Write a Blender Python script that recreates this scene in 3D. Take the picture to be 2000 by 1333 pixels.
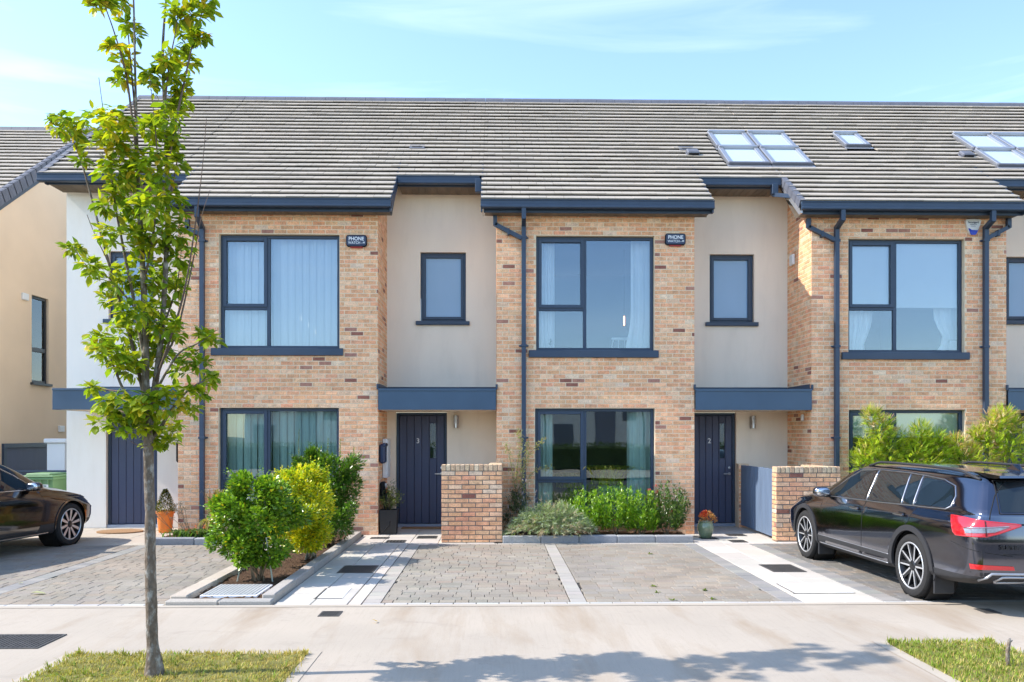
import bpy, bmesh, math, random
import numpy as np
from mathutils import Vector, Matrix, Quaternion
from mathutils.bvhtree import BVHTree
from mathutils.geometry import delaunay_2d_cdt

for o in list(bpy.data.objects):
    bpy.data.objects.remove(o)
scene = bpy.context.scene
col = scene.collection
R = random.Random(11)
rad = math.radians

# ------------------------------------------------------------------ camera
EYE = 1.77
YAW = rad(1.2)
FPX = 1600.0          # focal length in pixels of the 2000 px wide photograph
HOR = 850.0           # horizon row
cam = bpy.data.cameras.new('camera')
cam.sensor_width = 36.0
cam.lens = 36.0 * FPX / 2000.0
cam.shift_y = (HOR - 666.5) / 2000.0
cam.clip_start = 0.1
cam.clip_end = 3000
camo = bpy.data.objects.new('camera', cam)
camo.location = (0, 0, EYE)
camo.rotation_euler = (rad(90), 0, -YAW)
col.objects.link(camo)
scene.camera = camo

# ------------------------------------------------------------------ light
SUN_EL = rad(44)
SUN_DIR = Vector((math.cos(SUN_EL), 0.055, -math.sin(SUN_EL))).normalized()   # direction the light travels
SKY_STRENGTH = 0.15
SUN_STRENGTH = 2.1
EXPOSURE = 1.65
world = bpy.data.worlds.new('World')
scene.world = world
world.use_nodes = True
wn = world.node_tree
wn.nodes.clear()
w_out = wn.nodes.new('ShaderNodeOutputWorld')
w_bg = wn.nodes.new('ShaderNodeBackground')
w_bg.inputs['Strength'].default_value = SKY_STRENGTH
w_sky = wn.nodes.new('ShaderNodeTexSky')
w_sky.sky_type = 'NISHITA'
w_sky.sun_disc = False
w_sky.sun_elevation = SUN_EL
w_sky.sun_rotation = rad(-90)      # the sun stands to the left, over -X
w_sky.altitude = 0
w_sky.air_density = 1.0
w_sky.dust_density = 0.35
w_sky.ozone_density = 1.0
w_tc = wn.nodes.new('ShaderNodeTexCoord')
w_map = wn.nodes.new('ShaderNodeMapping')
w_map.inputs['Scale'].default_value = (1.1, 1.6, 11.0)
w_map.inputs['Rotation'].default_value = (0, rad(4), 0)
w_map.inputs['Location'].default_value = (0.9, 0.35, 0.4)
w_no = wn.nodes.new('ShaderNodeTexNoise')
w_no.inputs['Scale'].default_value = 1.7
w_no.inputs['Detail'].default_value = 7
w_no.inputs['Roughness'].default_value = 0.55
w_no.inputs['Distortion'].default_value = 0.6
w_ramp = wn.nodes.new('ShaderNodeValToRGB')
w_ramp.color_ramp.elements[0].position = 0.5
w_ramp.color_ramp.elements[0].color = (0, 0, 0, 1)
w_ramp.color_ramp.elements[1].position = 0.86
w_ramp.color_ramp.elements[1].color = (0.22, 0.22, 0.22, 1)
w_mix = wn.nodes.new('ShaderNodeMix')
w_mix.data_type = 'RGBA'
w_mix.inputs['B'].default_value = (5.6, 5.9, 6.2, 1)
wn.links.new(w_tc.outputs['Generated'], w_map.inputs['Vector'])
wn.links.new(w_map.outputs['Vector'], w_no.inputs['Vector'])
wn.links.new(w_no.outputs['Fac'], w_ramp.inputs['Fac'])
wn.links.new(w_ramp.outputs['Color'], w_mix.inputs['Factor'])
w_tint = wn.nodes.new('ShaderNodeVectorMath')
w_tint.operation = 'MULTIPLY'
w_tint.inputs[1].default_value = (0.78, 0.825, 0.865)
wn.links.new(w_sky.outputs['Color'], w_tint.inputs[0])
wn.links.new(w_tint.outputs['Vector'], w_mix.inputs['A'])
wn.links.new(w_mix.outputs['Result'], w_bg.inputs['Color'])
wn.links.new(w_bg.outputs['Background'], w_out.inputs['Surface'])

sun = bpy.data.lights.new('sun', 'SUN')
sun.energy = SUN_STRENGTH
sun.angle = rad(0.5)
sun.color = (1.0, 0.94, 0.86)
suno = bpy.data.objects.new('sun', sun)
suno.rotation_euler = SUN_DIR.to_track_quat('-Z', 'Y').to_euler()
suno.location = (-20, 0, 20)
col.objects.link(suno)

vs = scene.view_settings
vs.view_transform = 'Standard'
vs.look = 'None'
vs.exposure = EXPOSURE
vs.gamma = 1.0
vs.use_curve_mapping = False
try:
    scene.cycles.max_bounces = 8
    scene.cycles.diffuse_bounces = 4
    scene.cycles.glossy_bounces = 4
    scene.cycles.transparent_max_bounces = 16
    scene.cycles.caustics_reflective = False
    scene.cycles.caustics_refractive = False
    scene.cycles.sample_clamp_indirect = 6.0
except Exception:
    pass

# ------------------------------------------------------------------ layout helpers (photo pixel -> metres on a known plane)
def PX(px, Y):
    return Y * math.tan(math.atan((px - 1000.0) / FPX) + YAW)
def PZ(py, X, Y):
    zc = Y * math.cos(YAW) + X * math.sin(YAW)
    return EYE + (HOR - py) * zc / FPX
def PZX(py, px, Y):
    return PZ(py, PX(px, Y), Y)
def G(px, py):
    zc = EYE * FPX / (py - HOR)
    xc = (px - 1000.0) / FPX * zc
    return (xc * math.cos(YAW) + zc * math.sin(YAW), zc * math.cos(YAW) - xc * math.sin(YAW))

# ------------------------------------------------------------------ materials
MATS = {}
def new_mat(name):
    m = bpy.data.materials.new(name)
    m.use_nodes = True
    m.node_tree.nodes.clear()
    MATS[name] = m
    return m, m.node_tree

def mat(name, color=(0.5, 0.5, 0.5), rough=0.6, metal=0.0, spec=0.5, var=0.0, vscale=3.0, fine=0.0, fscale=60.0,
        bump=0.0, bscale=40.0, tone=False, coat=0.0, stretch=(1, 1, 1), stain=None, stain_scale=1.0, stain_amt=0.0,
        emit=None, estr=0.0, rvar=0.0, coords='world', trans=0.0, bdist=0.01):
    """Principled material: base colour (optionally times the 'tone' attribute), broad and fine noise in colour, bump."""
    m, nt = new_mat(name)
    N = nt.nodes.new
    L = nt.links.new
    out = N('ShaderNodeOutputMaterial')
    b = N('ShaderNodeBsdfPrincipled')
    L(b.outputs[0], out.inputs['Surface'])
    b.inputs['Roughness'].default_value = rough
    b.inputs['Metallic'].default_value = metal
    b.inputs['Specular IOR Level'].default_value = spec
    b.inputs['Coat Weight'].default_value = coat
    b.inputs['Coat Roughness'].default_value = 0.04
    if trans:
        b.inputs['Transmission Weight'].default_value = trans
    if emit:
        b.inputs['Emission Color'].default_value = (*emit, 1)
        b.inputs['Emission Strength'].default_value = estr
    if coords == 'world':
        g = N('ShaderNodeNewGeometry')
        src = g.outputs['Position']
    else:
        g = N('ShaderNodeTexCoord')
        src = g.outputs['Object']
    mp = N('ShaderNodeMapping')
    mp.inputs['Scale'].default_value = stretch
    L(src, mp.inputs['Vector'])
    vec = mp.outputs['Vector']
    if tone:
        a = N('ShaderNodeAttribute')
        a.attribute_name = 'tone'
        c = a.outputs['Color']
    else:
        rgb = N('ShaderNodeRGB')
        rgb.outputs[0].default_value = (*color, 1)
        c = rgb.outputs[0]
    def modulate(c, scale, amt, detail):
        no = N('ShaderNodeTexNoise')
        no.inputs['Scale'].default_value = scale
        no.inputs['Detail'].default_value = detail
        L(vec, no.inputs['Vector'])
        mr = N('ShaderNodeMapRange')
        mr.inputs['From Min'].default_value = 0.25
        mr.inputs['From Max'].default_value = 0.75
        mr.inputs['To Min'].default_value = 1 - amt
        mr.inputs['To Max'].default_value = 1 + amt
        L(no.outputs['Fac'], mr.inputs['Value'])
        vm = N('ShaderNodeVectorMath')
        vm.operation = 'SCALE'
        L(c, vm.inputs[0])
        L(mr.outputs['Result'], vm.inputs['Scale'])
        return vm.outputs['Vector']
    if var:
        c = modulate(c, vscale, var, 5)
    if fine:
        c = modulate(c, fscale, fine, 3)
    if stain is not None and stain_amt:
        no = N('ShaderNodeTexNoise')
        no.inputs['Scale'].default_value = stain_scale
        no.inputs['Detail'].default_value = 8
        no.inputs['Roughness'].default_value = 0.65
        L(vec, no.inputs['Vector'])
        rp = N('ShaderNodeValToRGB')
        rp.color_ramp.elements[0].position = 0.5
        rp.color_ramp.elements[0].color = (0, 0, 0, 1)
        rp.color_ramp.elements[1].position = 0.78
        rp.color_ramp.elements[1].color = (stain_amt,) * 3 + (1,)
        L(no.outputs['Fac'], rp.inputs['Fac'])
        mx = N('ShaderNodeMix')
        mx.data_type = 'RGBA'
        L(rp.outputs['Color'], mx.inputs['Factor'])
        L(c, mx.inputs['A'])
        mx.inputs['B'].default_value = (*stain, 1)
        c = mx.outputs['Result']
    L(c, b.inputs['Base Color'])
    if rvar:
        no = N('ShaderNodeTexNoise')
        no.inputs['Scale'].default_value = vscale * 2
        no.inputs['Detail'].default_value = 4
        L(vec, no.inputs['Vector'])
        mr = N('ShaderNodeMapRange')
        mr.inputs['To Min'].default_value = max(0.02, rough - rvar)
        mr.inputs['To Max'].default_value = min(1, rough + rvar)
        L(no.outputs['Fac'], mr.inputs['Value'])
        L(mr.outputs['Result'], b.inputs['Roughness'])
    if bump:
        no = N('ShaderNodeTexNoise')
        no.inputs['Scale'].default_value = bscale
        no.inputs['Detail'].default_value = 5
        L(vec, no.inputs['Vector'])
        bp = N('ShaderNodeBump')
        bp.inputs['Strength'].default_value = bump
        bp.inputs['Distance'].default_value = bdist
        L(no.outputs['Fac'], bp.inputs['Height'])
        L(bp.outputs['Normal'], b.inputs['Normal'])
    return m

def leaf_mat(name, trans=0.4, rough=0.45, gloss=0.12):
    m, nt = new_mat(name)
    N = nt.nodes.new
    L = nt.links.new
    out = N('ShaderNodeOutputMaterial')
    a = N('ShaderNodeAttribute')
    a.attribute_name = 'tone'
    g = N('ShaderNodeNewGeometry')
    no = N('ShaderNodeTexNoise')
    no.inputs['Scale'].default_value = 9
    L(g.outputs['Position'], no.inputs['Vector'])
    mr = N('ShaderNodeMapRange')
    mr.inputs['To Min'].default_value = 0.75
    mr.inputs['To Max'].default_value = 1.25
    L(no.outputs['Fac'], mr.inputs['Value'])
    vm = N('ShaderNodeVectorMath')
    vm.operation = 'SCALE'
    L(a.outputs['Color'], vm.inputs[0])
    L(mr.outputs['Result'], vm.inputs['Scale'])
    d = N('ShaderNodeBsdfPrincipled')
    d.inputs['Roughness'].default_value = rough
    d.inputs['Specular IOR Level'].default_value = gloss * 3
    t = N('ShaderNodeBsdfTranslucent')
    tm = N('ShaderNodeVectorMath')
    tm.operation = 'MULTIPLY'
    tm.inputs[1].default_value = (1.25, 1.35, 0.5)
    L(vm.outputs['Vector'], d.inputs['Base Color'])
    L(vm.outputs['Vector'], tm.inputs[0])
    L(tm.outputs['Vector'], t.inputs['Color'])
    mx = N('ShaderNodeMixShader')
    mx.inputs['Fac'].default_value = trans
    L(d.outputs[0], mx.inputs[1])
    L(t.outputs[0], mx.inputs[2])
    L(mx.outputs[0], out.inputs['Surface'])
    return m

def glass_mat(name, tint=(0.86, 0.95, 0.93), base=0.2, refl=(0.95, 0.97, 1.0), rough=0.0, wave=0.0):
    m, nt = new_mat(name)
    N = nt.nodes.new
    L = nt.links.new
    out = N('ShaderNodeOutputMaterial')
    t = N('ShaderNodeBsdfTransparent')
    t.inputs['Color'].default_value = (*tint, 1)
    gl = N('ShaderNodeBsdfGlossy')
    gl.inputs['Color'].default_value = (*refl, 1)
    gl.inputs['Roughness'].default_value = rough
    fr = N('ShaderNodeFresnel')
    fr.inputs['IOR'].default_value = 1.5
    ad = N('ShaderNodeMath')
    ad.operation = 'ADD'
    ad.use_clamp = True
    ad.inputs[1].default_value = base
    L(fr.outputs[0], ad.inputs[0])
    mx = N('ShaderNodeMixShader')
    L(ad.outputs[0], mx.inputs['Fac'])
    L(t.outputs[0], mx.inputs[1])
    L(gl.outputs[0], mx.inputs[2])
    if wave:
        g = N('ShaderNodeNewGeometry')
        no = N('ShaderNodeTexNoise')
        no.inputs['Scale'].default_value = 1.6
        no.inputs['Detail'].default_value = 1
        L(g.outputs['Position'], no.inputs['Vector'])
        bp = N('ShaderNodeBump')
        bp.inputs['Strength'].default_value = wave
        bp.inputs['Distance'].default_value = 0.02
        L(no.outputs['Fac'], bp.inputs['Height'])
        L(bp.outputs['Normal'], gl.inputs['Normal'])
    L(mx.outputs[0], out.inputs['Surface'])
    return m

mat('brick', rough=0.9, spec=0.2, tone=True, var=0.20, vscale=11, fine=0.26, fscale=60, bump=0.7, bscale=90, bdist=0.006,
    stain=(0.30, 0.15, 0.10), stain_scale=13, stain_amt=0.55)
mat('mortar', (0.84, 0.675, 0.48), 0.95, spec=0.1, var=0.12, vscale=4, fine=0.15, fscale=90, bump=0.4, bscale=140)
mat('mortar_grey', (0.20, 0.18, 0.155), 0.95, spec=0.1, var=0.2, vscale=6, fine=0.15, fscale=90, bump=0.4, bscale=140)
mat('render', (0.92, 0.81, 0.665), 0.92, spec=0.15, var=0.05, vscale=1.1, fine=0.04, fscale=220, bump=0.15, bscale=260,
    stain=(0.66, 0.57, 0.45), stain_scale=1.9, stain_amt=0.26, stretch=(2.0, 1, .45))
mat('render_sunlit', (0.88, 0.83, 0.75), 0.92, spec=0.15, var=0.05, vscale=1.1, fine=0.04, fscale=220, bump=0.15, bscale=260,
    stain=(0.70, 0.62, 0.49), stain_scale=1.7, stain_amt=0.28, stretch=(2.0, 1, .45))  # same cream render, its colour brightened to stand for grazing sun
mat('render_peach_bounce', (0.80, 0.62, 0.44), 0.92, spec=0.15, var=0.06, vscale=0.9, fine=0.04, fscale=200, bump=0.15, bscale=260)  # peach warmth of sunlight bounced off the end wall is put into this colour
mat('navy', (0.030, 0.052, 0.092), 0.42, spec=0.5, var=0.10, vscale=5, rvar=0.08)
mat('navy_light', (0.052, 0.095, 0.152), 0.38, spec=0.5, var=0.10, vscale=2.2, rvar=0.1)
mat('door_navy', (0.064, 0.078, 0.135), 0.5, spec=0.4, var=0.08, vscale=6, fine=0.06, fscale=150, bump=0.12, bscale=120, stretch=(1, 1, 0.15))
mat('gate_paint', (0.135, 0.185, 0.27), 0.55, spec=0.4, var=0.12, vscale=7, stretch=(1, 1, 0.2))
mat('anthracite', (0.035, 0.038, 0.045), 0.45, var=0.1, vscale=5)
mat('black', (0.012, 0.012, 0.013), 0.7, spec=0.3)
mat('roof_tile', rough=0.88, spec=0.2, tone=True, var=0.10, vscale=1.2, fine=0.10, fscale=60, bump=0.4, bscale=120,
    stain=(0.30, 0.29, 0.24), stain_scale=1.1, stain_amt=0.15)
mat('roof_deck', (0.03, 0.028, 0.026), 0.95)
mat('verge_tile', (0.12, 0.125, 0.15), 0.7, var=0.15, vscale=5, fine=0.1)
mat('soffit', (0.16, 0.125, 0.09), 0.7, var=0.3, vscale=7, stretch=(1, 0.2, 1))
def concrete_mat():
    m, nt = new_mat('concrete')
    N, L = nt.nodes.new, nt.links.new
    out = N('ShaderNodeOutputMaterial')
    b = N('ShaderNodeBsdfPrincipled')
    b.inputs['Roughness'].default_value = 0.92
    b.inputs['Specular IOR Level'].default_value = 0.2
    L(b.outputs[0], out.inputs['Surface'])
    g = N('ShaderNodeNewGeometry')
    def noise(scale, stretch, detail=5, rough=.55, dist=0.0):
        mp = N('ShaderNodeMapping'); mp.inputs['Scale'].default_value = stretch
        L(g.outputs['Position'], mp.inputs['Vector'])
        n = N('ShaderNodeTexNoise')
        n.inputs['Scale'].default_value = scale; n.inputs['Detail'].default_value = detail
        n.inputs['Roughness'].default_value = rough; n.inputs['Distortion'].default_value = dist
        L(mp.outputs['Vector'], n.inputs['Vector'])
        return n.outputs['Fac']
    def ramp(v, a, b_, lo, hi):
        r = N('ShaderNodeMapRange')
        r.inputs['From Min'].default_value = a; r.inputs['From Max'].default_value = b_
        r.inputs['To Min'].default_value = lo; r.inputs['To Max'].default_value = hi
        L(v, r.inputs['Value'])
        return r.outputs['Result']
    def mix(fac, c, col_):
        x = N('ShaderNodeMix'); x.data_type = 'RGBA'
        L(fac, x.inputs['Factor'])
        if isinstance(c, tuple): x.inputs['A'].default_value = (*c, 1)
        else: L(c, x.inputs['A'])
        x.inputs['B'].default_value = (*col_, 1)
        return x.outputs['Result']
    c = mix(ramp(noise(.55, (1, 1, 1), 4), .35, .65, 0, 1), (0.475, 0.405, 0.325), (0.41, 0.352, 0.285))
    c = mix(ramp(noise(1.3, (1.5, .30, 1), 6, .6, .4), .50, .72, 0, .75), c, (0.33, 0.245, 0.165))
    c = mix(ramp(noise(2.4, (.7, 1.0, 1), 7, .7, .8), .56, .74, 0, .55), c, (0.30, 0.255, 0.21))
    c = mix(ramp(noise(9.0, (5.0, .22, 1), 3), .50, .80, 0, .35), c, (0.34, 0.29, 0.235))
    c = mix(ramp(noise(46, (1, 1, 1), 2), .66, .74, 0, .55), c, (0.22, 0.185, 0.15))
    c = mix(ramp(noise(120, (1, 1, 1), 2), .52, .70, 0, .30), c, (0.30, 0.26, 0.215))
    L(c, b.inputs['Base Color'])
    bp = N('ShaderNodeBump'); bp.inputs['Strength'].default_value = .35; bp.inputs['Distance'].default_value = .006
    L(noise(60, (3.0, .6, 1), 4), bp.inputs['Height'])
    L(bp.outputs['Normal'], b.inputs['Normal'])
concrete_mat()
mat('concrete_edge', (0.45, 0.388, 0.312), 0.9, spec=0.2, var=0.08, vscale=1.5, fine=0.05, fscale=90, bump=0.15, bscale=150)
mat('slab', tone=True, rough=0.88, spec=0.2, var=0.07, vscale=2.5, fine=0.07, fscale=90, bump=0.2, bscale=160)
mat('paver', tone=True, rough=0.93, spec=0.15, var=0.15, vscale=1.3, fine=0.16, fscale=75, bump=0.5, bscale=110,
    stain=(0.22, 0.20, 0.17), stain_scale=1.1, stain_amt=0.35)
mat('joint', (0.055, 0.05, 0.045), 0.95, var=0.25, vscale=8)
mat('joint_pale', (0.30, 0.28, 0.25), 0.95, var=0.25, vscale=8)
mat('kerb', tone=True, rough=0.9, spec=0.2, var=0.10, vscale=3, fine=0.32, fscale=130, bump=0.3, bscale=150)
mat('soil', (0.115, 0.072, 0.048), 1.0, spec=0.05, var=0.35, vscale=9, fine=0.4, fscale=60, bump=1.0, bscale=50, bdist=0.03)
mat('turf', (0.20, 0.185, 0.065), 1.0, spec=0.05, var=0.35, vscale=5, fine=0.3, fscale=70, bump=0.8, bscale=80)
mat('asphalt', (0.075, 0.073, 0.070), 0.92, var=0.15, vscale=2, fine=0.3, fscale=120, bump=0.4, bscale=180)
mat('ground', (0.16, 0.17, 0.09), 1.0, var=0.3, vscale=0.2)
mat('iron', (0.095, 0.090, 0.085), 0.6, metal=0.3, var=0.25, vscale=12, fine=0.2, bump=0.3, bscale=120)
mat('steel', (0.55, 0.55, 0.56), 0.28, metal=1.0, var=0.08, vscale=8)
mat('chrome', (0.75, 0.76, 0.78), 0.12, metal=1.0)
mat('white_plastic', (0.78, 0.78, 0.77), 0.45)
mat('white_metal', (0.72, 0.73, 0.76), 0.5, var=0.04)
mat('threshold', (0.34, 0.40, 0.50), 0.35, metal=0.3)
mat('coir', (0.38, 0.22, 0.11), 1.0, fine=0.35, fscale=120, bump=1.0, bscale=180)
mat('interior', (0.17, 0.165, 0.16), 0.9)
mat('blind', (0.82, 0.85, 0.86), 0.75, var=0.02)
mat('curtain', (0.78, 0.80, 0.80), 0.85, var=0.05, vscale=4)
mat('frosted', (0.27, 0.42, 0.60), 0.20, spec=0.6, var=0.05, vscale=1.0)
mat('bark', (0.165, 0.125, 0.092), 0.95, spec=0.15, var=0.28, vscale=9, fine=0.3, fscale=55, bump=1.0, bscale=45, bdist=0.012,
    stain=(0.60, 0.58, 0.52), stain_scale=22, stain_amt=0.8, stretch=(1, 1, 0.55))
mat('twig', (0.15, 0.10, 0.075), 0.9, var=0.2, vscale=20)
mat('stem', (0.22, 0.165, 0.10), 0.9, var=0.3, vscale=20)
mat('cane', (0.42, 0.45, 0.36), 0.7, var=0.1)
mat('terracotta', (0.80, 0.235, 0.040), 0.55, var=0.06, vscale=6)
mat('glaze', (0.20, 0.25, 0.145), 0.18, spec=0.6, var=0.3, vscale=10, coat=0.5)
mat('planter', (0.022, 0.021, 0.022), 0.5, var=0.2, vscale=9)
mat('bin_green', (0.135, 0.255, 0.115), 0.5, var=0.08, vscale=5)
mat('sticker_green', (0.04, 0.33, 0.24), 0.5)
mat('sticker_blue', (0.10, 0.42, 0.66), 0.5)
mat('alarm_navy', (0.018, 0.030, 0.075), 0.35)
mat('alarm_red', (0.35, 0.012, 0.01), 0.3)
mat('alarm_blue', (0.010, 0.035, 0.42), 0.25)
mat('ink', (0.04, 0.06, 0.11), 0.6)
mat('white_ink', (0.85, 0.86, 0.88), 0.5)
mat('orange_plastic', (0.85, 0.16, 0.03), 0.4)
mat('bulb', (1, 0.7, 0.45), 0.3, emit=(1.0, 0.36, 0.14), estr=2.2)
mat('pot_sage', (0.36, 0.44, 0.22), 0.5, var=0.08)
mat('opp_white', (0.72, 0.70, 0.66), 0.9, var=0.05)
mat('opp_grey', (0.20, 0.205, 0.245), 0.8, var=0.05)
mat('opp_roof', (0.10, 0.095, 0.09), 0.9, var=0.15)
mat('opp_glass', (0.15, 0.17, 0.20), 0.25)
mat('opp_tree', (0.055, 0.085, 0.025), 0.9, var=0.4, vscale=2)
mat('dark_glass', (0.012, 0.015, 0.018), 0.02, spec=0.6, coat=0.0)
mat('skylight_pane', (0.52, 0.62, 0.68), 0.05, spec=0.8, var=0.03)
# cars
mat('paint_black', (0.125, 0.13, 0.165), 0.13, metal=1.0, spec=0.5, coat=1.0, coords='object')
mat('paint_dark', (0.10, 0.092, 0.09), 0.13, metal=1.0, spec=0.5, coat=1.0, coords='object')
mat('car_plastic', (0.030, 0.030, 0.033), 0.62, spec=0.4, fine=0.1, fscale=200)
mat('tyre', (0.030, 0.029, 0.029), 0.85, spec=0.25, fine=0.2, fscale=80, bump=0.2, bscale=200)
mat('rim_dark', (0.035, 0.036, 0.040), 0.3, metal=0.6)
mat('rim_silver', (0.60, 0.60, 0.61), 0.35, metal=0.55)
mat('car_glass', (0.010, 0.016, 0.020), 0.015, spec=0.9)
mat('lamp_red', (0.55, 0.010, 0.018), 0.12, spec=0.7, coat=1.0)
mat('lamp_clear', (0.20, 0.20, 0.22), 0.12, spec=0.8, coat=1.0, var=0.4, vscale=30)
mat('trim_silver', (0.42, 0.43, 0.46), 0.35, metal=0.6)
mat('brake_disc', (0.25, 0.25, 0.25), 0.35, metal=0.9)

leaf_mat('leaf', 0.48)
leaf_mat('leaf_gloss', 0.30, 0.3, 0.2)
leaf_mat('leaf_dry', 0.25, 0.8, 0.05)
leaf_mat('petal', 0.3, 0.6, 0.08)
glass_mat('glass', tint=(0.84, 0.955, 0.93), base=0.05, wave=0.05)
glass_mat('glass_up', tint=(0.95, 0.975, 0.98), base=0.085, wave=0.04, refl=(0.74, 0.86, 1.0))
glass_mat('glass_clear', base=0.05)

# ------------------------------------------------------------------ objects
def unit(v):
    return Vector(v).normalized()

def setp(o, label=None, cat=None, group=None, kind=None):
    if label: o['label'] = label
    if cat: o['category'] = cat
    if group: o['group'] = group
    if kind: o['kind'] = kind
    return o

def thing(name, label, cat, loc=(0, 0, 0), group=None, rz=0.0):
    o = bpy.data.objects.new(name, None)
    o.empty_display_size = 0.1
    o.location = loc
    o.rotation_euler = (0, 0, rz)
    col.objects.link(o)
    return setp(o, label, cat, group)

def origin_of(p):
    v = Vector((0, 0, 0))
    while p is not None:
        v += Vector(p.location)
        p = p.parent
    return v

class MB:
    """Collects faces in world coordinates; build() links them as one mesh object under its parent."""
    def __init__(self):
        self.v, self.f, self.m, self.t = [], [], [], []
        self.tone = (1, 1, 1)
        self.mi = 0
    def add(self, verts, faces):
        n = len(self.v)
        self.v.extend([tuple(p) for p in verts])
        self.t.extend([self.tone] * len(verts))
        for f in faces:
            self.f.append(tuple(i + n for i in f))
            self.m.append(self.mi)
    def quad(self, a, b, c, d):
        self.add([a, b, c, d], [(0, 1, 2, 3)])
    def box(self, x0, x1, y0, y1, z0, z1, skip=''):
        vs_ = [(x0, y0, z0), (x1, y0, z0), (x1, y1, z0), (x0, y1, z0), (x0, y0, z1), (x1, y0, z1), (x1, y1, z1), (x0, y1, z1)]
        F = {'b': (3, 2, 1, 0), 't': (4, 5, 6, 7), 'f': (0, 1, 5, 4), 'k': (2, 3, 7, 6), 'r': (1, 2, 6, 5), 'l': (3, 0, 4, 7)}
        self.add(vs_, [F[k] for k in F if k not in skip])
    def bbox(self, x0, x1, y0, y1, z0, z1, c=0.006):
        """box with chamfered edges"""
        bm = bmesh.new()
        bmesh.ops.create_cube(bm, size=1.0)
        for v in bm.verts:
            v.co = Vector(((x0 + x1) / 2 + v.co.x * (x1 - x0), (y0 + y1) / 2 + v.co.y * (y1 - y0), (z0 + z1) / 2 + v.co.z * (z1 - z0)))
        c = min(c, 0.45 * min(x1 - x0, y1 - y0, z1 - z0))
        bmesh.ops.bevel(bm, geom=list(bm.edges), offset=c, segments=1, affect='EDGES')
        bm.verts.index_update()
        self.add([v.co.copy() for v in bm.verts], [tuple(v.index for v in f.verts) for f in bm.faces])
        bm.free()
    def prism(self, pts, axis, a, b):
        """closed polygon pts in the two other axes, extruded along axis from a to b"""
        n = len(pts)
        def P(p, h):
            return {'x': (h, p[0], p[1]), 'y': (p[0], h, p[1]), 'z': (p[0], p[1], h)}[axis]
        vs_ = [P(p, a) for p in pts] + [P(p, b) for p in pts]
        fs = [(i, (i + 1) % n, n + (i + 1) % n, n + i) for i in range(n)]
        fs += [tuple(range(n - 1, -1, -1)), tuple(range(n, 2 * n))]
        self.add(vs_, fs)
    def tube(self, pts, r, n=8, cap=True):
        pts = [Vector(p) for p in pts]
        if not isinstance(r, (list, tuple)):
            r = [r] * len(pts)
        rings = []
        up = None
        for i, p in enumerate(pts):
            d = (pts[min(i + 1, len(pts) - 1)] - pts[max(i - 1, 0)])
            if d.length < 1e-9:
                d = Vector((0, 0, 1))
            d.normalize()
            if up is None:
                up = Vector((1, 0, 0)) if abs(d.x) < 0.9 else Vector((0, 1, 0))
            a = d.cross(up)
            if a.length < 1e-6:
                a = d.cross(Vector((0, 1, 0.1)))
            a.normalize()
            b = d.cross(a).normalized()
            up = -b.cross(d).cross(d) if False else up
            rings.append([p + (a * math.cos(2 * math.pi * k / n) + b * math.sin(2 * math.pi * k / n)) * r[i] for k in range(n)])
        vs_ = [q for ring in rings for q in ring]
        fs = []
        for i in range(len(pts) - 1):
            for k in range(n):
                fs.append((i * n + k, i * n + (k + 1) % n, (i + 1) * n + (k + 1) % n, (i + 1) * n + k))
        if cap:
            fs.append(tuple(range(n - 1, -1, -1)))
            fs.append(tuple((len(pts) - 1) * n + k for k in range(n)))
        self.add(vs_, fs)
    def bar(self, pts, w, h=None):
        """square section bar along a polyline"""
        h = h or w
        pts = [Vector(p) for p in pts]
        rings = []
        for i, p in enumerate(pts):
            d = (pts[min(i + 1, len(pts) - 1)] - pts[max(i - 1, 0)]).normalized()
            a = Vector((0, 1, 0)) if abs(d.y) < 0.8 else Vector((0, 0, 1))
            s = d.cross(a).normalized()
            a = s.cross(d).normalized()
            rings.append([p + s * w / 2 + a * h / 2, p - s * w / 2 + a * h / 2, p - s * w / 2 - a * h / 2, p + s * w / 2 - a * h / 2])
        vs_ = [q for r_ in rings for q in r_]
        fs = [(i * 4 + k, i * 4 + (k + 1) % 4, i * 4 + 4 + (k + 1) % 4, i * 4 + 4 + k) for i in range(len(pts) - 1) for k in range(4)]
        fs += [(3, 2, 1, 0), tuple((len(pts) - 1) * 4 + k for k in range(4))]
        self.add(vs_, fs)
    def lathe(self, prof, c=(0, 0, 0), n=24, axis='z', arc=None):
        """profile [(r, h)] turned round an axis through c"""
        vs_, fs = [], []
        for (r, h) in prof:
            for k in range(n):
                a = 2 * math.pi * k / n
                u, w = r * math.cos(a), r * math.sin(a)
                p = {'z': (u, w, h), 'y': (u, h, w), 'x': (h, u, w)}[axis]
                vs_.append((c[0] + p[0], c[1] + p[1], c[2] + p[2]))
        for i in range(len(prof) - 1):
            for k in range(n):
                fs.append((i * n + k, i * n + (k + 1) % n, (i + 1) * n + (k + 1) % n, (i + 1) * n + k))
        self.add(vs_, fs)
    def build(self, name, mats, parent=None, smooth=False, tone=False, local=False, angle=None, kind=None):
        me = bpy.data.meshes.new(name)
        off = Vector((0, 0, 0)) if (parent is None or local) else origin_of(parent)
        if off.length:
            self.v = [(p[0] - off.x, p[1] - off.y, p[2] - off.z) for p in self.v]
        me.from_pydata(self.v, [], self.f)
        if not isinstance(mats, (list, tuple)):
            mats = [mats]
        for m in mats:
            me.materials.append(MATS[m])
        if len(mats) > 1:
            me.polygons.foreach_set('material_index', self.m)
        if tone:
            at = me.attributes.new('tone', 'FLOAT_COLOR', 'POINT')
            at.data.foreach_set('color', [c for t in self.t for c in (t[0], t[1], t[2], 1.0)])
        me.update()
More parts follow.
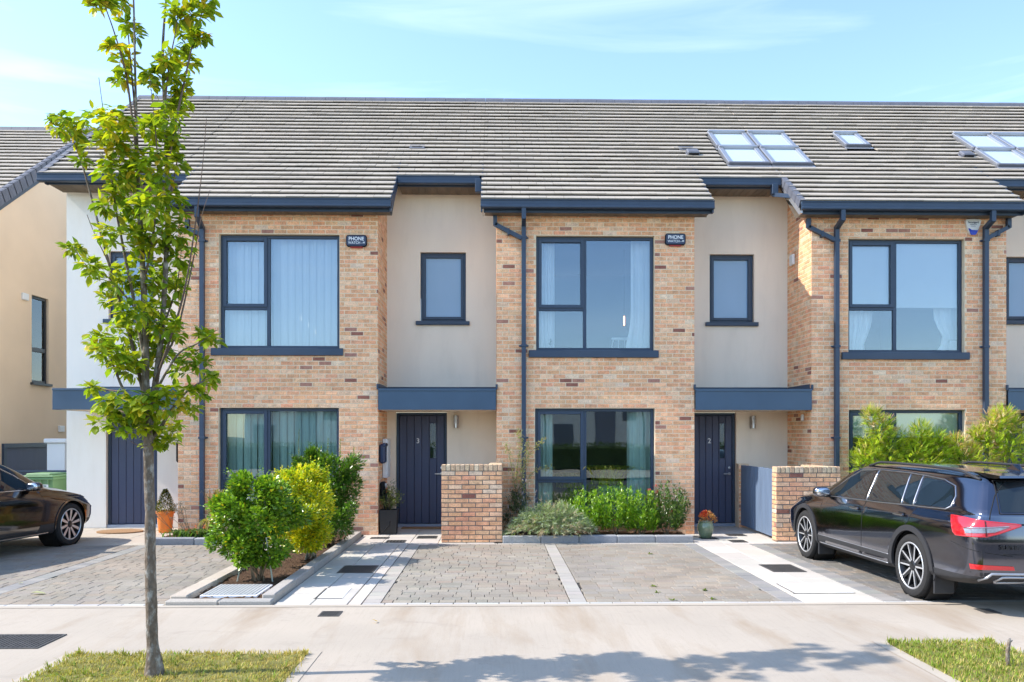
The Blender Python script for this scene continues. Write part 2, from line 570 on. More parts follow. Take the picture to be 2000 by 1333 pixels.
        if not local or True:
            bm = bmesh.new()
            bm.from_mesh(me)
            if not name.startswith(('grass', 'foliage', 'leaf')):
                bmesh.ops.recalc_face_normals(bm, faces=bm.faces)
            bm.to_mesh(me)
            bm.free()
        if smooth:
            me.polygons.foreach_set('use_smooth', [True] * len(me.polygons))
            if angle:
                me.set_sharp_from_angle(angle=rad(angle))
        o = bpy.data.objects.new(name, me)
        if parent is not None:
            o.parent = parent
        col.objects.link(o)
        if kind:
            o['kind'] = kind
        return o

def tri_strip_polys(o):
    return o

class Pieces:
    """Like pieces (bricks, tiles, pavers): the ones that show largest become objects sharing meshes, the rest one joined part."""
    def __init__(self, variants, matname):
        self.var = variants        # list of (verts Nx3 array, faces, tone)
        self.matname = matname
        self.items = []            # (Matrix, variant index, key)
        self.meshes = {}
    def add(self, M, vi, key=0.0):
        self.items.append((M, vi, key))
    def mesh(self, vi, name):
        if vi not in self.meshes:
            V, F, T = self.var[vi]
            me = bpy.data.meshes.new(name)
            me.from_pydata([tuple(p) for p in V], [], F)
            me.materials.append(MATS[self.matname])
            at = me.attributes.new('tone', 'FLOAT_COLOR', 'POINT')
            at.data.foreach_set('color', [c for _ in V for c in (*T, 1.0)])
            me.update()
            self.meshes[vi] = me
        return self.meshes[vi]
    def emit(self, name, parent, limit=300, stuff_name=None):
        off = origin_of(parent)
        T0 = Matrix.Translation(-off)
        items = sorted(self.items, key=lambda t: t[2])
        for (M, vi, k) in items[:limit]:
            o = bpy.data.objects.new(name, self.mesh(vi, name))
            o.matrix_basis = T0 @ M
            o.parent = parent
            col.objects.link(o)
        rest = items[limit:]
        if rest:
            VV, FF, TT, n = [], [], [], 0
            for (M, vi, k) in rest:
                V, F, T = self.var[vi]
                A = np.array(T0 @ M)
                P = V @ A[:3, :3].T + A[:3, 3]
                VV.append(P)
                FF.extend(tuple(i + n for i in f) for f in F)
                TT.extend([(*T, 1.0)] * len(V))
                n += len(V)
            VV = np.concatenate(VV)
            me = bpy.data.meshes.new(stuff_name or name + '_field')
            me.from_pydata(VV.tolist(), [], FF)
            me.materials.append(MATS[self.matname])
            at = me.attributes.new('tone', 'FLOAT_COLOR', 'POINT')
            at.data.foreach_set('color', [c for t in TT for c in t])
            me.update()
            o = bpy.data.objects.new(stuff_name or name + '_field', me)
            o.parent = parent
            o['kind'] = 'stuff'
            col.objects.link(o)

def chamfer_block(w, d, h, c, rnd, jit=0.0, n_front=True):
    """Block whose visible face is -Y (front): x 0..w, y 0..-d (proud), z 0..h, front edges chamfered and a little uneven."""
    j = lambda s=1.0: rnd.uniform(-jit, jit) * s
    back = [(0, 0.012, 0), (w, 0.012, 0), (w, 0.012, h), (0, 0.012, h)]
    mid = [(0 + j(), -d + c, 0 + j()), (w + j(), -d + c, 0 + j()), (w + j(), -d + c, h + j()), (0 + j(), -d + c, h + j())]
    fr = [(c + j(), -d + j(.7), c + j()), (w - c + j(), -d + j(.7), c + j()), (w - c + j(), -d + j(.7), h - c + j()), (c + j(), -d + j(.7), h - c + j())]
    V = np.array(back + mid + fr, dtype=float)
    F = [(0, 1, 5, 4), (1, 2, 6, 5), (2, 3, 7, 6), (3, 0, 4, 7), (4, 5, 9, 8), (5, 6, 10, 9), (6, 7, 11, 10), (7, 4, 8, 11), (8, 9, 10, 11)]
    return V, F

def text_mesh(body, size, name, matname, parent, loc, rot=(math.pi / 2, 0, 0), extrude=0.002, sx=1.0, bold=0.0, align='CENTER', local=False):
    cu = bpy.data.curves.new(name, 'FONT')
    cu.body = body
    cu.size = size
    cu.extrude = extrude
    cu.align_x = align
    cu.align_y = 'CENTER'
    cu.offset = bold
    tmp = bpy.data.objects.new(name + '_tmp', cu)
    col.objects.link(tmp)
    bpy.context.view_layer.update()
    dg = bpy.context.evaluated_depsgraph_get()
    me = bpy.data.meshes.new_from_object(tmp.evaluated_get(dg))
    bpy.data.objects.remove(tmp)
    me.materials.clear()
    me.materials.append(MATS[matname])
    o = bpy.data.objects.new(name, me)
    o.parent = parent
    off = Vector((0, 0, 0)) if local else (origin_of(parent) if parent else Vector((0, 0, 0)))
    o.location = Vector(loc) - off
    o.rotation_euler = rot
    o.scale = (sx, 1, 1)
    col.objects.link(o)
    return o

def jitter(c, a, rnd=R):
    k = 1 + rnd.uniform(-a, a)
    return tuple(max(0.0, x * k * (1 + rnd.uniform(-a, a) * 0.3)) for x in c)
# ================================================================== GROUND
YB, YR, YW, YF = 14.55, 15.75, 13.48, 8.56      # brick fronts, recess walls, low walls, inner edge of the footpath

def sheet(name, rects, z, matname, kind='structure', cuts=1, noise_amp=0.0):
    mb = MB()
    for (x0, x1, y0, y1) in rects:
        mb.quad((x0, y0, z), (x1, y0, z), (x1, y1, z), (x0, y1, z))
    o = mb.build(name, matname)
    o['kind'] = kind
    return o

sheet('ground', [(-700, 700, -700, 900)], -0.14, 'ground')
VL = (-3.36, -1.51, 4.35, 6.62)        # left grass verge
VR = (3.33, 4.22, 4.35, 6.86)          # right grass verge
xs = sorted([-30, VL[0], VL[1], VR[0], VR[1], 30])
fp = []
for i in range(5):
    a, b = xs[i], xs[i + 1]
    y0 = VL[3] if i == 1 else VR[3] if i == 3 else 4.35
    fp.append((a, b, y0, YF))
sheet('footpath', fp, 0.0, 'concrete')
sheet('road', [(-40, 40, -4.2, 4.2)], -0.10, 'asphalt')
mb = MB()
mb.box(-30, 30, 4.2, 4.346, -0.11, 0.003)
setp(mb.build('kerb', 'concrete'), kind='structure')
sheet('opposite_pavement', [(-40, 40, -22, -4.2)], 0.0, 'paver' if False else 'concrete')

# smooth trowelled borders of the concrete round the verges and along the drives
sheet('footpath_border', [(VL[0] - .10, VL[0], VL[2], VL[3] + .10), (VL[1], VL[1] + .10, VL[2], VL[3] + .10), (VL[0], VL[1], VL[3], VL[3] + .10),
                          (VR[0] - .10, VR[0], VR[2], VR[3] + .10), (VR[1], VR[1] + .10, VR[2], VR[3] + .10), (VR[0], VR[1], VR[3], VR[3] + .10), (-30, 30, YF - .10, YF)], 0.004, 'concrete_edge')
# --- grass verges
def turf(name, x0, x1, y0, y1, seed, n, lush):
    rnd = random.Random(seed)
    nx, ny = 26, 26
    mb = MB()
    vs_, fs = [], []
    for j in range(ny + 1):
        for i in range(nx + 1):
            x, y = x0 + (x1 - x0) * i / nx, y0 + (y1 - y0) * j / ny
            edge = min(i, nx - i, j, ny - j)
            vs_.append((x, y, (0.004 if edge == 0 else 0.018 + rnd.uniform(0, 0.02))))
    for j in range(ny):
        for i in range(nx):
            a = j * (nx + 1) + i
            fs.append((a, a + 1, a + nx + 2, a + nx + 1))
    mb.add(vs_, fs)
    v = mb.build('verge', 'turf', smooth=True)
    v['kind'] = 'structure'
    g = MB()
    for _ in range(n):
        x = rnd.uniform(x0 - 0.01, x1 + 0.01)
        y = rnd.uniform(y0, y1 + 0.015)
        if rnd.random() < .06:
            x = rnd.choice((x0, x1)) + rnd.gauss(0, .03) if rnd.random() < .5 else x
            y = y1 + rnd.gauss(0, .025) if x0 < x < x1 else y
        ed = min(x - x0, x1 - x, y1 - y)
        if ed < .05 + .04 * math.sin(x * 9) + .03 * math.sin(x * 23 + y * 17) and rnd.random() < .6: continue
        if y < 5.3 and rnd.random() < 0.7:
            continue
        p = 0.5 + 0.5 * math.sin(x * 3.1 + 1.3 * math.sin(y * 4.0)) * math.cos(y * 2.7 + x)
        p = min(1, max(0, p * 0.6 + rnd.uniform(-0.3, 0.5)))
        dry, grn = (0.58, 0.44, 0.16), ((0.22, 0.31, 0.035) if lush else (0.33, 0.33, 0.045))
        c = [dry[k] * (1 - p) + grn[k] * p for k in range(3)] if rnd.random() > lush * 0.45 else list(grn)
        g.tone = jitter(c, 0.35, rnd)
        h = rnd.uniform(0.012, 0.042) * (1.15 if lush else 1) * (1.7 if rnd.random() < .04 else 1)
        a = rnd.uniform(0, 6.28)
        w = rnd.uniform(0.0022, 0.0042)
        lean = rnd.uniform(0.0, 0.035)
        dx, dy = math.cos(a), math.sin(a)
        z0 = 0.012
        g.add([(x - dy * w, y + dx * w, z0), (x + dy * w, y - dx * w, z0),
               (x + dx * lean * .45 + dy * w * .8, y + dy * lean * .45 - dx * w * .8, z0 + h * .6),
               (x + dx * lean * .45 - dy * w * .8, y + dy * lean * .45 + dx * w * .8, z0 + h * .6),
               (x + dx * lean, y + dy * lean, z0 + h)], [(0, 1, 2, 3), (3, 2, 4)])
    for _ in range(int(70 * (x1 - x0))):        # longer tufts and broad leaved weeds
        cx, cy = rnd.uniform(x0, x1), rnd.uniform(5.4, y1)
        wide = rnd.random() < .35
        for _k in range(14 if not wide else 8):
            a = rnd.uniform(0, 6.28); L_ = rnd.uniform(.03, .085); w = .010 if wide else .003
            g.tone = jitter((0.20, 0.30, 0.05) if wide else rnd.choice([(0.26, 0.30, 0.05), (0.48, 0.40, 0.16), (0.20, 0.27, 0.04)]), .3, rnd)
            dx, dy = math.cos(a), math.sin(a); h = L_ * (.25 if wide else .8)
            g.add([(cx - dy * w * .4, cy + dx * w * .4, .015), (cx + dy * w * .4, cy - dx * w * .4, .015), (cx + dx * L_ * .3 + dy * w, cy + dy * L_ * .3 - dx * w, .015 + h * .7), (cx + dx * L_ * .3 - dy * w, cy + dy * L_ * .3 + dx * w, .015 + h * .7), (cx + dx * L_ * .7, cy + dy * L_ * .7, .015 + h)], [(0, 1, 2, 3), (3, 2, 4)])
    o = g.build('grass', 'leaf_dry', tone=True)
    o['kind'] = 'stuff'
turf('left', VL[0], VL[1], VL[2], VL[3], 5, 34000, False)
turf('right', VR[0], VR[1], VR[2], VR[3], 6, 20000, True)

# --- pavers, slabs, kerb stones
UP = Matrix.Rotation(-math.pi / 2, 4, 'X')     # turns a block's -Y face up
def block_variants(n, w, d, h, c, jit, tones, seed):
    rnd = random.Random(seed)
    out = []
    for t in tones:
        for _ in range(n):
            V, F = chamfer_block(w, d, h, c, rnd, jit)
            out.append((V, F, jitter(t, 0.06, rnd)))
    return out
PAV_TONES = [(0.345, 0.305, 0.265), (0.33, 0.31, 0.285), (0.30, 0.295, 0.285), (0.37, 0.32, 0.275), (0.285, 0.285, 0.28), (0.325, 0.28, 0.24), (0.36, 0.345, 0.32)]
PAV_TONES = [tuple(.5 * a + .5 * b for a, b in zip(t, (.325, .305, .28))) for t in PAV_TONES]
PAV_TONES = [(a * .95, b * .885, c * .79) for a, b, c in PAV_TONES]
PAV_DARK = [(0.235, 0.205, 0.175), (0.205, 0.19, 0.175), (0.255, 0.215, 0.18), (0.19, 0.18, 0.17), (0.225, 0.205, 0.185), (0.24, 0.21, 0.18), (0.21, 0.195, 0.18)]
def driveway(x0, x1, y0, y1, seed, tones=PAV_TONES, rowh=0.145, near=None):
    rnd = random.Random(seed)
    st = sheet('driveway', [(x0, x1, y0, y1)], -0.022, 'joint')
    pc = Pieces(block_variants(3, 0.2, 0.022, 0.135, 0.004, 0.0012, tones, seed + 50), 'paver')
    y = y0
    row = 0
    while y < y1 - 0.03:
        rh = min(rowh, y1 - y)
        x = x0 - rnd.uniform(0, 0.2)
        while x < x1 - 0.001:
            w = rnd.choice([0.145, 0.17, 0.20, 0.20, 0.235, 0.26])
            a, b = max(x, x0), min(x + w, x1)
            if b - a > 0.03:
                gap = 0.0055
                # patchy mixture of tan and grey stones
                f = 0.5 + 0.5 * math.sin(a * 1.9 + 1.2 * math.sin(y * 1.3 + seed)) * math.cos(y * 0.9 + a * 0.7 + seed)
                k = int(min(6, max(0, f * 3.4 + rnd.uniform(0, 3.6))))
                order = [0, 3, 5, 1, 6, 2, 4]
                vi = order[k] * 3 + rnd.randrange(3)
                M = Matrix.Translation((a + gap / 2, y + gap / 2, -0.022 + rnd.uniform(-0.0022, 0.0016))) @ UP @ Matrix.Diagonal(((b - a - gap) / 0.2, 1, (rh - gap) / 0.135, 1))
                pc.add(M, vi, y + abs(a) * 0.15)
            x += w
        y += rh
        row += 1
    pc.emit('paver', st, 300, 'paver_field')
    return st
driveway(-1.20, 0.80, 8.665, 13.27, 1)
driveway(0.985, 3.06, 8.665, 13.27, 2)
driveway(-5.50, -3.45, 8.665, 13.27, 3)
driveway(-9.4, -5.72, 8.665, 13.27, 4)
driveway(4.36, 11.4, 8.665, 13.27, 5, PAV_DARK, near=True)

def row_of_blocks(name, x0, x1, y0, y1, along, pitch, tones, seed, piece, matname='slab', z=-0.001, gap=0.006, bed='joint', cols=1, kindname='structure', h=0.02, jit=0.0015, ch=0.004, cap=300):
    """paving band laid as a grid of blocks; `along` is the running direction, pitch its module"""
    rnd = random.Random(seed)
    st = sheet(name, [(x0, x1, y0, y1)], z - h, bed)
    pc = Pieces(block_variants(3, 0.3, h, 0.3, ch, jit, tones, seed), matname)
    nvar = len(tones) * 3
    for c in range(cols):
        if along == 'y':
            a0, a1 = x0 + (x1 - x0) * c / cols, x0 + (x1 - x0) * (c + 1) / cols
            s, e = y0, y1
        else:
            a0, a1 = y0 + (y1 - y0) * c / cols, y0 + (y1 - y0) * (c + 1) / cols
            s, e = x0, x1
        p = s - (pitch * 0.5 if c % 2 else 0) * (1 if cols > 1 else 0)
        while p < e - 0.002:
            b0, b1 = max(p, s), min(p + pitch, e)
            if b1 - b0 > 0.02:
                (xa, xb, ya, yb) = (a0, a1, b0, b1) if along == 'y' else (b0, b1, a0, a1)
                M = Matrix.Translation((xa + gap / 2, ya + gap / 2, z - h + rnd.uniform(-0.0015, 0.0015))) @ UP @ Matrix.Diagonal(((xb - xa - gap) / 0.3, 1, (yb - ya - gap) / 0.3, 1))
                pc.add(M, rnd.randrange(nvar), ya)
            p += pitch
    pc.emit(piece, st, cap, piece + '_field')
    return st
PALE = [(0.545, 0.50, 0.44), (0.515, 0.475, 0.42), (0.57, 0.52, 0.455)]
WARM = [(0.50, 0.425, 0.345), (0.47, 0.405, 0.335), (0.49, 0.425, 0.35)]
BAND = [(0.41, 0.375, 0.33), (0.385, 0.355, 0.315), (0.43, 0.395, 0.345)]
BANDG = [(0.30, 0.285, 0.26), (0.33, 0.31, 0.28), (0.275, 0.26, 0.245)]
# soldier row along the footpath, one for each drive
for (a, b, sd) in ((-9.4, -3.45, 70), (-1.395, 3.28, 71), (4.14, 11.4, 72)):
    row_of_blocks('edging_row', a, b, YF + 0.004, 8.66, 'x', 0.24, [(0.50, 0.48, 0.45), (0.46, 0.44, 0.41)], sd, 'edging_block', gap=0.008)
row_of_blocks('dividing_strip', 0.806, 0.98, 8.665, 13.27, 'y', 0.20, BAND, 73, 'block')
row_of_blocks('dividing_strip', -5.715, -5.505, 8.665, 13.27, 'y', 0.20, BANDG, 74, 'block')
row_of_blocks('dividing_strip', -1.395, -1.205, 8.665, 13.27, 'y', 0.20, BAND, 75, 'block')
row_of_blocks('dividing_strip', 3.066, 3.28, 8.665, 13.27, 'y', 0.20, BANDG, 76, 'block')
row_of_blocks('dividing_strip', 4.14, 4.355, 8.665, 13.27, 'y', 0.20, BANDG, 77, 'block')
row_of_blocks('path', -2.315, -1.545, YF + 0.004, 13.27, 'y', 0.62, PALE, 80, 'paving_slab', cols=2, gap=0.009, bed='joint_pale')
row_of_blocks('path', -1.54, -1.40, YF + 0.004, 13.27, 'y', 0.62, PALE, 81, 'paving_slab', gap=0.009, bed='joint_pale')
row_of_blocks('path', 3.285, 4.135, YF + 0.004, 13.27, 'y', 0.62, PALE, 82, 'paving_slab', cols=2, gap=0.005, bed='joint_pale')
# header course at the back of the drives, slabs at the doors
row_of_blocks('header_row', -1.395, 3.28, 13.275, 13.40, 'x', 0.24, BAND, 83, 'block')
row_of_blocks('doorstep_paving', -2.315, 0.0, 13.405, 15.74, 'y', 0.58, PALE, 84, 'paving_slab', cols=5, gap=0.008, bed='joint_pale')
row_of_blocks('doorstep_paving', -2.315, -1.40, 13.275, 13.40, 'x', 0.46, PALE, 85, 'paving_slab', bed='joint_pale')
row_of_blocks('doorstep_paving', 3.285, 5.62, 13.275, 15.74, 'y', 0.58, PALE, 86, 'paving_slab', cols=5, gap=0.006, bed='joint_pale')
row_of_blocks('doorstep_paving', -9.4, -5.62, 13.275, 15.74, 'y', 0.62, WARM, 87, 'paving_slab', cols=6, gap=0.008, bed='joint_pale')
row_of_blocks('doorstep_paving', 5.63, 11.4, 13.275, 13.50, 'x', 0.6, WARM, 88, 'paving_slab', bed='joint_pale')

def kerb_line(x0, x1, y0, y1, along, zt, tones, seed, pitch=0.9):
    """raised kerb of long stones; each stone a part"""
    rnd = random.Random(seed)
    root = thing('raised_kerb', *KERB_LABEL[seed], ((x0 + x1) / 2, (y0 + y1) / 2, 0), 'raised kerbs round the flower beds')
    s, e = (y0, y1) if along == 'y' else (x0, x1)
    n = max(1, round((e - s) / pitch))
    for i in range(n):
        a, b = s + (e - s) * i / n, s + (e - s) * (i + 1) / n
        mb = MB()
        mb.tone = jitter(rnd.choice(tones), 0.06, rnd)
        if along == 'y':
            mb.bbox(x0, x1, a + 0.003, b - 0.003, -0.05, zt + rnd.uniform(-0.003, 0.003), 0.012)
        else:
            mb.bbox(a + 0.003, b - 0.003, y0, y1, -0.05, zt + rnd.uniform(-0.003, 0.003), 0.012)
        mb.build('kerb_stone', 'kerb', root, tone=True)
KERB_LABEL = {
    90: ('pale kerb between the clipped hedge bed and the white slab path', 'kerb'),
    91: ('tan kerb between the hedge bed and the far-left driveway', 'kerb'),
    92: ('short low kerb at the pavement end of the hedge bed', 'kerb'),
    93: ('grey granite kerb in front of the lavender and bright green shrubs', 'kerb'),
    94: ('grey kerb beside the orange pot in front of the strappy lilies', 'kerb'),
    95: ('brown kerb hidden behind the black estate car', 'kerb'),
}
KT = [(0.40, 0.36, 0.32), (0.44, 0.39, 0.34), (0.37, 0.34, 0.31)]
KG = [(0.33, 0.33, 0.34), (0.37, 0.365, 0.365), (0.30, 0.305, 0.315)]
kerb_line(-2.465, -2.325, 8.72, 14.35, 'y', 0.085, KT, 90)
kerb_line(-3.43, -3.25, 8.72, 13.50, 'y', 0.075, WARM, 91)
kerb_line(-3.43, -2.325, YF + 0.01, 8.71, 'x', 0.045, KT, 92, 0.55)
kerb_line(0.125, 3.27, 13.42, 13.56, 'x', 0.115, KG, 93, 0.62)
kerb_line(-5.58, -3.44, 13.36, 13.50, 'x', 0.10, KG, 94, 0.75)
kerb_line(5.75, 11.2, 13.52, 13.64, 'x', 0.10, KG, 95, 0.9)

def soil_bed(x0, x1, y0, y1, z, seed):
    rnd = random.Random(seed)
    nx, ny = max(6, int((x1 - x0) / 0.07)), max(6, int((y1 - y0) / 0.07))
    mb = MB()
    mb.add([(x0 + (x1 - x0) * i / nx, y0 + (y1 - y0) * j / ny, z + rnd.uniform(-0.012, 0.016)) for j in range(ny + 1) for i in range(nx + 1)],
           [(j * (nx + 1) + i, j * (nx + 1) + i + 1, (j + 1) * (nx + 1) + i + 1, (j + 1) * (nx + 1) + i) for j in range(ny) for i in range(nx)])
    o = mb.build('soil', 'soil', smooth=True)
    o['kind'] = 'structure'
    # crumbs and bark chips
    c = MB()
    for _ in range(int((x1 - x0) * (y1 - y0) * 150)):
        x, y, s = rnd.uniform(x0, x1), rnd.uniform(y0, y1), rnd.uniform(0.006, 0.022)
        a = rnd.uniform(0, 3.14)
        dx, dy = math.cos(a) * s, math.sin(a) * s
        q = rnd.uniform(0.5, 1.5)
        c.tone = (0.12 * q, 0.075 * q, 0.045 * q)
        c.add([(x - dx, y - dy, z + .012), (x + dy * .5, y - dx * .5, z + .012), (x + dx, y + dy, z + .014), (x - dy * .5, y + dx * .5, z + .012), (x, y, z + .012 + s * .5)],
              [(0, 1, 4), (1, 2, 4), (2, 3, 4), (3, 0, 4)])
    o = c.build('foliage_litter', 'leaf_dry', tone=True)
    o.name = 'bark_chips'
    o['kind'] = 'stuff'
soil_bed(-3.25, -2.465, 8.715, 13.50, 0.02, 21)
soil_bed(-5.58, -2.465, 13.50, YB - 0.005, 0.045, 22)
soil_bed(0.125, 3.27, 13.56, YB - 0.005, 0.06, 23)
soil_bed(5.75, 11.2, 13.64, YB - 0.005, 0.05, 24)

# --- drain covers and gratings
def grating(label, x0, x1, y0, y1, bars=9, matname='iron', name='drain_grate', along='y', group=None, z=0.004):
    root = thing(name, label, 'drain cover', ((x0 + x1) / 2, (y0 + y1) / 2, 0), group)
    t = min(0.022, (x1 - x0) * 0.09, (y1 - y0) * 0.16)
    mb = MB()
    mb.box(x0, x1, y0, y0 + t, -0.03, z + .002)
    mb.box(x0, x1, y1 - t, y1, -0.03, z + .002)
    mb.box(x0, x0 + t, y0 + t, y1 - t, -0.03, z + .002)
    mb.box(x1 - t, x1, y0 + t, y1 - t, -0.03, z + .002)
    mb.build('frame', matname, root)
    mb = MB()
    mb.quad((x0 + t, y0 + t, 0.0015), (x1 - t, y0 + t, 0.0015), (x1 - t, y1 - t, 0.0015), (x0 + t, y1 - t, 0.0015))
    mb.build('pit', 'black', root)
    for i in range(bars):
        mb = MB()
        if along == 'y':
            a = x0 + t + (x1 - x0 - 2 * t) * (i + 0.28) / bars
            mb.box(a, a + (x1 - x0 - 2 * t) / bars * 0.45, y0 + t, y1 - t, 0.0018, z)
        else:
            a = y0 + t + (y1 - y0 - 2 * t) * (i + 0.28) / bars
            mb.box(x0 + t, x1 - t, a, a + (y1 - y0 - 2 * t) / bars * 0.45, 0.0018, z)
        mb.build('bar', matname, root)
    return root
def grect(pa, pb, pc):
    """front-left, front-right, back-left photo corners -> rectangle"""
    a, b, c = G(*pa), G(*pb), G(*pc)
    return (a[0], b[0], a[1], c[1])
x0, x1, y0, y1 = grect((657, 1120), (727, 1120), (677, 1105.5))
grating('slotted iron drain grate half in hedge shadow on the slab path', x0, x1, y0, y1, 12)
x0, x1, y0, y1 = grect((1511, 1118), (1577, 1118), (1483, 1103.5))
grating('slotted iron drain grate in the sunlit path beside the black estate car', x0, x1, y0, y1, 14)
x0, x1, y0, y1 = grect((813, 1052.5), (852, 1052.5), (817, 1047.5))
grating('small iron grate in front of the number 3 door, closest to the low wall', x0, x1, y0, y1, 8)
x0, x1, y0, y1 = grect((752, 1060.5), (790, 1060.5), (760, 1055.8))
grating('small shaded iron cover where the slab path meets the doorstep of number 3', x0, x1, y0, y1, 5)
x0, x1, y0, y1 = grect((722, 1053), (758, 1053), (726, 1050))
grating('thin iron channel grate at the brick corner by the black planter', x0, x1, y0, y1, 5)
x0, x1, y0, y1 = grect((1431, 1060), (1462, 1060), (1416, 1055.5))
grating('small iron cover on the sunlit slabs left of the blue plank gate', x0, x1, y0, y1, 5)
x0, x1, y0, y1 = grect((1424, 1047.5), (1460, 1047.5), (1417, 1043.5))
grating('small shaded iron cover on the doorstep of the number 2 door', x0, x1, y0, y1, 5)
x0, x1, y0, y1 = grect((1372, 1054), (1405, 1054), (1364, 1050.5))
grating('small iron cover beside the green glazed pot', x0, x1, y0, y1, 5)
x0, x1, y0, y1 = grect((620, 1205), (661, 1205), (628, 1195))
grating('small iron stopcock cover set alone in the concrete pavement', x0, x1, y0, y1, 7, name='stopcock_cover')
x0, x1, y0, y1 = grect((1926, 1199), (1958, 1199), (1893, 1190))
grating('small grey iron cover at the edge of the estate car shadow', x0, x1, y0, y1, 7, name='stopcock_cover')
# big chequered cover, cut by the left edge of the picture
b_, c_ = G(62, 1268), G(131, 1240.5)
root = thing('manhole_cover', 'large chequered iron manhole cover in the concrete pavement by the left grass verge', 'manhole cover', (c_[0] - 0.5, (b_[1] + c_[1]) / 2, 0))
X0, X1, Y0, Y1 = c_[0] - 1.05, c_[0], b_[1], c_[1]
mb = MB(); mb.box(X0, X1, Y0, Y1, -0.03, 0.003); mb.build('plate', 'iron', root)
mb = MB()
for i in range(26):
    for j in range(12):
        cx, cy = X0 + 0.03 + (X1 - X0 - 0.06) * (i + .5) / 26, Y0 + 0.025 + (Y1 - Y0 - 0.05) * (j + .5) / 12
        w = 0.013
        mb.box(cx - w, cx + w, cy - w, cy + w, 0.0032, 0.009, skip='b')
for k in range(4):
    pass
o = mb.build('raised_studs', 'trim_silver' if False else 'iron', root); o['kind'] = 'stuff'
mb = MB()
mb.box(X0, X1, Y0, Y0 + .02, 0.0032, 0.009); mb.box(X0, X1, Y1 - .02, Y1, 0.0032, 0.009)
mb.box(X1 - .02, X1, Y0 + .02, Y1 - .02, 0.0032, 0.009); mb.box((X0 + X1) / 2 - .015, (X0 + X1) / 2 + .015, Y0 + .02, Y1 - .02, 0.0032, 0.009)
mb.build('rim', 'iron', root)
# recessed tray cover at the end of the hedge bed
root = thing('inspection_cover', 'pale grooved inspection cover in the soil at the street end of the hedge', 'inspection cover', (-2.86, 9.2, 0))
mb = MB(); mb.bbox(-3.17, -2.56, 8.87, 9.50, 0.0, 0.045, 0.004); mb.build('tray', 'white_metal' if False else 'kerb', root, tone=True)
for i in range(14):
    mb = MB(); mb.tone = (0.42, 0.42, 0.40)
    a = -3.15 + 0.575 * i / 14
    mb.bbox(a, a + 0.033, 8.89, 9.48, 0.046, 0.056, 0.003)
    mb.build('ridge', 'kerb', root, tone=True)
# slab-filled covers let into the white paths
def frame_cover(label, x0, x1, y0, y1):
    root = thing('slab_cover', label, 'inspection cover', ((x0 + x1) / 2, (y0 + y1) / 2, 0), None)
    mb = MB(); t = 0.012
    mb.box(x0, x1, y0, y0 + t, 0.002, 0.0055); mb.box(x0 + t, x0 + 2 * t, y0 + t, y1, 0.002, 0.0055)
    mb.build('frame', 'iron', root)
    mb = MB(); mb.tone = (0.655, 0.635, 0.595)
    mb.bbox(x0 + 3 * t, x1, y0 + 2 * t, y1, -0.01, 0.0045, 0.002); mb.build('lid', 'slab', root, tone=True)
x0, x1, y0, y1 = grect((1550, 1160), (1672, 1160), (1520, 1141))
frame_cover('white slab-filled cover in the sunlit path, street side of its drain grate', x0, x1, y0, y1)
x0, x1, y0, y1 = grect((612, 1170), (668, 1170), (640, 1150))
frame_cover('white slab-filled cover at the street end of the shaded slab path', x0, x1, y0, y1)
# ================================================================== HOUSES
TANP = 0.74
COSP = 1 / math.sqrt(1 + TANP * TANP)
SINP = TANP * COSP
YE, ZE = 14.20, 5.83                 # eave line over the brick bays
def roof_z(y): return ZE + TANP * (y - YE)
NROW = 26
GA = [0.228 + 0.00136 * i for i in range(NROW)]
SS = [sum(GA[:i]) for i in range(NROW + 1)]
S_REC = SS[5] + 0.012
Y_REC = YE + S_REC * COSP
Z_REC = roof_z(Y_REC)
Y_RIDGE = YE + SS[-1] * COSP
Z_RIDGE = roof_z(Y_RIDGE)
Y_BACK = 2 * Y_RIDGE - YE
SLOPE = Matrix(((1, 0, 0, 0), (0, COSP, -SINP, 0), (0, SINP, COSP, 0), (0, 0, 0, 1)))   # (x, s, n) -> world, from the eave line

# --- tile, brick shapes
def tile_variant(w, length, rnd, tone):
    j = lambda: rnd.uniform(-0.002, 0.002)
    t0, t1 = 0.060 + j(), 0.006
    V = np.array([(0, 0, 0.036), (w, 0, 0.036), (w, length, -0.006), (0, length, -0.006),
                  (0.002, 0.0, t0 - .002), (w - 0.002, 0.0, t0 - .002), (w - .002, 0.0025, t0 + j() * .2), (0.002, 0.0025, t0), (w - .002, length, t1), (0.002, length, t1)], dtype=float)
    F = [(0, 1, 5, 4), (4, 5, 6, 7), (7, 6, 8, 9), (1, 2, 8, 6, 5), (3, 0, 4, 7, 9), (2, 3, 9, 8)]
    return V, F, tone
rt = random.Random(31)
TILE_TONES = [(0.423, 0.371, 0.308), (0.429, 0.375, 0.310), (0.419, 0.369, 0.309), (0.432, 0.376, 0.311), (0.417, 0.366, 0.306), (0.433, 0.380, 0.313), (0.421, 0.368, 0.305), (0.425, 0.374, 0.312)]
TILE_VARS = [tile_variant(0.296, 0.30, rt, jitter(t, 0.012, rt)) for t in TILE_TONES for _ in range(2)]
rb = random.Random(32)
BR = [((0.836, 0.460, 0.251), 10), ((0.868, 0.496, 0.278), 9), ((0.805, 0.432, 0.228), 8), ((0.880, 0.523, 0.307), 7), ((0.836, 0.421, 0.241), 6), ((0.766, 0.400, 0.217), 4),
      ((0.880, 0.566, 0.357), 5), ((0.880, 0.636, 0.438), 2), ((0.789, 0.375, 0.210), 4), ((0.300, 0.125, 0.090), 1), ((0.460, 0.225, 0.160), 1)]
BRICK_VARS, BRICK_PICK = [], []
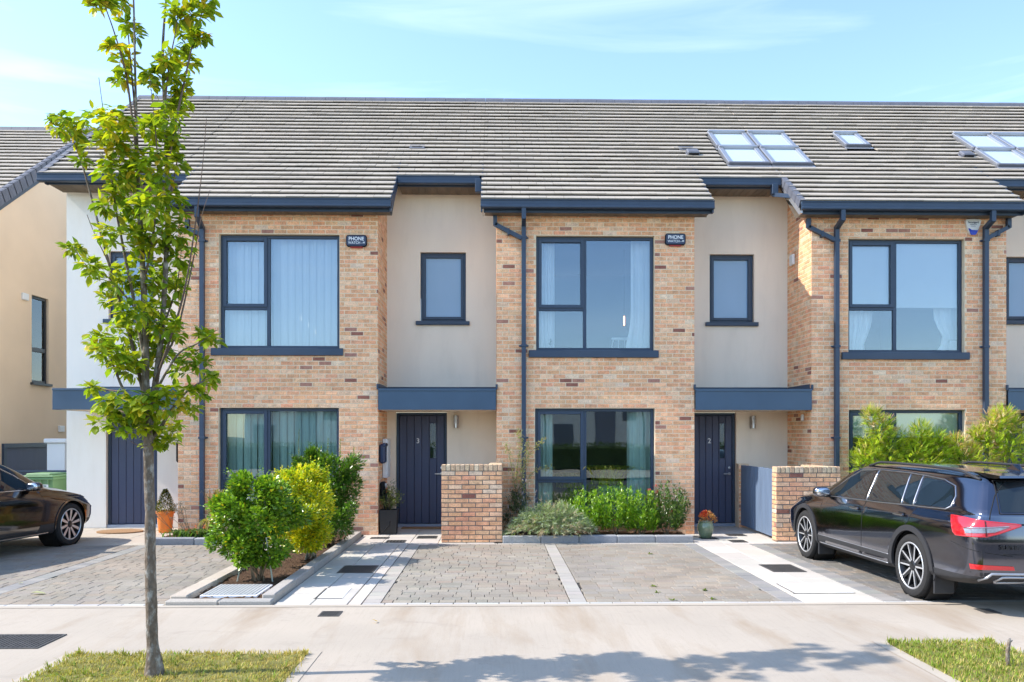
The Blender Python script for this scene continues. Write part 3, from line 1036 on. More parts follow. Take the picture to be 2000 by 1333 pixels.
for (t, wgt) in BR:
    for k in range(3):
        V, F = chamfer_block(0.215, 0.0045, 0.065, 0.002, rb, 0.0014)
        BRICK_PICK.extend([len(BRICK_VARS)] * wgt)
        BRICK_VARS.append((V, F, jitter(t, 0.08, rb)))

def brick_field(pc, a0, a1, z0, z1, frame, holes=(), seed=1, zbase=0.0, course=0.075, bl=0.225, key=None, half=0.0):
    """lays stretcher-bond bricks on a plane: a = distance along it, frame(a, z) -> Matrix; holes = (a0, a1, z0, z1)"""
    rnd = random.Random(seed)
    k0 = int(math.floor((z0 - zbase) / course))
    k = k0
    while zbase + k * course < z1 - 0.01:
        zb, zt = max(z0, zbase + k * course), min(z1, zbase + (k + 1) * course)
        spans = [(a0, a1, zb, zt)]
        for (h0, h1, hz0, hz1) in holes:
            out = []
            for (s0, s1, b, t) in spans:
                if hz1 <= b + 0.004 or hz0 >= t - 0.004 or h1 <= s0 or h0 >= s1:
                    out.append((s0, s1, b, t))
                    continue
                if h0 > s0: out.append((s0, h0, b, t))
                if h1 < s1: out.append((h1, s1, b, t))
                if hz0 - b > 0.02: out.append((max(s0, h0), min(s1, h1), b, hz0))
                if t - hz1 > 0.02: out.append((max(s0, h0), min(s1, h1), hz1, t))
            spans = out
        shift = (bl / 2 if k % 2 else 0.0) + half
        for (s0, s1, b, t) in spans:
            n0 = int(math.floor((s0 - a0 - shift) / bl)) - 1
            x = a0 + shift + n0 * bl
            while x < s1:
                p, q = max(x, s0), min(x + bl, s1)
                if q - p > 0.035:
                    g = 0.0145
                    w, h = q - p - g, t - b - g
                    vi = BRICK_PICK[rnd.randrange(len(BRICK_PICK))]
                    M = frame(p + g / 2, b + g / 2) @ Matrix.Diagonal((w / 0.215, 1 + rnd.uniform(-.15, .15), h / 0.065, 1))
                    pc.add(M, vi, key(p, b) if key else b)
                x += bl
        k += 1

def wall_with_holes(mb, a0, a1, z0, z1, Y, holes, depth):
    """frontal wall at plane Y with openings and their reveals"""
    A = sorted({a0, a1, *[min(a1, max(a0, v)) for h in holes for v in h[:2]]})
    Zs = sorted({z0, z1, *[v for h in holes for v in h[2:]]})
    for i in range(len(A) - 1):
        for j in range(len(Zs) - 1):
            ca, cz = (A[i] + A[i + 1]) / 2, (Zs[j] + Zs[j + 1]) / 2
            if any(h[0] < ca < h[1] and h[2] < cz < h[3] for h in holes):
                continue
            mb.quad((A[i], Y, Zs[j]), (A[i + 1], Y, Zs[j]), (A[i + 1], Y, Zs[j + 1]), (A[i], Y, Zs[j + 1]))
    for (h0, h1, b, t) in holes:
        h0c, h1c = max(h0, a0), min(h1, a1)
        mb.quad((h0, Y, b), (h0, Y + depth, b), (h0, Y + depth, t), (h0, Y, t))
        mb.quad((h1, Y, b), (h1, Y + depth, b), (h1, Y + depth, t), (h1, Y, t))
        mb.quad((h0, Y, t), (h1, Y, t), (h1, Y + depth, t), (h0, Y + depth, t))
        mb.quad((h0, Y, b), (h1, Y, b), (h1, Y + depth, b), (h0, Y + depth, b))

def frame_bars(mb, x0, x1, z0, z1, y0, y1, t):
    """rectangular frame, mitre-free: uprights full height, rails between"""
    mb.bbox(x0, x0 + t, y0, y1, z0, z1, 0.004)
    mb.bbox(x1 - t, x1, y0, y1, z0, z1, 0.004)
    mb.bbox(x0 + t, x1 - t, y0 + .001, y1 - .001, z0, z0 + t, 0.004)
    mb.bbox(x0 + t, x1 - t, y0 + .001, y1 - .001, z1 - t, z1, 0.004)

def pane_box(parent, x0, x1, z0, z1, y, matname):
    mb = MB()
    mb.box(x0, x1, y, y + 0.006, z0, z1)
    return mb.build('pane', matname, parent)

def window(parent, x0, x1, z0, z1, Y, kind, glass, sill=None, split=None, transom=None, metal='navy'):
    """casement window in the plane Y: frame mesh, panes and sill as its own pieces"""
    mb = MB()
    T = 0.052
    y0, y1 = Y, Y + 0.07
    frame_bars(mb, x0, x1, z0, z1, y0, y1, T)
    panes = []
    if kind == 'three':
        xm, zt = split, transom
        mb.bbox(xm - 0.03, xm + 0.03, y0 + .002, y1 - .002, z0 + T, z1 - T, 0.004)
        mb.bbox(x0 + T, xm - 0.03, y0 + .003, y1 - .003, zt - 0.028, zt + 0.028, 0.004)
        frame_bars(mb, x0 + T - .01, xm - 0.02, zt + 0.022, z1 - T + .01, y0 - 0.018, y1 - .02, 0.058)   # opening sash
        panes = [(x0 + T + .046, xm - .076, zt + .078, z1 - T - .046), (x0 + T, xm - .03, z0 + T, zt - .028), (xm + .03, x1 - T, z0 + T, z1 - T)]
    elif kind == 'one':
        frame_bars(mb, x0 + T - .012, x1 - T + .012, z0 + T - .012, z1 - T + .012, y0 - 0.018, y1 - .02, 0.055)
        panes = [(x0 + T + .042, x1 - T - .042, z0 + T + .042, z1 - T - .042)]
    elif kind == 'two':
        zt = transom
        mb.bbox(x0 + T, x1 - T, y0 + .003, y1 - .003, zt - 0.04, zt + 0.04, 0.004)
        frame_bars(mb, x0 + T - .01, x1 - T + .01, zt + 0.03, z1 - T + .01, y0 - 0.018, y1 - .02, 0.05)
        panes = [(x0 + T + .04, x1 - T - .04, zt + .08, z1 - T - .04), (x0 + T, x1 - T, z0 + T, zt - .04)]
    w = mb.build('window', metal, parent)
    for p in panes:
        pane_box(w, p[0], p[1], p[2], p[3], Y + 0.03, glass)
    if sill:
        s = MB()
        s.bbox(sill[0], sill[1], sill[4], Y + 0.02, sill[2], sill[3], 0.006)
        s.build('sill', metal, w)
    return w

def room(parent, x0, x1, z0, z1, y0, y1, matname='interior'):
    mb = MB()
    mb.box(x0, x1, y0, y1, z0, z1, skip='f')
    return mb.build('room_lining', matname, parent)

GUT = [(0, 0), (0, -.012), (.011, -.02), (.011, -.088), (0, -.10), (0, -.125), (.012, -.138), (.115, -.138), (.115, 0), (.103, 0), (.103, -.035), (.022, -.035), (.022, 0)]
def gutter(parent, x0, x1, yf, zt, x0f=None, x1f=None):
    """gutter with a moulded front, fascia board under it, boarded soffit back to the wall"""
    mb = MB()
    mb.prism([(yf + a, zt + b) for a, b in GUT], 'x', x0, x1)
    return mb.build('gutter', 'navy', parent)
def fascia(parent, x0, x1, yf, zt, zb):
    mb = MB()
    mb.bbox(x0, x1, yf, yf + 0.022, zb, zt, 0.004)
    mb.bbox(x0, x1, yf - 0.006, yf - 0.0005, zb + 0.004, zb + 0.034, 0.002)
    return mb.build('fascia', 'navy', parent)
def soffit(parent, x0, x1, y0, y1, z):
    n = int((x1 - x0) / 0.115)
    root = None
    mb = MB()
    mb.box(x0, x1, y0, y1, z + 0.012, z + 0.02)
    s = mb.build('soffit', 'soffit', parent)
    for i in range(n):
        b = MB()
        a = x0 + (x1 - x0) * i / n
        b.bbox(a + 0.004, x0 + (x1 - x0) * (i + 1) / n, y0, y1, z + rt.uniform(0, .002), z + 0.0115, 0.003)
        b.build('board', 'soffit', s)
    return s

# --- openings measured in the photograph
BAYS = {3: (348, 738), 2: (970, 1356), 1: (1585, 1965), 0: (2196, 2572)}
def hole(px0, px1, py0, py1, Y):
    a, b = PX(px0, Y), PX(px1, Y)
    xm = (a + b) / 2
    return [a, b, PZ(py1, xm, Y), PZ(py0, xm, Y)]
UPW = {3: (428, 663, 458, 684), 2: (1047, 1278, 461, 688), 1: (1657, 1884, 467, 692), 0: (2268, 2492, 470, 695)}
DNW = {3: (427, 662, 797, 998), 2: (1045, 1279, 798, 998), 1: (1658, 1885, 801, 998), 0: (2268, 2492, 802, 998)}
SPLIT = {3: 525, 2: 1142, 1: 1747, 0: 2358}
UTR = {3: 603, 2: 605, 1: 604, 0: 606}
SMW = {4: (212, 300, 491, 627), 3: (821, 910, 493, 631), 2: (1386, 1473, 497, 633), 1: (1965, 2062, 502, 630), 0: (2600, 2690, 504, 632)}
DOOR = {4: (207, 307), 3: (773, 873), 2: (1349, 1438), 1: (1936, 2036), 0: (2560, 2650)}
REC = {4: (130, 348), 3: (738, 970), 2: (1356, 1585), 1: (1965, 2190), 0: (2580, 2780)}

bayx = {k: (PX(v[0], YB), PX(v[1], YB)) for k, v in BAYS.items()}
X_LEFT = PX(130, YR)
hx = {4: (X_LEFT, bayx[3][0]), 3: (bayx[3][0], bayx[2][0]), 2: (bayx[2][0], bayx[1][0]), 1: (bayx[1][0], bayx[0][0]), 0: (bayx[0][0], bayx[0][0] + 5.5)}
HOUSE_LABEL = {
    4: 'narrow off-white end of the terrace behind the street tree, with the plain blue plank door',
    3: 'brick fronted terraced house with the number 3 door and closed vertical blinds',
    2: 'brick fronted terraced house with the number 2 door and white curtains upstairs',
    1: 'brick fronted terraced house behind the black estate car, with the white and blue alarm box',
    0: 'next house of the row, only its roof showing at the top right corner',
}
houses = {}
Z_BAYTOP = PZ(423, 0.0, YB)
Z_RECTOP = PZ(377, 0.0, YR)
for k in (4, 3, 2, 1, 0):
    x0, x1 = hx[k]
    H = thing('terraced_house', HOUSE_LABEL[k], 'house', ((x0 + x1) / 2, YB, 0), 'houses of the brick terrace')
    houses[k] = H
    has_bay = k != 4
    rx0 = x0 if k == 4 else bayx[k][1]
    rx1 = x1
    # ---- recess wall (render)
    dpx = DOOR[k]
    door = [PX(dpx[0], YR), PX(dpx[1], YR), 0.0, PZX(806, 820, YR)]
    sm = hole(*SMW[k], YR)
    holes = [sm, door]
    mb = MB()
    ra, rb_ = rx0 - (0 if k == 4 else 0.0), rx1
    wall_with_holes(mb, ra, rb_, 0.0, Z_RECTOP + 0.12, YR, holes, 0.10)
    if k == 4:
        mb.quad((ra, YR, 0), (ra, Y_BACK - .6, 0), (ra, Y_BACK - .6, 6.3), (ra, YR, 6.3 + .1))
        mb.add([(ra, Y_BACK - .6, 5.8), (ra, YR, 5.8), (ra, YR, roof_z(YR) - .03), (ra, Y_RIDGE, Z_RIDGE - .03), (ra, Y_BACK - .6, roof_z(YR) - .03)], [(0, 1, 2, 3, 4)])
    rw = mb.build('rendered_wall', 'render_sunlit' if k == 4 else 'render', H)
    # ---- brick bay
    if has_bay:
        bx0, bx1 = bayx[k]
        up, dn = hole(*UPW[k], YB), hole(*DNW[k], YB)
        mb = MB()
        wall_with_holes(mb, bx0, bx1, 0.0, Z_BAYTOP + 0.05, YB, [up, dn], 0.10)
        for sx in (bx0, bx1):
            mb.quad((sx, YB, 0), (sx, YR, 0), (sx, YR, Z_RECTOP + .1), (sx, YB, Z_BAYTOP + .05))
        bw = mb.build('brick_wall', 'mortar', H)
        pc = Pieces(BRICK_VARS, 'brick')
        fr = lambda a, z: Matrix.Translation((a, YB, z))
        brick_field(pc, bx0 - .009, bx1 + .009, 0.0, Z_BAYTOP + .03, fr, [up, dn], seed=100 + k,
                    key=lambda a, z: abs(z - 2.6) + 0.02 * abs(a))
        # returns: right side faces +X, left side faces -X
        RZ = Matrix.Rotation(math.pi / 2, 4, 'Z')
        LZ = Matrix.Rotation(-math.pi / 2, 4, 'Z')
        frR = lambda a, z: Matrix.Translation((bx1, a, z)) @ RZ
        frL = lambda a, z: Matrix.Translation((bx0, 2 * YB + 1.2 - a, z)) @ LZ
        for fr2, sd in ((frR, 1), (frL, 2)):
            n_before = len(pc.items)
            brick_field(pc, YB, YR, 0.0, Z_RECTOP - .02, fr2, [], seed=200 + k * 3 + sd, key=lambda a, z: 50, half=0.11)
            pc.items[n_before:] = [it for it in pc.items[n_before:] if it[0].translation.z + .09 < roof_z(it[0].translation.y) - .33]
        # brick soffits and jambs of the openings
        pc.emit('brick', bw, 300, 'brick_field')
        # windows
        sp = PX(SPLIT[k], YB + .1)
        zt = PZ(UTR[k], sp, YB + .1)
        w1 = window(H, up[0] + .004, up[1] - .004, up[2] + 0.03, up[3] - .004, YB + 0.085, 'three', 'glass_up',
                    sill=(up[0] - .13, up[1] + .07, up[2] - .10, up[2] + .028, YB - 0.055), split=sp, transom=zt)
        w2 = window(H, dn[0] + .004, dn[1] - .004, dn[2] + 0.03, dn[3] - .004, YB + 0.085, 'three', 'glass',
                    sill=(dn[0] - .10, dn[1] + .07, dn[2] - .09, dn[2] + .028, YB - 0.05), split=sp, transom=PZ(940, sp, YB + .1))
        room(H, bx0 + .25, bx1 - .25, 2.95, 5.45, YB + .16, YB + 4.3)
        room(H, bx0 + .25, bx1 - .25, 0.15, 2.62, YB + .16, YB + 4.6)
    # ---- recess window and door
    s = SMW[k]
    w = window(H, sm[0] + .004, sm[1] - .004, sm[2] + .03, sm[3] - .004, YR + 0.08, 'one', 'frosted',
               sill=(sm[0] - .085, sm[1] + .07, sm[2] - .045, sm[2] + .028, YR - 0.06))
    d0, d1, _, dt = door
    F_ = 0.055
    mb = MB()
    yd = YR + 0.075
    mb.bbox(d0 + .003, d0 + F_, yd, yd + .07, 0.06, dt - .003, .004)
    mb.bbox(d1 - F_, d1 - .003, yd, yd + .07, 0.06, dt - .003, .004)
    mb.bbox(d0 + F_, d1 - F_, yd + .001, yd + .069, dt - F_, dt - .003, .004)
    D = mb.build('front_door', 'navy', H)
    mb = MB()
    mb.bbox(d0 + .002, d1 - .002, yd - .05, yd + .07, 0.0, 0.058, .004)
    mb.build('threshold', 'threshold', D)
    nb = 6
    bx = [d0 + F_ + .004 + (d1 - d0 - 2 * F_ - .008) * i / nb for i in range(nb + 1)]
    lite = (bx[4] + .004, bx[5] - .004, PZ(897, d1, YR), PZ(826, d1, YR)) if k != 4 else None
    for i in range(nb):
        mb = MB()
        yb_ = yd + .012
        if lite and i == 4:
            mb.bbox(bx[i] + .003, bx[i + 1] - .003, yb_, yb_ + .045, 0.066, lite[2], .005)
            mb.build('plank', 'door_navy', D)
            mb = MB()
            mb.bbox(bx[i] + .003, bx[i + 1] - .003, yb_, yb_ + .045, lite[3], dt - F_ - .006, .005)
        else:
            mb.bbox(bx[i] + .003, bx[i + 1] - .003, yb_, yb_ + .045, 0.066, dt - F_ - .006, .005)
        mb.build('plank', 'door_navy', D)
    mb = MB(); mb.box(d0 + F_, d1 - F_, yd + .058, yd + .066, .066, dt - F_); mb.build('backing', 'black', D)
    if lite:
        mb = MB()
        frame_bars(mb, lite[0] - .004, lite[1] + .004, lite[2], lite[3], yd + .004, yd + .016, .016)
        mb.build('glazing_bead', 'door_navy', D)
        pane_box(D, lite[0] + .012, lite[1] - .012, lite[2] + .016, lite[3] - .016, yd + .02, 'glass')
        if k: text_mesh({3: '3', 2: '2', 1: '1', 0: '1'}[k], 0.135, 'house_number', 'white_ink', D, (bx[2] + .07, yd + .009, PZ(862, d0, YR)), extrude=.003, bold=.001)
        mb = MB()
        hx_ = d1 - F_ - .055
        hz = PZ(926, d1, YR)
        mb.bar([(hx_, yd + .01, hz), (hx_, yd - .05, hz)], .02)
        mb.bar([(hx_ + .008, yd - .05, hz), (hx_ - .125, yd - .05, hz)], .02)
        mb.lathe([(0, yd + .0), (.026, yd + .002), (.026, yd + .012)], (hx_, 0, hz), 14, 'y')
        mb.lathe([(0, yd + .0), (.024, yd + .002), (.024, yd + .012)], (hx_, 0, hz + .115), 14, 'y')
        mb.build('handle', 'steel', D)
    mb = MB(); mb.box(d0 + .01, d1 - .01, YR + .16, YR + .2, 0.0, dt); mb.build('hall_lining', 'black', H)
    # ---- canopy over the door
    if k == 4:
        cx0, cx1 = PX(102, 14.5), bayx[3][0] - 0.004
    else:
        cx0, cx1 = bayx[k][1] + 0.012, hx[k][1] - 0.012
    cz0, cz1 = PZX(801, 850, 14.5), PZX(760, 850, 14.5)
    mb = MB()
    mb.bbox(cx0, cx1, 14.50, 14.525, cz0, cz1, .004)
    mb.bbox(cx0, cx1, 14.485, 14.499, cz1 - .035, cz1 + .006, .003)
    if k == 4:
        mb.bbox(cx0, cx0 + .02, 14.527, YR - .002, cz0, cz1 - .001, .004)
    C = mb.build('door_canopy', 'navy_light', H)
    mb = MB(); mb.box(cx0, cx1, 14.527, YR - .002, cz1 - .03, cz1 - .002); mb.build('canopy_top', 'navy', C)
    mb = MB(); mb.box(cx0 + (.022 if k == 4 else .002), cx1 - .002, 14.527, YR - .002, cz0 + .004, cz0 + .02); mb.build('canopy_soffit', 'render', C)
    mb = MB()
    mb.bbox(max(cx0, x0 if k == 4 else cx0), cx1, YR - .03, YR - .002, cz1 + .0, cz1 + .105, .004)
    if k != 4:
        mb.bbox(cx0 - .002, cx0 + .004, 14.60, YR - .04, cz1 + .0, cz1 + .10, .002)
        mb.bbox(cx1 - .004, cx1 + .002, 14.60, YR - .04, cz1 + .0, cz1 + .10, .002)
        mb.bbox(cx0 - .03, cx0 + .006, YB - .05, YB - .014, cz1 - .01, cz1 + .085, .004)
        mb.bbox(cx1 - .006, cx1 + .03, YB - .05, YB - .014, cz1 - .01, cz1 + .085, .004)
    mb.build('flashing', 'navy', C)
    # ---- wall light
    lx, lz = (PX({3: 891, 2: 1469, 1: 2055, 4: 0, 0: 0}[k], YR), PZX({3: 824, 2: 825, 1: 826, 4: 824, 0: 824}[k], 891, YR))
    if k in (3, 2, 1):
        root = thing('wall_light', {3: 'steel bulkhead wall light above the low wall, right of the number 3 door', 2: 'steel bulkhead wall light above the blue plank gate',
                                    1: 'steel bulkhead wall light beside the door at the right edge'}[k], 'wall light', (lx, YR, lz), 'steel lights beside the front doors')
        mb = MB(); mb.bbox(lx - .05, lx + .05, YR - .02, YR - .001, lz - .12, lz + .11, .006); mb.build('back_plate', 'steel', root)
        mb = MB(); mb.lathe([(0, lz - .12), (.042, lz - .12), (.042, lz - .03)], (lx, YR - .075, 0), 16); mb.lathe([(0, lz + .115), (.05, lz + .115), (.05, lz + .095), (0, lz + .095)], (lx, YR - .075, 0), 16); mb.build('body', 'steel', root, smooth=True, angle=40)
        mb = MB(); mb.lathe([(.034, lz - .03), (.034, lz + .094)], (lx, YR - .075, 0), 16); mb.build('diffuser', 'white_plastic', root, smooth=True)
        for q in range(4):
            mb = MB(); zq = lz - .01 + q * .027
            mb.lathe([(.046, zq), (.052, zq), (.052, zq + .008), (.046, zq + .008), (.046, zq)], (lx, YR - .075, 0), 16); mb.build('guard_ring', 'steel', root)

# ---- roofs
SKY = []      # skylight openings on the slope: (x0, x1, s0, s1)
def slope_at(px, py):
    """photo point on the roof plane -> (X, s)"""
    t = (HOR - py) / FPX
    # z - EYE = t * zc ; z = ZE + TANP (Y - YE)
    lo, hi = 13.5, 21.0
    for _ in range(50):
        Y = (lo + hi) / 2
        X = PX(px, Y)
        if roof_z(Y) - PZ(py, X, Y) > 0: hi = Y
        else: lo = Y
    return PX(px, Y), (Y - YE) / COSP
def sky_rect(tl, br):
    a, s1 = slope_at(*tl)
    b, s0 = slope_at(*br)
    return (a, b, s0, s1)
sk_main = sky_rect((1378, 264), (1590, 328))
sk_small = sky_rect((1622, 266), (1703, 292))
sk_right = (sk_main[0] + 5.25, sk_main[1] + 5.25, sk_main[2], sk_main[3])
cell = []
for (a, b, s0, s1) in (sk_main, sk_right):
    w = (b - a) / 2
    h = (s1 - s0) / 2
    for i in range(2):
        for j in range(2):
            cell.append((a + w * i, a + w * (i + 1), s0 + h * j, s0 + h * (j + 1), 2 if a == sk_main[0] else 1, i, j))
cell.append((*sk_small, 1, -1, -1))
def in_sky(x0, x1, s):
    for (a, b, s0, s1) in (sk_main, sk_right, sk_small):
        if x1 > a - .03 and x0 < b + .03 and s0 - .10 < s < s1 + .02:
            return (a - .03, b + .03)
    return None

OV = 0.25
def tile_frame(x, s):
    return Matrix.Translation((x, YE + s * COSP, ZE + s * SINP)) @ SLOPE
def lay_tiles(parent, ranges, seed, limit=300, kx=0.0):
    """ranges(row) -> list of (x0, x1)"""
    rnd = random.Random(seed)
    pc = Pieces(TILE_VARS, 'roof_tile')
    TW = 0.30
    for i in range(NROW):
        s = SS[i]
        for (a, b) in ranges(i):
            x = math.floor(a / TW) * TW + (TW / 2 if i % 2 else 0) - TW
            while x < b:
                p, q = max(a, x), min(b, x + TW)
                x += TW
                if q - p < .03: continue
                cut = in_sky(p, q, s + .12)
                segs = [(p, q)]
                if cut:
                    segs = [(p, min(q, cut[0])), (max(p, cut[1]), q)]
                for (u, v) in segs:
                    if v - u < .03: continue
                    M = tile_frame(u + .002 + rnd.uniform(-.001, .001), s + rnd.uniform(-.0015, .0015)) @ Matrix.Diagonal(((v - u - .0025) / .296, (GA[i] + .035) / .30, 1 + rnd.uniform(-.05, .05), 1))
                    pc.add(M, rnd.randrange(len(TILE_VARS)), s + 0.03 * abs(u - kx))
    pc.emit('roof_tile', parent, limit, 'roof_tile_field')

X_ROOF_L = PX(78, Y_REC)
roof_spans = {4: (X_ROOF_L, hx[3][0] - OV), 3: (hx[3][0] - OV, hx[2][0] - OV), 2: (hx[2][0] - OV, hx[1][0] - OV), 1: (hx[1][0] - OV, hx[0][0] - OV), 0: (hx[0][0] - OV, hx[0][1] + .1)}
bay_eave = {3: (PX(332, YE), PX(764, YE)), 2: (PX(939, YE), PX(1394, YE)), 1: (PX(1564, YE), PX(2003, YE)), 0: (PX(2174, YE), PX(2612, YE))}
for k in (4, 3, 2, 1, 0):
    H = houses[k]
    a, b = roof_spans[k]
    mb = MB()
    e0 = YE + .02
    if k != 4:
        ba, bb = bay_eave[k]
        mb.quad((ba + .02, e0, roof_z(e0) - .012), (bb - .02, e0, roof_z(e0) - .012), (bb - .02, Y_REC + .05, roof_z(Y_REC + .05) - .012), (ba + .02, Y_REC + .05, roof_z(Y_REC + .05) - .012))
    yr = Y_REC + .02
    mb.quad((a, yr, roof_z(yr) - .013), (b, yr, roof_z(yr) - .013), (b, Y_RIDGE, Z_RIDGE - .013), (a, Y_RIDGE, Z_RIDGE - .013))
    mb.quad((a, Y_RIDGE, Z_RIDGE - .013), (b, Y_RIDGE, Z_RIDGE - .013), (b, Y_BACK, ZE), (a, Y_BACK, ZE))
    rf = mb.build('roof', 'roof_deck', H)
    def ranges(i, a=a, b=b, k=k):
        if i < 5:
            return [bay_eave[k]] if k != 4 else []
        return [(a, b)]
    lay_tiles(rf, ranges, 300 + k, 300, (a + b) / 2 if k > 1 else a + (2.5 if k else .8))
    # ridge tiles
    n = int(round((b - a) / 0.45))
    for i in range(n):
        mb = MB()
        u, v = a + (b - a) * i / n, a + (b - a) * (i + 1) / n
        pts = [(Y_RIDGE - .13, Z_RIDGE - .055), (Y_RIDGE - .10, Z_RIDGE + .02), (Y_RIDGE - .04, Z_RIDGE + .075), (Y_RIDGE + .04, Z_RIDGE + .075), (Y_RIDGE + .10, Z_RIDGE + .02), (Y_RIDGE + .13, Z_RIDGE - .055)]
        mb.prism([(p, q + rt.uniform(-.002, .002)) for p, q in pts], 'x', u + .004, v - .002)
        mb.build('ridge_tile', 'verge_tile', rf)
    # eaves of the bay
    if k != 4:
        gutter(H, ba - .0, bb + .0, YE - .075, ZE + .005)
        fz0 = PZX(419, 1100, 14.36)
        fascia(H, ba + .05, bb - .03, YE + .075, ZE - .10, fz0)
        soffit(H, ba + .07, bb - .05, YE + .10, YB - .012, fz0 + .01)
        # verge boards at both ends of the projecting eave
        for sx, sg in ((ba, 1), (bb, -1)):
            mb = MB()
            X0_, X1_ = (sx, sx + .03) if sg > 0 else (sx - .03, sx)
            y0_, y1_ = YE - .01, YR + .02
            pts = [(y0_, roof_z(y0_) + .03), (y1_, roof_z(y1_) + .03), (y1_, roof_z(y1_) - .16), (y0_ + .10, fz0), (y0_, fz0)]
            mb.prism(pts, 'x', X0_ - .012 * sg, X0_ + .018 if sg > 0 else X1_ + .012) if False else mb.prism(pts, 'x', X0_, X1_)
            mb.build('bargeboard', 'trim_silver' if (k == 1 and sg > 0) else 'navy', H)
            # side soffit between bargeboard and brick
            bx_ = bayx[k][0] if sg > 0 else bayx[k][1]
            mb = MB()
            u, v = sorted((sx + .03 * sg, bx_))
            mb.add([(u, YB, fz0 + .012), (v, YB, fz0 + .012), (v, YR, roof_z(YR) - .15), (u, YR, roof_z(YR) - .15)], [(0, 1, 2, 3)])
            mb.build('verge_soffit', 'soffit', H)
        if k == 1:
            # dry verge units on the left rake
            for i in range(5):
                s0, s1 = SS[i] - .02, SS[i + 1]
                mb = MB()
                x_ = ba
                P = lambda s, n: (YE + s * COSP - n * SINP, ZE + s * SINP + n * COSP)
                pts = [P(s0, .052), P(s1, .045), P(s1, -.075), P(s0, -.085)]
                mb.prism(pts, 'x', x_ - .028, x_ - .004)
                pts = [P(s0, .056), P(s1, .048), P(s1, .038), P(s0, .040)]
                mb.prism(pts, 'x', x_ - .004, x_ + .075)
                mb.build('verge_unit', 'verge_tile', rf)
    # eaves of the recess
    if k == 4:
        ga, gb = X_ROOF_L - .02, bay_eave[3][0] - .01
    else:
        ga, gb = bay_eave[k][1] + .005, (bay_eave[k - 1][0] - .035 if k > 0 else hx[0][1] + .05)
    gutter(H, ga, gb, Y_REC - .075, Z_REC + .005)
    fz1 = PZX(367, 1000, Y_REC + .09)
    fascia(H, ga + (.10 if k == 4 else .004), gb - .004, Y_REC + .075, Z_REC - .10, fz1)
    soffit(H, ga + (.12 if k == 4 else .004), gb - .004, Y_REC + .10, YR - .003, fz1 + .01)
    if k == 4:
        mb = MB()
        pts = [(Y_REC - .02, roof_z(Y_REC) + .0), (Y_RIDGE, Z_RIDGE + .03), (Y_RIDGE, Z_RIDGE - .15), (Y_REC + .12, fz1), (Y_REC + .03, fz1)]
        mb.prism(pts, 'x', ga + .085, ga + .115)
        mb.build('bargeboard', 'navy', H)
        for i in range(5, NROW):
            s0, s1 = SS[i] - .02, SS[i + 1]
            P = lambda s, n: (YE + s * COSP - n * SINP, ZE + s * SINP + n * COSP)
            mb = MB()
            mb.prism([P(s0, .052), P(s1, .045), P(s1, -.075), P(s0, -.085)], 'x', a - .028, a - .004)
            mb.prism([P(s0, .056), P(s1, .048), P(s1, .038), P(s0, .040)], 'x', a - .004, a + .075)
            mb.build('verge_unit', 'verge_tile', rf)

# ---- skylights (parts of the houses' roofs are tiled round them)
def skylight(a, b, s0, s1, house, i, j, label, group):
    n0 = 0.02
    base = Matrix.Translation((0, YE, ZE)) @ SLOPE
    ctr = base @ Vector(((a + b) / 2, (s0 + s1) / 2, 0))
    root = thing('skylight', label, 'skylight', ctr, group)
    def prim(x0, x1, t0, t1, h0, h1, c=.006):
        mb = MB()
        mb.bbox(x0, x1, t0, t1, h0, h1, c)
        mb.v = [tuple(base @ Vector(p)) for p in mb.v]
        return mb
    g = .02
    a, b, s0, s1 = a + g, b - g, s0 + g, s1 - g
    F = .085
    f = prim(a, a + F, s0, s1, -.01, .085)
    for q in (prim(b - F, b, s0, s1, -.01, .085), prim(a + F, b - F, s0, s0 + F * .9, -.01, .075), prim(a + .01, b - .01, s1 - F * .75, s1 + .01, .02, .115), prim(a - .03, b + .03, s0 - .09, s0, .028, .036, .002)):
        f.add(q.v, q.f)
    f.build('frame', 'trim_silver', root)
    p = prim(a + F, b - F, s0 + F * .9, s1 - F * .75, .035, .05, .002)
    p.build('pane', 'skylight_pane', root)
    h = prim(a - .005, b + .005, s0 - .005, s0 + .06, .0, .092, .01)
    h.build('cover_cap', 'verge_tile', root)
names = {(2, 0, 0): 'lower left skylight of the group of four above the recess of number 2', (2, 1, 0): 'lower right skylight of the group of four above the recess of number 2',
         (2, 0, 1): 'upper left skylight of the group of four above the recess of number 2', (2, 1, 1): 'upper right skylight of the group of four above the recess of number 2',
         (1, 0, 0): 'lower left skylight of the group cut by the right edge', (1, 1, 0): 'lower right skylight of the group cut by the right edge',
         (1, 0, 1): 'upper left skylight of the group cut by the right edge', (1, 1, 1): 'upper right skylight of the group cut by the right edge',
         (1, -1, -1): 'small single skylight standing alone between the two groups of four'}
for (a, b, s0, s1, hk, i, j) in cell:
    skylight(a, b, s0, s1, hk, i, j, names[(hk, i, j)], 'skylights in the tiled roof')
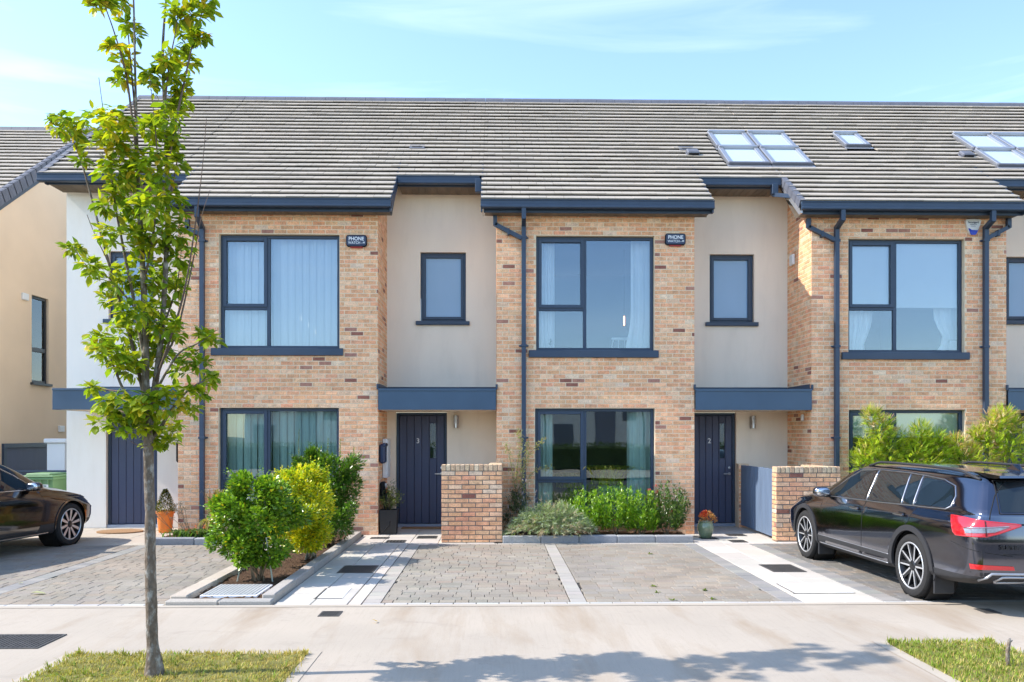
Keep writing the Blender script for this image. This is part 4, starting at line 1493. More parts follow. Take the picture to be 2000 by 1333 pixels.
# roof vents
def roof_vent(px, py, label, flat):
    x, s = slope_at(px, py)
    base = Matrix.Translation((0, YE, ZE)) @ SLOPE
    root = thing('roof_vent', label, 'roof vent', base @ Vector((x, s, 0)), 'vents in the tiled roof')
    mb = MB()
    if flat:
        mb.bbox(x - .15, x + .15, s - .10, s + .10, .03, .05, .005)
    else:
        mb.bbox(x - .13, x + .13, s - .13, s + .14, .03, .05, .005)
        mb.bbox(x - .12, x + .12, s - .12, s + .10, .05, .12, .02)
    mb.v = [tuple(base @ Vector(p)) for p in mb.v]
    mb.build('cowl', 'verge_tile', root)
    mb = MB(); mb.box(x - .10, x + .10, s - .126 if not flat else s - .06, s - .121 if not flat else s + .03, .06 if not flat else .0505, .10 if not flat else .054)
    mb.v = [tuple(base @ Vector(p)) for p in mb.v]
    mb.build('slot', 'black', root)
roof_vent(815, 291, 'flat slotted roof vent tile above the recess of number 3', True)
roof_vent(1352, 305, 'raised dark roof vent cowl left of the four skylights', False)
roof_vent(1340, 294, 'flat dark roof vent tile just above the raised cowl left of the skylights', True)
roof_vent(1885, 309, 'raised dark roof vent cowl left of the right edge skylights', False)

# ---- rainwater pipes
def downpipe(H, px, top_px, label_seed, tpy=404, bend_py=442, kick=0.0):
    x = PX(px, YB - .06)
    xt = PX(top_px, YE)
    zt = ZE - .12
    zb = PZX(bend_py, px, YB - .06)
    mb = MB()
    w = .075
    mb.bar([(xt, YE - .02, zt), (xt, YE - .02, zt - .20)], w)
    mb.bar([(xt, YE - .02, zt - .17), (x, YB - .065, zb)], w)
    mb.bar([(x, YB - .065, zb + .03), (x, YB - .065, .02)], w)
    P = mb.build('downpipe', 'navy', H)
    for z in (zb - .22, 3.35, 1.72):
        mb = MB()
        mb.bbox(x - .055, x + .055, YB - .108, YB - .004, z - .02, z + .02, .004)
        mb.bbox(x - .085, x - .052, YB - .03, YB - .014, z - .014, z + .014, .003); mb.bbox(x + .052, x + .085, YB - .03, YB - .014, z - .014, z + .014, .003)
        mb.build('bracket', 'navy', P)
    return P
def branch(H, x0, y0, z0, x1, z1, xr=None):
    """swan-neck from the recess gutter that joins the downpipe"""
    mb = MB()
    w = .07
    Yp = YB - .065
    mb.bar([(x0, Yp, z0 + .17), (x0, Yp, z0)], w)
    mb.bar([(x0, Yp, z0 + .02), (x1, Yp, z1)], w)
    B = mb.build('branch_pipe', 'navy', H)
    xm, zm = (x0 + x1) / 2, (z0 + z1) / 2
    mb = MB(); mb.bbox(xm - .02, xm + .02, YB - .112, YB - .004, zm - .055, zm + .055, .004); mb.build('bracket', 'navy', B)
def outlet(H, px, py0, py1):
    x = PX(px, Y_REC)
    z1, z0 = PZ(py0, x, Y_REC), PZ(py1, x, Y_REC)
    mb = MB(); mb.bbox(x - .055, x + .055, Y_REC - .10, Y_REC + .02, z0, z1, .006)
    mb.build('gutter_outlet', 'navy', H)
    return x, z0
def leader(H, x, z0, x1, z1):
    mb = MB()
    mb.bar([(x, Y_REC - .04, z0 + .05), (x, Y_REC - .04, z0 - .03)], .07)
    mb.bar([(x, Y_REC - .04, z0), (x1, YB + .1, z1)], .07)
    mb.build('leader_pipe', 'navy', H)
Yp = YB - .065
downpipe(houses[3], 395, 386, 0, bend_py=446)
branch(houses[3], PX(366, Yp), Yp, PZX(448, 366, Yp), PX(392, Yp), PZX(458, 392, Yp))
downpipe(houses[2], 1023, 1023, 0, bend_py=440)
branch(houses[2], PX(967, Yp), Yp, PZX(441, 967, Yp), PX(1019, Yp), PZX(466, 1019, Yp))
downpipe(houses[1], 1634, 1645, 0, bend_py=446)
branch(houses[1], PX(1579, Yp), Yp, PZX(446, 1579, Yp), PX(1632, Yp), PZX(470, 1632, Yp))
downpipe(houses[1], 1925, 1938, 0, bend_py=446)
branch(houses[1], PX(1970, Yp), Yp, PZX(446, 1970, Yp), PX(1928, Yp), PZX(466, 1928, Yp))
x, z = outlet(houses[3], 934, 352, 378)
x, z = outlet(houses[2], 1511, 362, 382); leader(houses[2], x, z, PX(1552, YB + .1), z - .16)

# ---- neighbouring house to the left, set back, gable towards the gap
XG = -11.0
YN0, YN1 = 16.55, 28.8
N = thing('neighbour_house', 'set back rendered house on the left, tinted peach for bounced light, with a gable and a tall narrow window', 'house', (XG - 3, 20, 0))
def nz(y): return 6.95 + 0.70 * (y - 18.2)
YNR = 22.75
gw = [PX(0, 1), 0, 0, 0]
def ygab(px): return XG / math.tan(math.atan((px - 1000.0) / FPX) + YAW)
win = [ygab(62), ygab(95), PZ(750, XG, 19.8), PZ(577, XG, 19.8)]
mb = MB()
A = [YN0, win[0], win[1], YN1]
mb.quad((XG, YN0, 0), (XG, win[0], 0), (XG, win[0], 5.7), (XG, YN0, 5.7))
mb.quad((XG, win[1], 0), (XG, YN1, 0), (XG, YN1, 5.7), (XG, win[1], 5.7))
mb.quad((XG, win[0], 0), (XG, win[1], 0), (XG, win[1], win[2]), (XG, win[0], win[2]))
mb.quad((XG, win[0], win[3]), (XG, win[1], win[3]), (XG, win[1], 5.7), (XG, win[0], 5.7))
mb.add([(XG, YN0, 5.7), (XG, YN1, 5.7), (XG, YNR, nz(YNR) - .05)], [(0, 1, 2)])
D_ = .13
for (p, q) in (((win[0], win[2]), (win[0], win[3])), ((win[1], win[2]), (win[1], win[3])), ((win[0], win[3]), (win[1], win[3])), ((win[0], win[2]), (win[1], win[2]))):
    mb.quad((XG, p[0], p[1]), (XG - D_, p[0], p[1]), (XG - D_, q[0], q[1]), (XG, q[0], q[1]))
mb.quad((XG, YN0, 0), (XG - 9, YN0, 0), (XG - 9, YN0, 5.7), (XG, YN0, 5.7))
mb.quad((XG, YN1, 0), (XG - 9, YN1, 0), (XG - 9, YN1, 5.7), (XG, YN1, 5.7))
mb.build('rendered_wall', 'render_peach_bounce', N)
# window in the gable (faces +X): build frontal and turn
mb = MB()
y0_, y1_, z0_, z1_ = win
xf = XG - .11
def yz_frame(mb, y0, y1, z0, z1, t, xa, xb):
    mb.bbox(xa, xb, y0, y0 + t, z0, z1, .004); mb.bbox(xa, xb, y1 - t, y1, z0, z1, .004)
    mb.bbox(xa + .001, xb - .001, y0 + t, y1 - t, z0, z0 + t, .004); mb.bbox(xa + .001, xb - .001, y0 + t, y1 - t, z1 - t, z1, .004)
yz_frame(mb, y0_ + .004, y1_ - .004, z0_ + .03, z1_ - .004, .06, xf, xf + .06)
ztr = PZ(682, XG, 19.8)
mb.bbox(xf + .002, xf + .062, y0_ + .064, y1_ - .064, ztr - .05, ztr + .05, .004)
W = mb.build('window', 'anthracite', N)
for (a, b) in ((z0_ + .09, ztr - .05), (ztr + .05, z1_ - .064)):
    mb = MB(); mb.box(xf + .02, xf + .026, y0_ + .064, y1_ - .064, a, b); mb.build('pane', 'glass', W)
mb = MB(); mb.bbox(XG - .10, XG + .07, y0_ - .06, y1_ + .06, z0_ - .03, z0_ + .028, .006); mb.build('sill', 'anthracite', W)
mb = MB(); mb.box(XG - 3, XG - .2, y0_ - .8, y1_ + .8, 2.8, 5.4, skip='r'); mb.build('room_lining', 'curtain', N)
# roof of the neighbour
mb = MB()
mb.quad((XG + .02, 16.2, nz(16.2) - .013), (XG - 9.4, 16.2, nz(16.2) - .013), (XG - 9.4, YNR, nz(YNR) - .013), (XG + .02, YNR, nz(YNR) - .013))
mb.quad((XG + .02, YNR, nz(YNR) - .013), (XG - 9.4, YNR, nz(YNR) - .013), (XG - 9.4, 29.3, nz(16.2) - .013), (XG + .02, 29.3, nz(16.2) - .013))
rf = mb.build('roof', 'roof_deck', N)
cn = 1 / math.sqrt(1 + .49); sn = .70 * cn
NSL = Matrix(((1, 0, 0, 0), (0, cn, -sn, 0), (0, sn, cn, 0), (0, 0, 0, 1)))
pc = Pieces(TILE_VARS, 'roof_tile')
rnd = random.Random(77)
gN = .275
i = 0
while 16.2 + i * gN * cn < YNR - .05:
    s = i * gN
    xx = XG + .02
    while xx > XG - 9.3:
        w = .30 if not (i % 2 and xx == XG + .02) else .15
        M = Matrix.Translation((xx - w + .002, 16.2 + s * cn, nz(16.2) + s * sn + rnd.uniform(-.002, .002))) @ NSL @ Matrix.Diagonal(((w - .005) / .296, (gN + .04) / .30, 1, 1))
        pc.add(M, rnd.randrange(len(TILE_VARS)), -s + abs(xx - XG) * .5)
        xx -= w
    i += 1
pc.emit('roof_tile', rf, 300, 'roof_tile_field')
n = int((YNR - 16.2) / cn / gN)
for i in range(n):
    s0, s1 = i * gN - .03, (i + 1) * gN
    P = lambda s, q: (16.2 + s * cn - q * sn, nz(16.2) + s * sn + q * cn)
    mb = MB()
    mb.prism([P(s0, .075), P(s1, .062), P(s1, -.19), P(s0, -.20)], 'x', XG + .03, XG + .06)
    mb.prism([P(s0, .08), P(s1, .066), P(s1, .05), P(s0, .05)], 'x', XG - .06, XG + .03)
    mb.build('verge_unit', 'verge_tile', rf)
mb = MB()
mb.prism([(16.2, nz(16.2) - .02), (YNR, nz(YNR) - .02), (YNR, nz(YNR) - .34), (16.2, nz(16.2) - .34)], 'x', XG + .012, XG + .035)
mb.build('bargeboard', 'anthracite', N)
for i in range(16):
    mb = MB(); u = XG + .05 - .45 * (i + 1)
    mb.prism([(YNR - .12, nz(YNR) - .05), (YNR - .06, nz(YNR) + .07), (YNR + .06, nz(YNR) + .07), (YNR + .12, nz(YNR) - .05)], 'x', u, u + .445)
    mb.build('ridge_tile', 'verge_tile', rf)
for (a_, b_, c_, d_) in ((-14.6, -12.4, 3.2, 5.1), (-14.6, -12.4, .5, 2.4)):
    mb = MB(); mb.bbox(a_, b_, YN0 - .06, YN0 - .002, c_, d_, .01); q_ = mb.build('front_window', 'anthracite', N)
    mb = MB(); mb.box(a_ + .08, b_ - .08, YN0 - .068, YN0 - .061, c_ + .08, d_ - .08); mb.build('pane', 'dark_glass', q_)
# wide blue panelled door low on the gable
ya, yb_ = ygab(3), ygab(117)
zt_ = PZ(866, XG, 19.5)
mb = MB()
yz_frame(mb, ya, yb_, 0.02, zt_, .10, XG + .003, XG + .06)
Dn = mb.build('side_door', 'navy', N)
mb = MB(); mb.box(XG + .002, XG + .02, ya + .1, yb_ - .1, .12, zt_ - .1); mb.build('panel', 'door_navy', Dn)
# wall vents on the gable
for (px, py, lab) in ((47, 580, 'small white louvred wall vent beside the narrow gable window'), (118, 838, 'small white wall vent low on the peach tinted gable, beside the off-white end wall')):
    yv = ygab(px); zv = PZ(py, XG, yv)
    root = thing('wall_vent', lab, 'wall vent', (XG, yv, zv), 'white vents on the walls')
    mb = MB(); mb.bbox(XG + .001, XG + .05, yv - .12, yv + .12, zv - .08, zv + .08, .008); mb.build('housing', 'white_plastic', root)
    for q in range(4):
        mb = MB(); mb.bbox(XG + .05, XG + .058, yv - .09, yv + .09, zv - .06 + q * .033, zv - .045 + q * .033, .002); mb.build('louvre', 'white_plastic', root)
# white pier in the gap
xp = PX(123, 17.6)
root = thing('gate_pier', 'white square pier with a flat cap in the gap beside the end house', 'gate pier', (xp - .1, 17.6, 0))
mb = MB(); mb.bbox(xp - .26, xp + .12, 17.45, 17.75, 0, PZ(866, xp, 17.6), .01); mb.build('shaft', 'white_metal', root)
mb = MB(); mb.bbox(xp - .31, xp + .17, 17.40, 17.80, PZ(866, xp, 17.6), PZ(857, xp, 17.6), .02); mb.build('cap', 'white_metal', root)
# railing in the gap
root = thing('railing', 'dark metal railing with thin uprights behind the green wheelie bin', 'railing', (-9.6, 16.9, 0))
zr = PZ(919, -9.6, 16.9)
mb = MB(); mb.bbox(-11.0 + .0, X_LEFT - .01, 16.88, 16.92, zr - .04, zr, .004); mb.bbox(-10.98, X_LEFT - .01, 16.88, 16.92, .10, .14, .004); mb.build('rail', 'navy', root)
for i in range(24):
    mb = MB(); xx = -10.9 + i * .115
    if xx > X_LEFT - .03: break
    mb.bbox(xx - .008, xx + .008, 16.892, 16.908, .141, zr - .041, .003); mb.build('upright', 'navy', root)
sheet('side_passage', [(-11.0, X_LEFT, 15.745, 30)], -0.004, 'concrete')
# ================================================================== CARS  (local axes: x forward from the rear axle, y to the car's left, z up)
def catmull(P, n):
    out = []
    m = len(P)
    for i in range(m - 1):
        p0, p1, p2, p3 = P[max(i - 1, 0)], P[i], P[i + 1], P[min(i + 2, m - 1)]
        for k in range(n):
            t = k / n
            out.append(tuple(0.5 * ((2 * b) + (-a + c) * t + (2 * a - 5 * b + 4 * c - d) * t * t + (-a + 3 * b - 3 * c + d) * t ** 3) for a, b, c, d in zip(p0, p1, p2, p3)))
    out.append(tuple(P[-1]))
    return out
def smooth01(t):
    t = max(0.0, min(1.0, t))
    return t * t * (3 - 2 * t)

class Car:
    def __init__(self, name, label, loc, rot, st, paint, rake, wb, wheel_r, group):
        self.root = thing(name, label, 'car', loc, group, rot)
        self.paint, self.wb, self.wr = paint, wb, wheel_r
        self.body(st, rake)
    def body(self, st, rake):
        S = catmull(st, 6)
        NP = 3
        rings = []
        for (x, zb, w, zbelt, wbelt, zroof, wroof) in S:
            h = zroof - zbelt
            zs = min(0.40, zbelt - 0.22)
            prof = [(0, zb), (w * .78, zb), (w * .955, zb + .045), (w * .992, zs), (w, (zs + zbelt) / 2), (w * .992, zbelt - .13), (wbelt + .012, zbelt - .02),
                    (wbelt, zbelt + .02 * min(1, h * 4)), (wbelt + (wroof - wbelt) * .42, zbelt + h * .45), (wbelt + (wroof - wbelt) * .82, zbelt + h * .80), (wroof * .97, zroof - .045 * min(1, h * 3)),
                    (wroof * .80, zroof - .012), (wroof * .42, zroof + .004), (0, zroof + .012)]
            pr = catmull(prof, NP)
            ring = []
            for (y, z) in pr:
                ring.append(Vector((x + rake(x, z), max(0.0, y), z)))
            rings.append(ring)
        n = len(rings[0])
        V, F, MI = [], [], []
        idx = {}
        sill = 3 * NP
        def vid(i, j, s):
            key = (i, j, s if 0 < j < n - 1 else 0)
            if key not in idx:
                p = rings[i][j]
                idx[key] = len(V)
                V.append((p.x, p.y * (1 if s >= 0 else -1), p.z))
            return idx[key]
        for s in (1, -1):
            for i in range(len(rings) - 1):
                for j in range(n - 1):
                    q = [vid(i, j, s), vid(i + 1, j, s), vid(i + 1, j + 1, s), vid(i, j + 1, s)]
                    q = list(dict.fromkeys(q))
                    if len(q) > 2:
                        F.append(tuple(q if s > 0 else q[::-1]))
                        MI.append(1 if j < sill else 0)
        # end caps: strips across, bulged outwards
        NC = 10
        for i, sg in ((0, -1), (len(rings) - 1, 1)):
            rows = []
            for j in range(n):
                p = rings[i][j]
                row = []
                for c in range(NC + 1):
                    t = 1 - 2 * c / NC
                    if c == 0: row.append(vid(i, j, 1))
                    elif c == NC: row.append(vid(i, j, -1))
                    elif j in (0, n - 1): row.append(vid(i, j, 0))
                    else:
                        row.append(len(V))
                        V.append((p.x + sg * .075 * (1 - t * t) * min(1, p.y / .35), p.y * t, p.z))
                rows.append(row)
            for j in range(n - 1):
                for c in range(NC):
                    q = list(dict.fromkeys([rows[j][c], rows[j + 1][c], rows[j + 1][c + 1], rows[j][c + 1]]))
                    if len(q) > 2:
                        F.append(tuple(q)); MI.append(1 if j < sill else 0)
        me = bpy.data.meshes.new('body')
        me.from_pydata(V, [], F)
        me.materials.append(MATS[self.paint]); me.materials.append(MATS['car_plastic'])
        me.polygons.foreach_set('material_index', MI)
        bm = bmesh.new(); bm.from_mesh(me)
        bmesh.ops.remove_doubles(bm, verts=bm.verts, dist=1e-5)
        bmesh.ops.recalc_face_normals(bm, faces=bm.faces)
        bm.to_mesh(me)
        self.bvh = BVHTree.FromBMesh(bm)
        bm.free()
        o = bpy.data.objects.new('body', me)
        col.objects.link(o)
        # wheel arches
        bmc = bmesh.new()
        for x in (0, self.wb):
            for sg_ in (1, -1):
                bmesh.ops.create_cone(bmc, cap_ends=True, cap_tris=False, segments=48, radius1=self.wr + .045, radius2=self.wr + .045, depth=.62,
                                      matrix=Matrix.Translation((x + .0007, sg_ * .9113, self.wr + .0003)) @ Matrix.Rotation(math.pi / 2, 4, 'X'))
        bmesh.ops.recalc_face_normals(bmc, faces=bmc.faces)
        mec = bpy.data.meshes.new('arch_cutter')
        bmc.to_mesh(mec)
        bmc.free()
        cut = bpy.data.objects.new('arch_cutter', mec)
        col.objects.link(cut)
        md = o.modifiers.new('arches', 'BOOLEAN')
        md.operation = 'DIFFERENCE'; md.object = cut; md.solver = 'EXACT'
        bpy.context.view_layer.update()
        dg = bpy.context.evaluated_depsgraph_get()
        me2 = bpy.data.meshes.new_from_object(o.evaluated_get(dg))
        if max(abs(v.co.y) for v in me2.vertices) > 1.0 or len(me2.polygons) < 500:
            md.solver = 'FAST'
            bpy.context.view_layer.update()
            dg = bpy.context.evaluated_depsgraph_get()
            me2 = bpy.data.meshes.new_from_object(o.evaluated_get(dg))
        o.modifiers.clear()
        o.data = me2
        me2.name = 'body'
        bpy.data.objects.remove(cut)
        me2.polygons.foreach_set('use_smooth', [True] * len(me2.polygons))
        me2.set_sharp_from_angle(angle=rad(38))
        o.parent = self.root
        self.o_body = o
        # dark wheel housings
        for x in (0, self.wb):
            for s in (1, -1):
                mb = MB()
                mb.lathe([(self.wr + .043, s * .88), (self.wr + .043, s * .605), (0, s * .605)], (x, 0, self.wr), 32, 'y')
                mb.build('wheel_housing', 'black', self.root, local=True, smooth=True, angle=40)
    def cast(self, p, d):
        hit = self.bvh.ray_cast(Vector(p), Vector(d))
        if hit[0] is None:
            q = self.bvh.find_nearest(Vector(p) + Vector(d) * 2.0)
            return q[0], q[1]
        return hit[0], hit[1]
    def mapper(self, mode, s=1):
        """2-D panel coordinates -> point and normal on the body"""
        if mode == 'side':
            return lambda u, z: self.cast((u, 3.0 * s, z), (0, -s, 0))
        if mode == 'rear':
            return lambda u, z: self.cast((-4, u, z), (1, 0, 0))
        if mode == 'top':
            return lambda u, v: self.cast((u, v, 4), (0, 0, -1))
        if mode == 'corner':      # rear corner, seen along the 45 degree line; u = (x + s*y)/sqrt 2
            k = math.sqrt(.5)
            return lambda u, z: self.cast((u * k - 3 * k, s * (u * k + 3 * k), z), (k, -s * k, 0))
    def panel(self, name, poly, mode, matname, off=.004, s=1, step=.05, parent=None, shell=True):
        f = self.mapper(mode, s)
        # densify the boundary
        B = []
        for i in range(len(poly)):
            a, b = Vector(poly[i]), Vector(poly[(i + 1) % len(poly)])
            k = max(1, int((b - a).length / step))
            for j in range(k):
                B.append(a.lerp(b, j / k))
        n = len(B)
        xs_, zs_ = [p.x for p in B], [p.y for p in B]
        def inside(x, z):
            r = False
            for i in range(n):
                a, b = B[i], B[(i + 1) % n]
                if (a.y > z) != (b.y > z) and x < (b.x - a.x) * (z - a.y) / (b.y - a.y) + a.x:
                    r = not r
            return r
        pts = list(B)
        x = min(xs_) + step * .5
        while x < max(xs_):
            z = min(zs_) + step * .5
            while z < max(zs_):
                p = Vector((x, z))
                if inside(x, z) and min((p - q).length for q in B) > step * .45:
                    pts.append(p)
                z += step
            x += step
        vco, _, faces, _, _, _ = delaunay_2d_cdt([Vector((p.x, p.y)) for p in pts], [], [list(range(n))], 1, 1e-6)
        mb = MB()
        P = []
        for v in vco:
            h, nn = f(v.x, v.y)
            P.append(h + nn * off)
        mb.add(P, [tuple(q) for q in faces])
        o = mb.build(name, matname, parent or self.root, local=True, smooth=True)
        return o
    def line(self, name, pts, mode, matname, r=.004, off=.002, s=1, closed=False, parent=None, step=.04, n=6):
        f = self.mapper(mode, s)
        L = []
        q = pts + [pts[0]] if closed else pts
        for i in range(len(q) - 1):
            a, b = Vector(q[i]), Vector(q[i + 1])
            k = max(1, int((b - a).length / step))
            for j in range(k):
                L.append(a.lerp(b, j / k))
        L.append(Vector(q[-1]))
        P = []
        for v in L:
            h, nn = f(v.x, v.y)
            P.append(h + nn * off)
        mb = MB()
        mb.tube(P, r, n)
        return mb.build(name, matname, parent or self.root, local=True, smooth=True)
    def wheel(self, x, s, style, ty_w=.235, y_out=.925):
        c = (x, 0, self.wr)
        yo = s * y_out
        R_ = self.wr
        rr = R_ * .735
        mb = MB()
        mb.lathe([(0, yo - s * .10), (rr * .62, yo - s * .10), (rr * .62, yo - s * .125), (0, yo - s * .125)], c, 28, 'y')
        W = mb.build('wheel', 'brake_disc', self.root, local=True, smooth=True, angle=40)
        mb = MB()
        y = lambda d: yo - s * d
        prof = [(rr, y(.012)), (rr + .012, y(.004)), (R_ - .045, y(.0)), (R_ - .02, y(.008)), (R_ - .004, y(.028)), (R_, y(.05)),
                (R_ - .004, y(.066)), (R_ - .004, y(.070)), (R_, y(.074)), (R_, y(.11)), (R_ - .005, y(.113)), (R_ - .005, y(.12)), (R_, y(.123)), (R_, y(.16)), (R_ - .004, y(.166)), (R_, y(.172)),
                (R_ - .004, y(.20)), (R_ - .03, y(.228)), (rr, y(.225))]
        mb.lathe(prof, c, 48, 'y')
        T = mb.build('tyre', 'tyre', W, local=True, smooth=True, angle=30)
        mb = MB()
        mb.lathe([(rr + .004, y(.010)), (rr - .006, y(.004)), (rr - .016, y(.012))], c, 48, 'y')
        mb.build('rim', 'rim_silver', W, local=True, smooth=True, angle=40)
        mb = MB()
        mb.lathe([(rr - .016, y(.012)), (rr - .03, y(.05)), (rr - .05, y(.12)), (rr - .05, y(.20)), (0, y(.20))], c, 48, 'y')
        mb.build('rim_barrel', 'rim_dark', W, local=True, smooth=True, angle=40)
        ns = 5
        sm, face = MB(), MB()
        for i in range(ns):
            for q in ((-1, 1)):
                a = 2 * math.pi * i / ns + q * .17 + .3
                a1 = 2 * math.pi * i / ns + q * (.265 if style == 'twin' else .20) + .3
                if style == 'ten':
                    a = a1 = 2 * math.pi * (2 * i + (q > 0)) / (2 * ns) + .2
                def pt(r, ang, d): return (x + r * math.cos(ang), y(d), self.wr + r * math.sin(ang))
                w0, w1 = (.030, .022)
                if style == 'ten': w0, w1 = .024, .030
                r0, r1 = .045, rr - .008
                t0 = Vector((-math.sin(a), 0, math.cos(a))); t1 = Vector((-math.sin(a1), 0, math.cos(a1)))
                A, B_ = Vector(pt(r0, a, .035)), Vector(pt(r1, a1, .022))
                dn = Vector((0, -s * .035, 0))
                vs_ = [A - t0 * w0, A + t0 * w0, B_ + t1 * w1, B_ - t1 * w1]
                sm.add(vs_ + [p + dn for p in vs_], [(0, 1, 2, 3), (4, 7, 6, 5), (0, 3, 7, 4), (1, 5, 6, 2), (0, 4, 5, 1), (3, 2, 6, 7)])
                up = Vector((0, s * .004, 0))
                k0 = .55 if style == 'ten' else .35
                if style == 'ten':
                    f4 = [A - t0 * w0 * k0 + up, A + t0 * w0 * k0 + up, B_ + t1 * w1 * .8 + up, B_ - t1 * w1 * .8 + up]
                else:
                    f4 = [A + t0 * w0 * (.1 if q > 0 else -.75) + up, A + t0 * w0 * (.75 if q > 0 else -.1) + up, B_ + t1 * w1 * (.9 if q > 0 else -.3) + up, B_ + t1 * w1 * (.3 if q > 0 else -.9) + up]
                face.add(f4 + [p - up * .9 for p in f4], [(0, 1, 2, 3), (0, 3, 7, 4), (1, 5, 6, 2), (0, 4, 5, 1), (3, 2, 6, 7)])
        sm.build('spokes', 'rim_dark', W, local=True)
        face.build('machined_faces', 'rim_silver', W, local=True)
        mb = MB()
        mb.lathe([(0, y(.018)), (.045, y(.02)), (.06, y(.032)), (.062, y(.06))], c, 20, 'y')
        mb.build('hub_cap', 'rim_dark', W, local=True, smooth=True, angle=40)
        return W
    def arch_trim(self, x, s, matname, a0=-12, a1=192, r1=.055, front_cut=None):
        r0 = self.wr + .043
        mb = MB()
        f = self.mapper('side', s)
        inner, outer, lip = [], [], []
        N_ = 30
        for i in range(N_ + 1):
            a = rad(a0 + (a1 - a0) * i / N_)
            for r_, L in ((r0 - .006, inner), (r0 + r1, outer)):
                h, nn = f(x + r_ * math.cos(a), max(.20, self.wr + r_ * math.sin(a)))
                h = Vector((x + r_ * math.cos(a), h.y, max(.20, self.wr + r_ * math.sin(a))))
                if abs(h.y) < .7: h.y = s * .90
                L.append(h + Vector((0, s * .012, 0)))
        for i in range(N_):
            dn = Vector((0, -s * .03, 0))
            mb.add([inner[i], inner[i + 1], outer[i + 1], outer[i], outer[i] + dn, outer[i + 1] + dn, inner[i] + dn, inner[i + 1] + dn], [(0, 1, 2, 3), (3, 2, 5, 4), (0, 6, 7, 1)])
        return mb.build('arch_trim', matname, self.root, local=True, smooth=True, angle=40)
    def box_part(self, name, b, matname, c=.01, parent=None, smooth=False):
        mb = MB(); mb.bbox(*b, c)
        return mb.build(name, matname, parent or self.root, local=True, smooth=smooth, angle=35 if smooth else None)
    def blob(self, name, ctr, rx, ry, rz, matname, parent=None, pw=2.6):
        """rounded housing (superellipsoid)"""
        mb = MB()
        n, m = 18, 10
        V, F = [], []
        sg = lambda v, p: math.copysign(abs(v) ** p, v)
        for i in range(m + 1):
            t = -math.pi / 2 + math.pi * i / m
            for k in range(n):
                a = 2 * math.pi * k / n
                V.append((ctr[0] + rx * sg(math.cos(t), 2 / pw) * sg(math.cos(a), 2 / pw), ctr[1] + ry * sg(math.cos(t), 2 / pw) * sg(math.sin(a), 2 / pw), ctr[2] + rz * sg(math.sin(t), 2 / pw)))
        for i in range(m):
            for k in range(n):
                F.append((i * n + k, i * n + (k + 1) % n, (i + 1) * n + (k + 1) % n, (i + 1) * n + k))
        mb.add(V, F)
        return mb.build(name, matname, parent or self.root, local=True, smooth=True)

# ---- the black estate car on the right, nose to the house
def rake_estate(x, z):
    b = smooth01((-.25 - x) / .80)
    f = 0.0 if z < .75 else (z - .75) * .12 if z < 1.0 else .03 + (z - 1.0) * .72
    lo = .10 * max(0, (.42 - z) / .2) if z < .42 else 0
    fr = smooth01((x - 3.2) / .6) * -.16 * max(0, (.45 - z) / .25) if z < .45 else 0
    return b * (f + lo) + fr
ZK = lambda z: z if z < .99 else .99 + (z - .99) * .87
EST = [(-1.06, .36, .78, .985, .71, 1.395, .545), (-1.00, .33, .855, .99, .765, 1.415, .57), (-.85, .29, .90, .995, .80, 1.43, .59), (-.55, .27, .92, 1.0, .825, 1.445, .605), (0, .25, .93, 1.0, .85, 1.465, .62), (.8, .23, .93, .975, .858, 1.478, .63),
       (1.4, .23, .93, .955, .86, 1.475, .63), (1.75, .23, .93, .945, .86, 1.445, .615), (2.05, .23, .93, .935, .858, 1.355, .605), (2.35, .23, .93, .925, .853, 1.19, .63), (2.62, .23, .928, .918, .846, 1.01, .69), (2.84, .24, .925, .90, .835, .975, .67),
       (3.2, .25, .91, .855, .805, .925, .61), (3.5, .27, .865, .79, .755, .855, .56), (3.70, .30, .78, .71, .66, .765, .47), (3.80, .34, .66, .63, .54, .68, .38)]
EST = [(a, b, c, d, e, ZK(f_), g) for a, b, c, d, e, f_, g in EST]
car = Car('estate_car', 'glossy black estate car parked nose to the house on the right-hand drive', (5.455, 8.88, 0), rad(91.6), EST, 'paint_black', rake_estate, 2.84, .345, None)
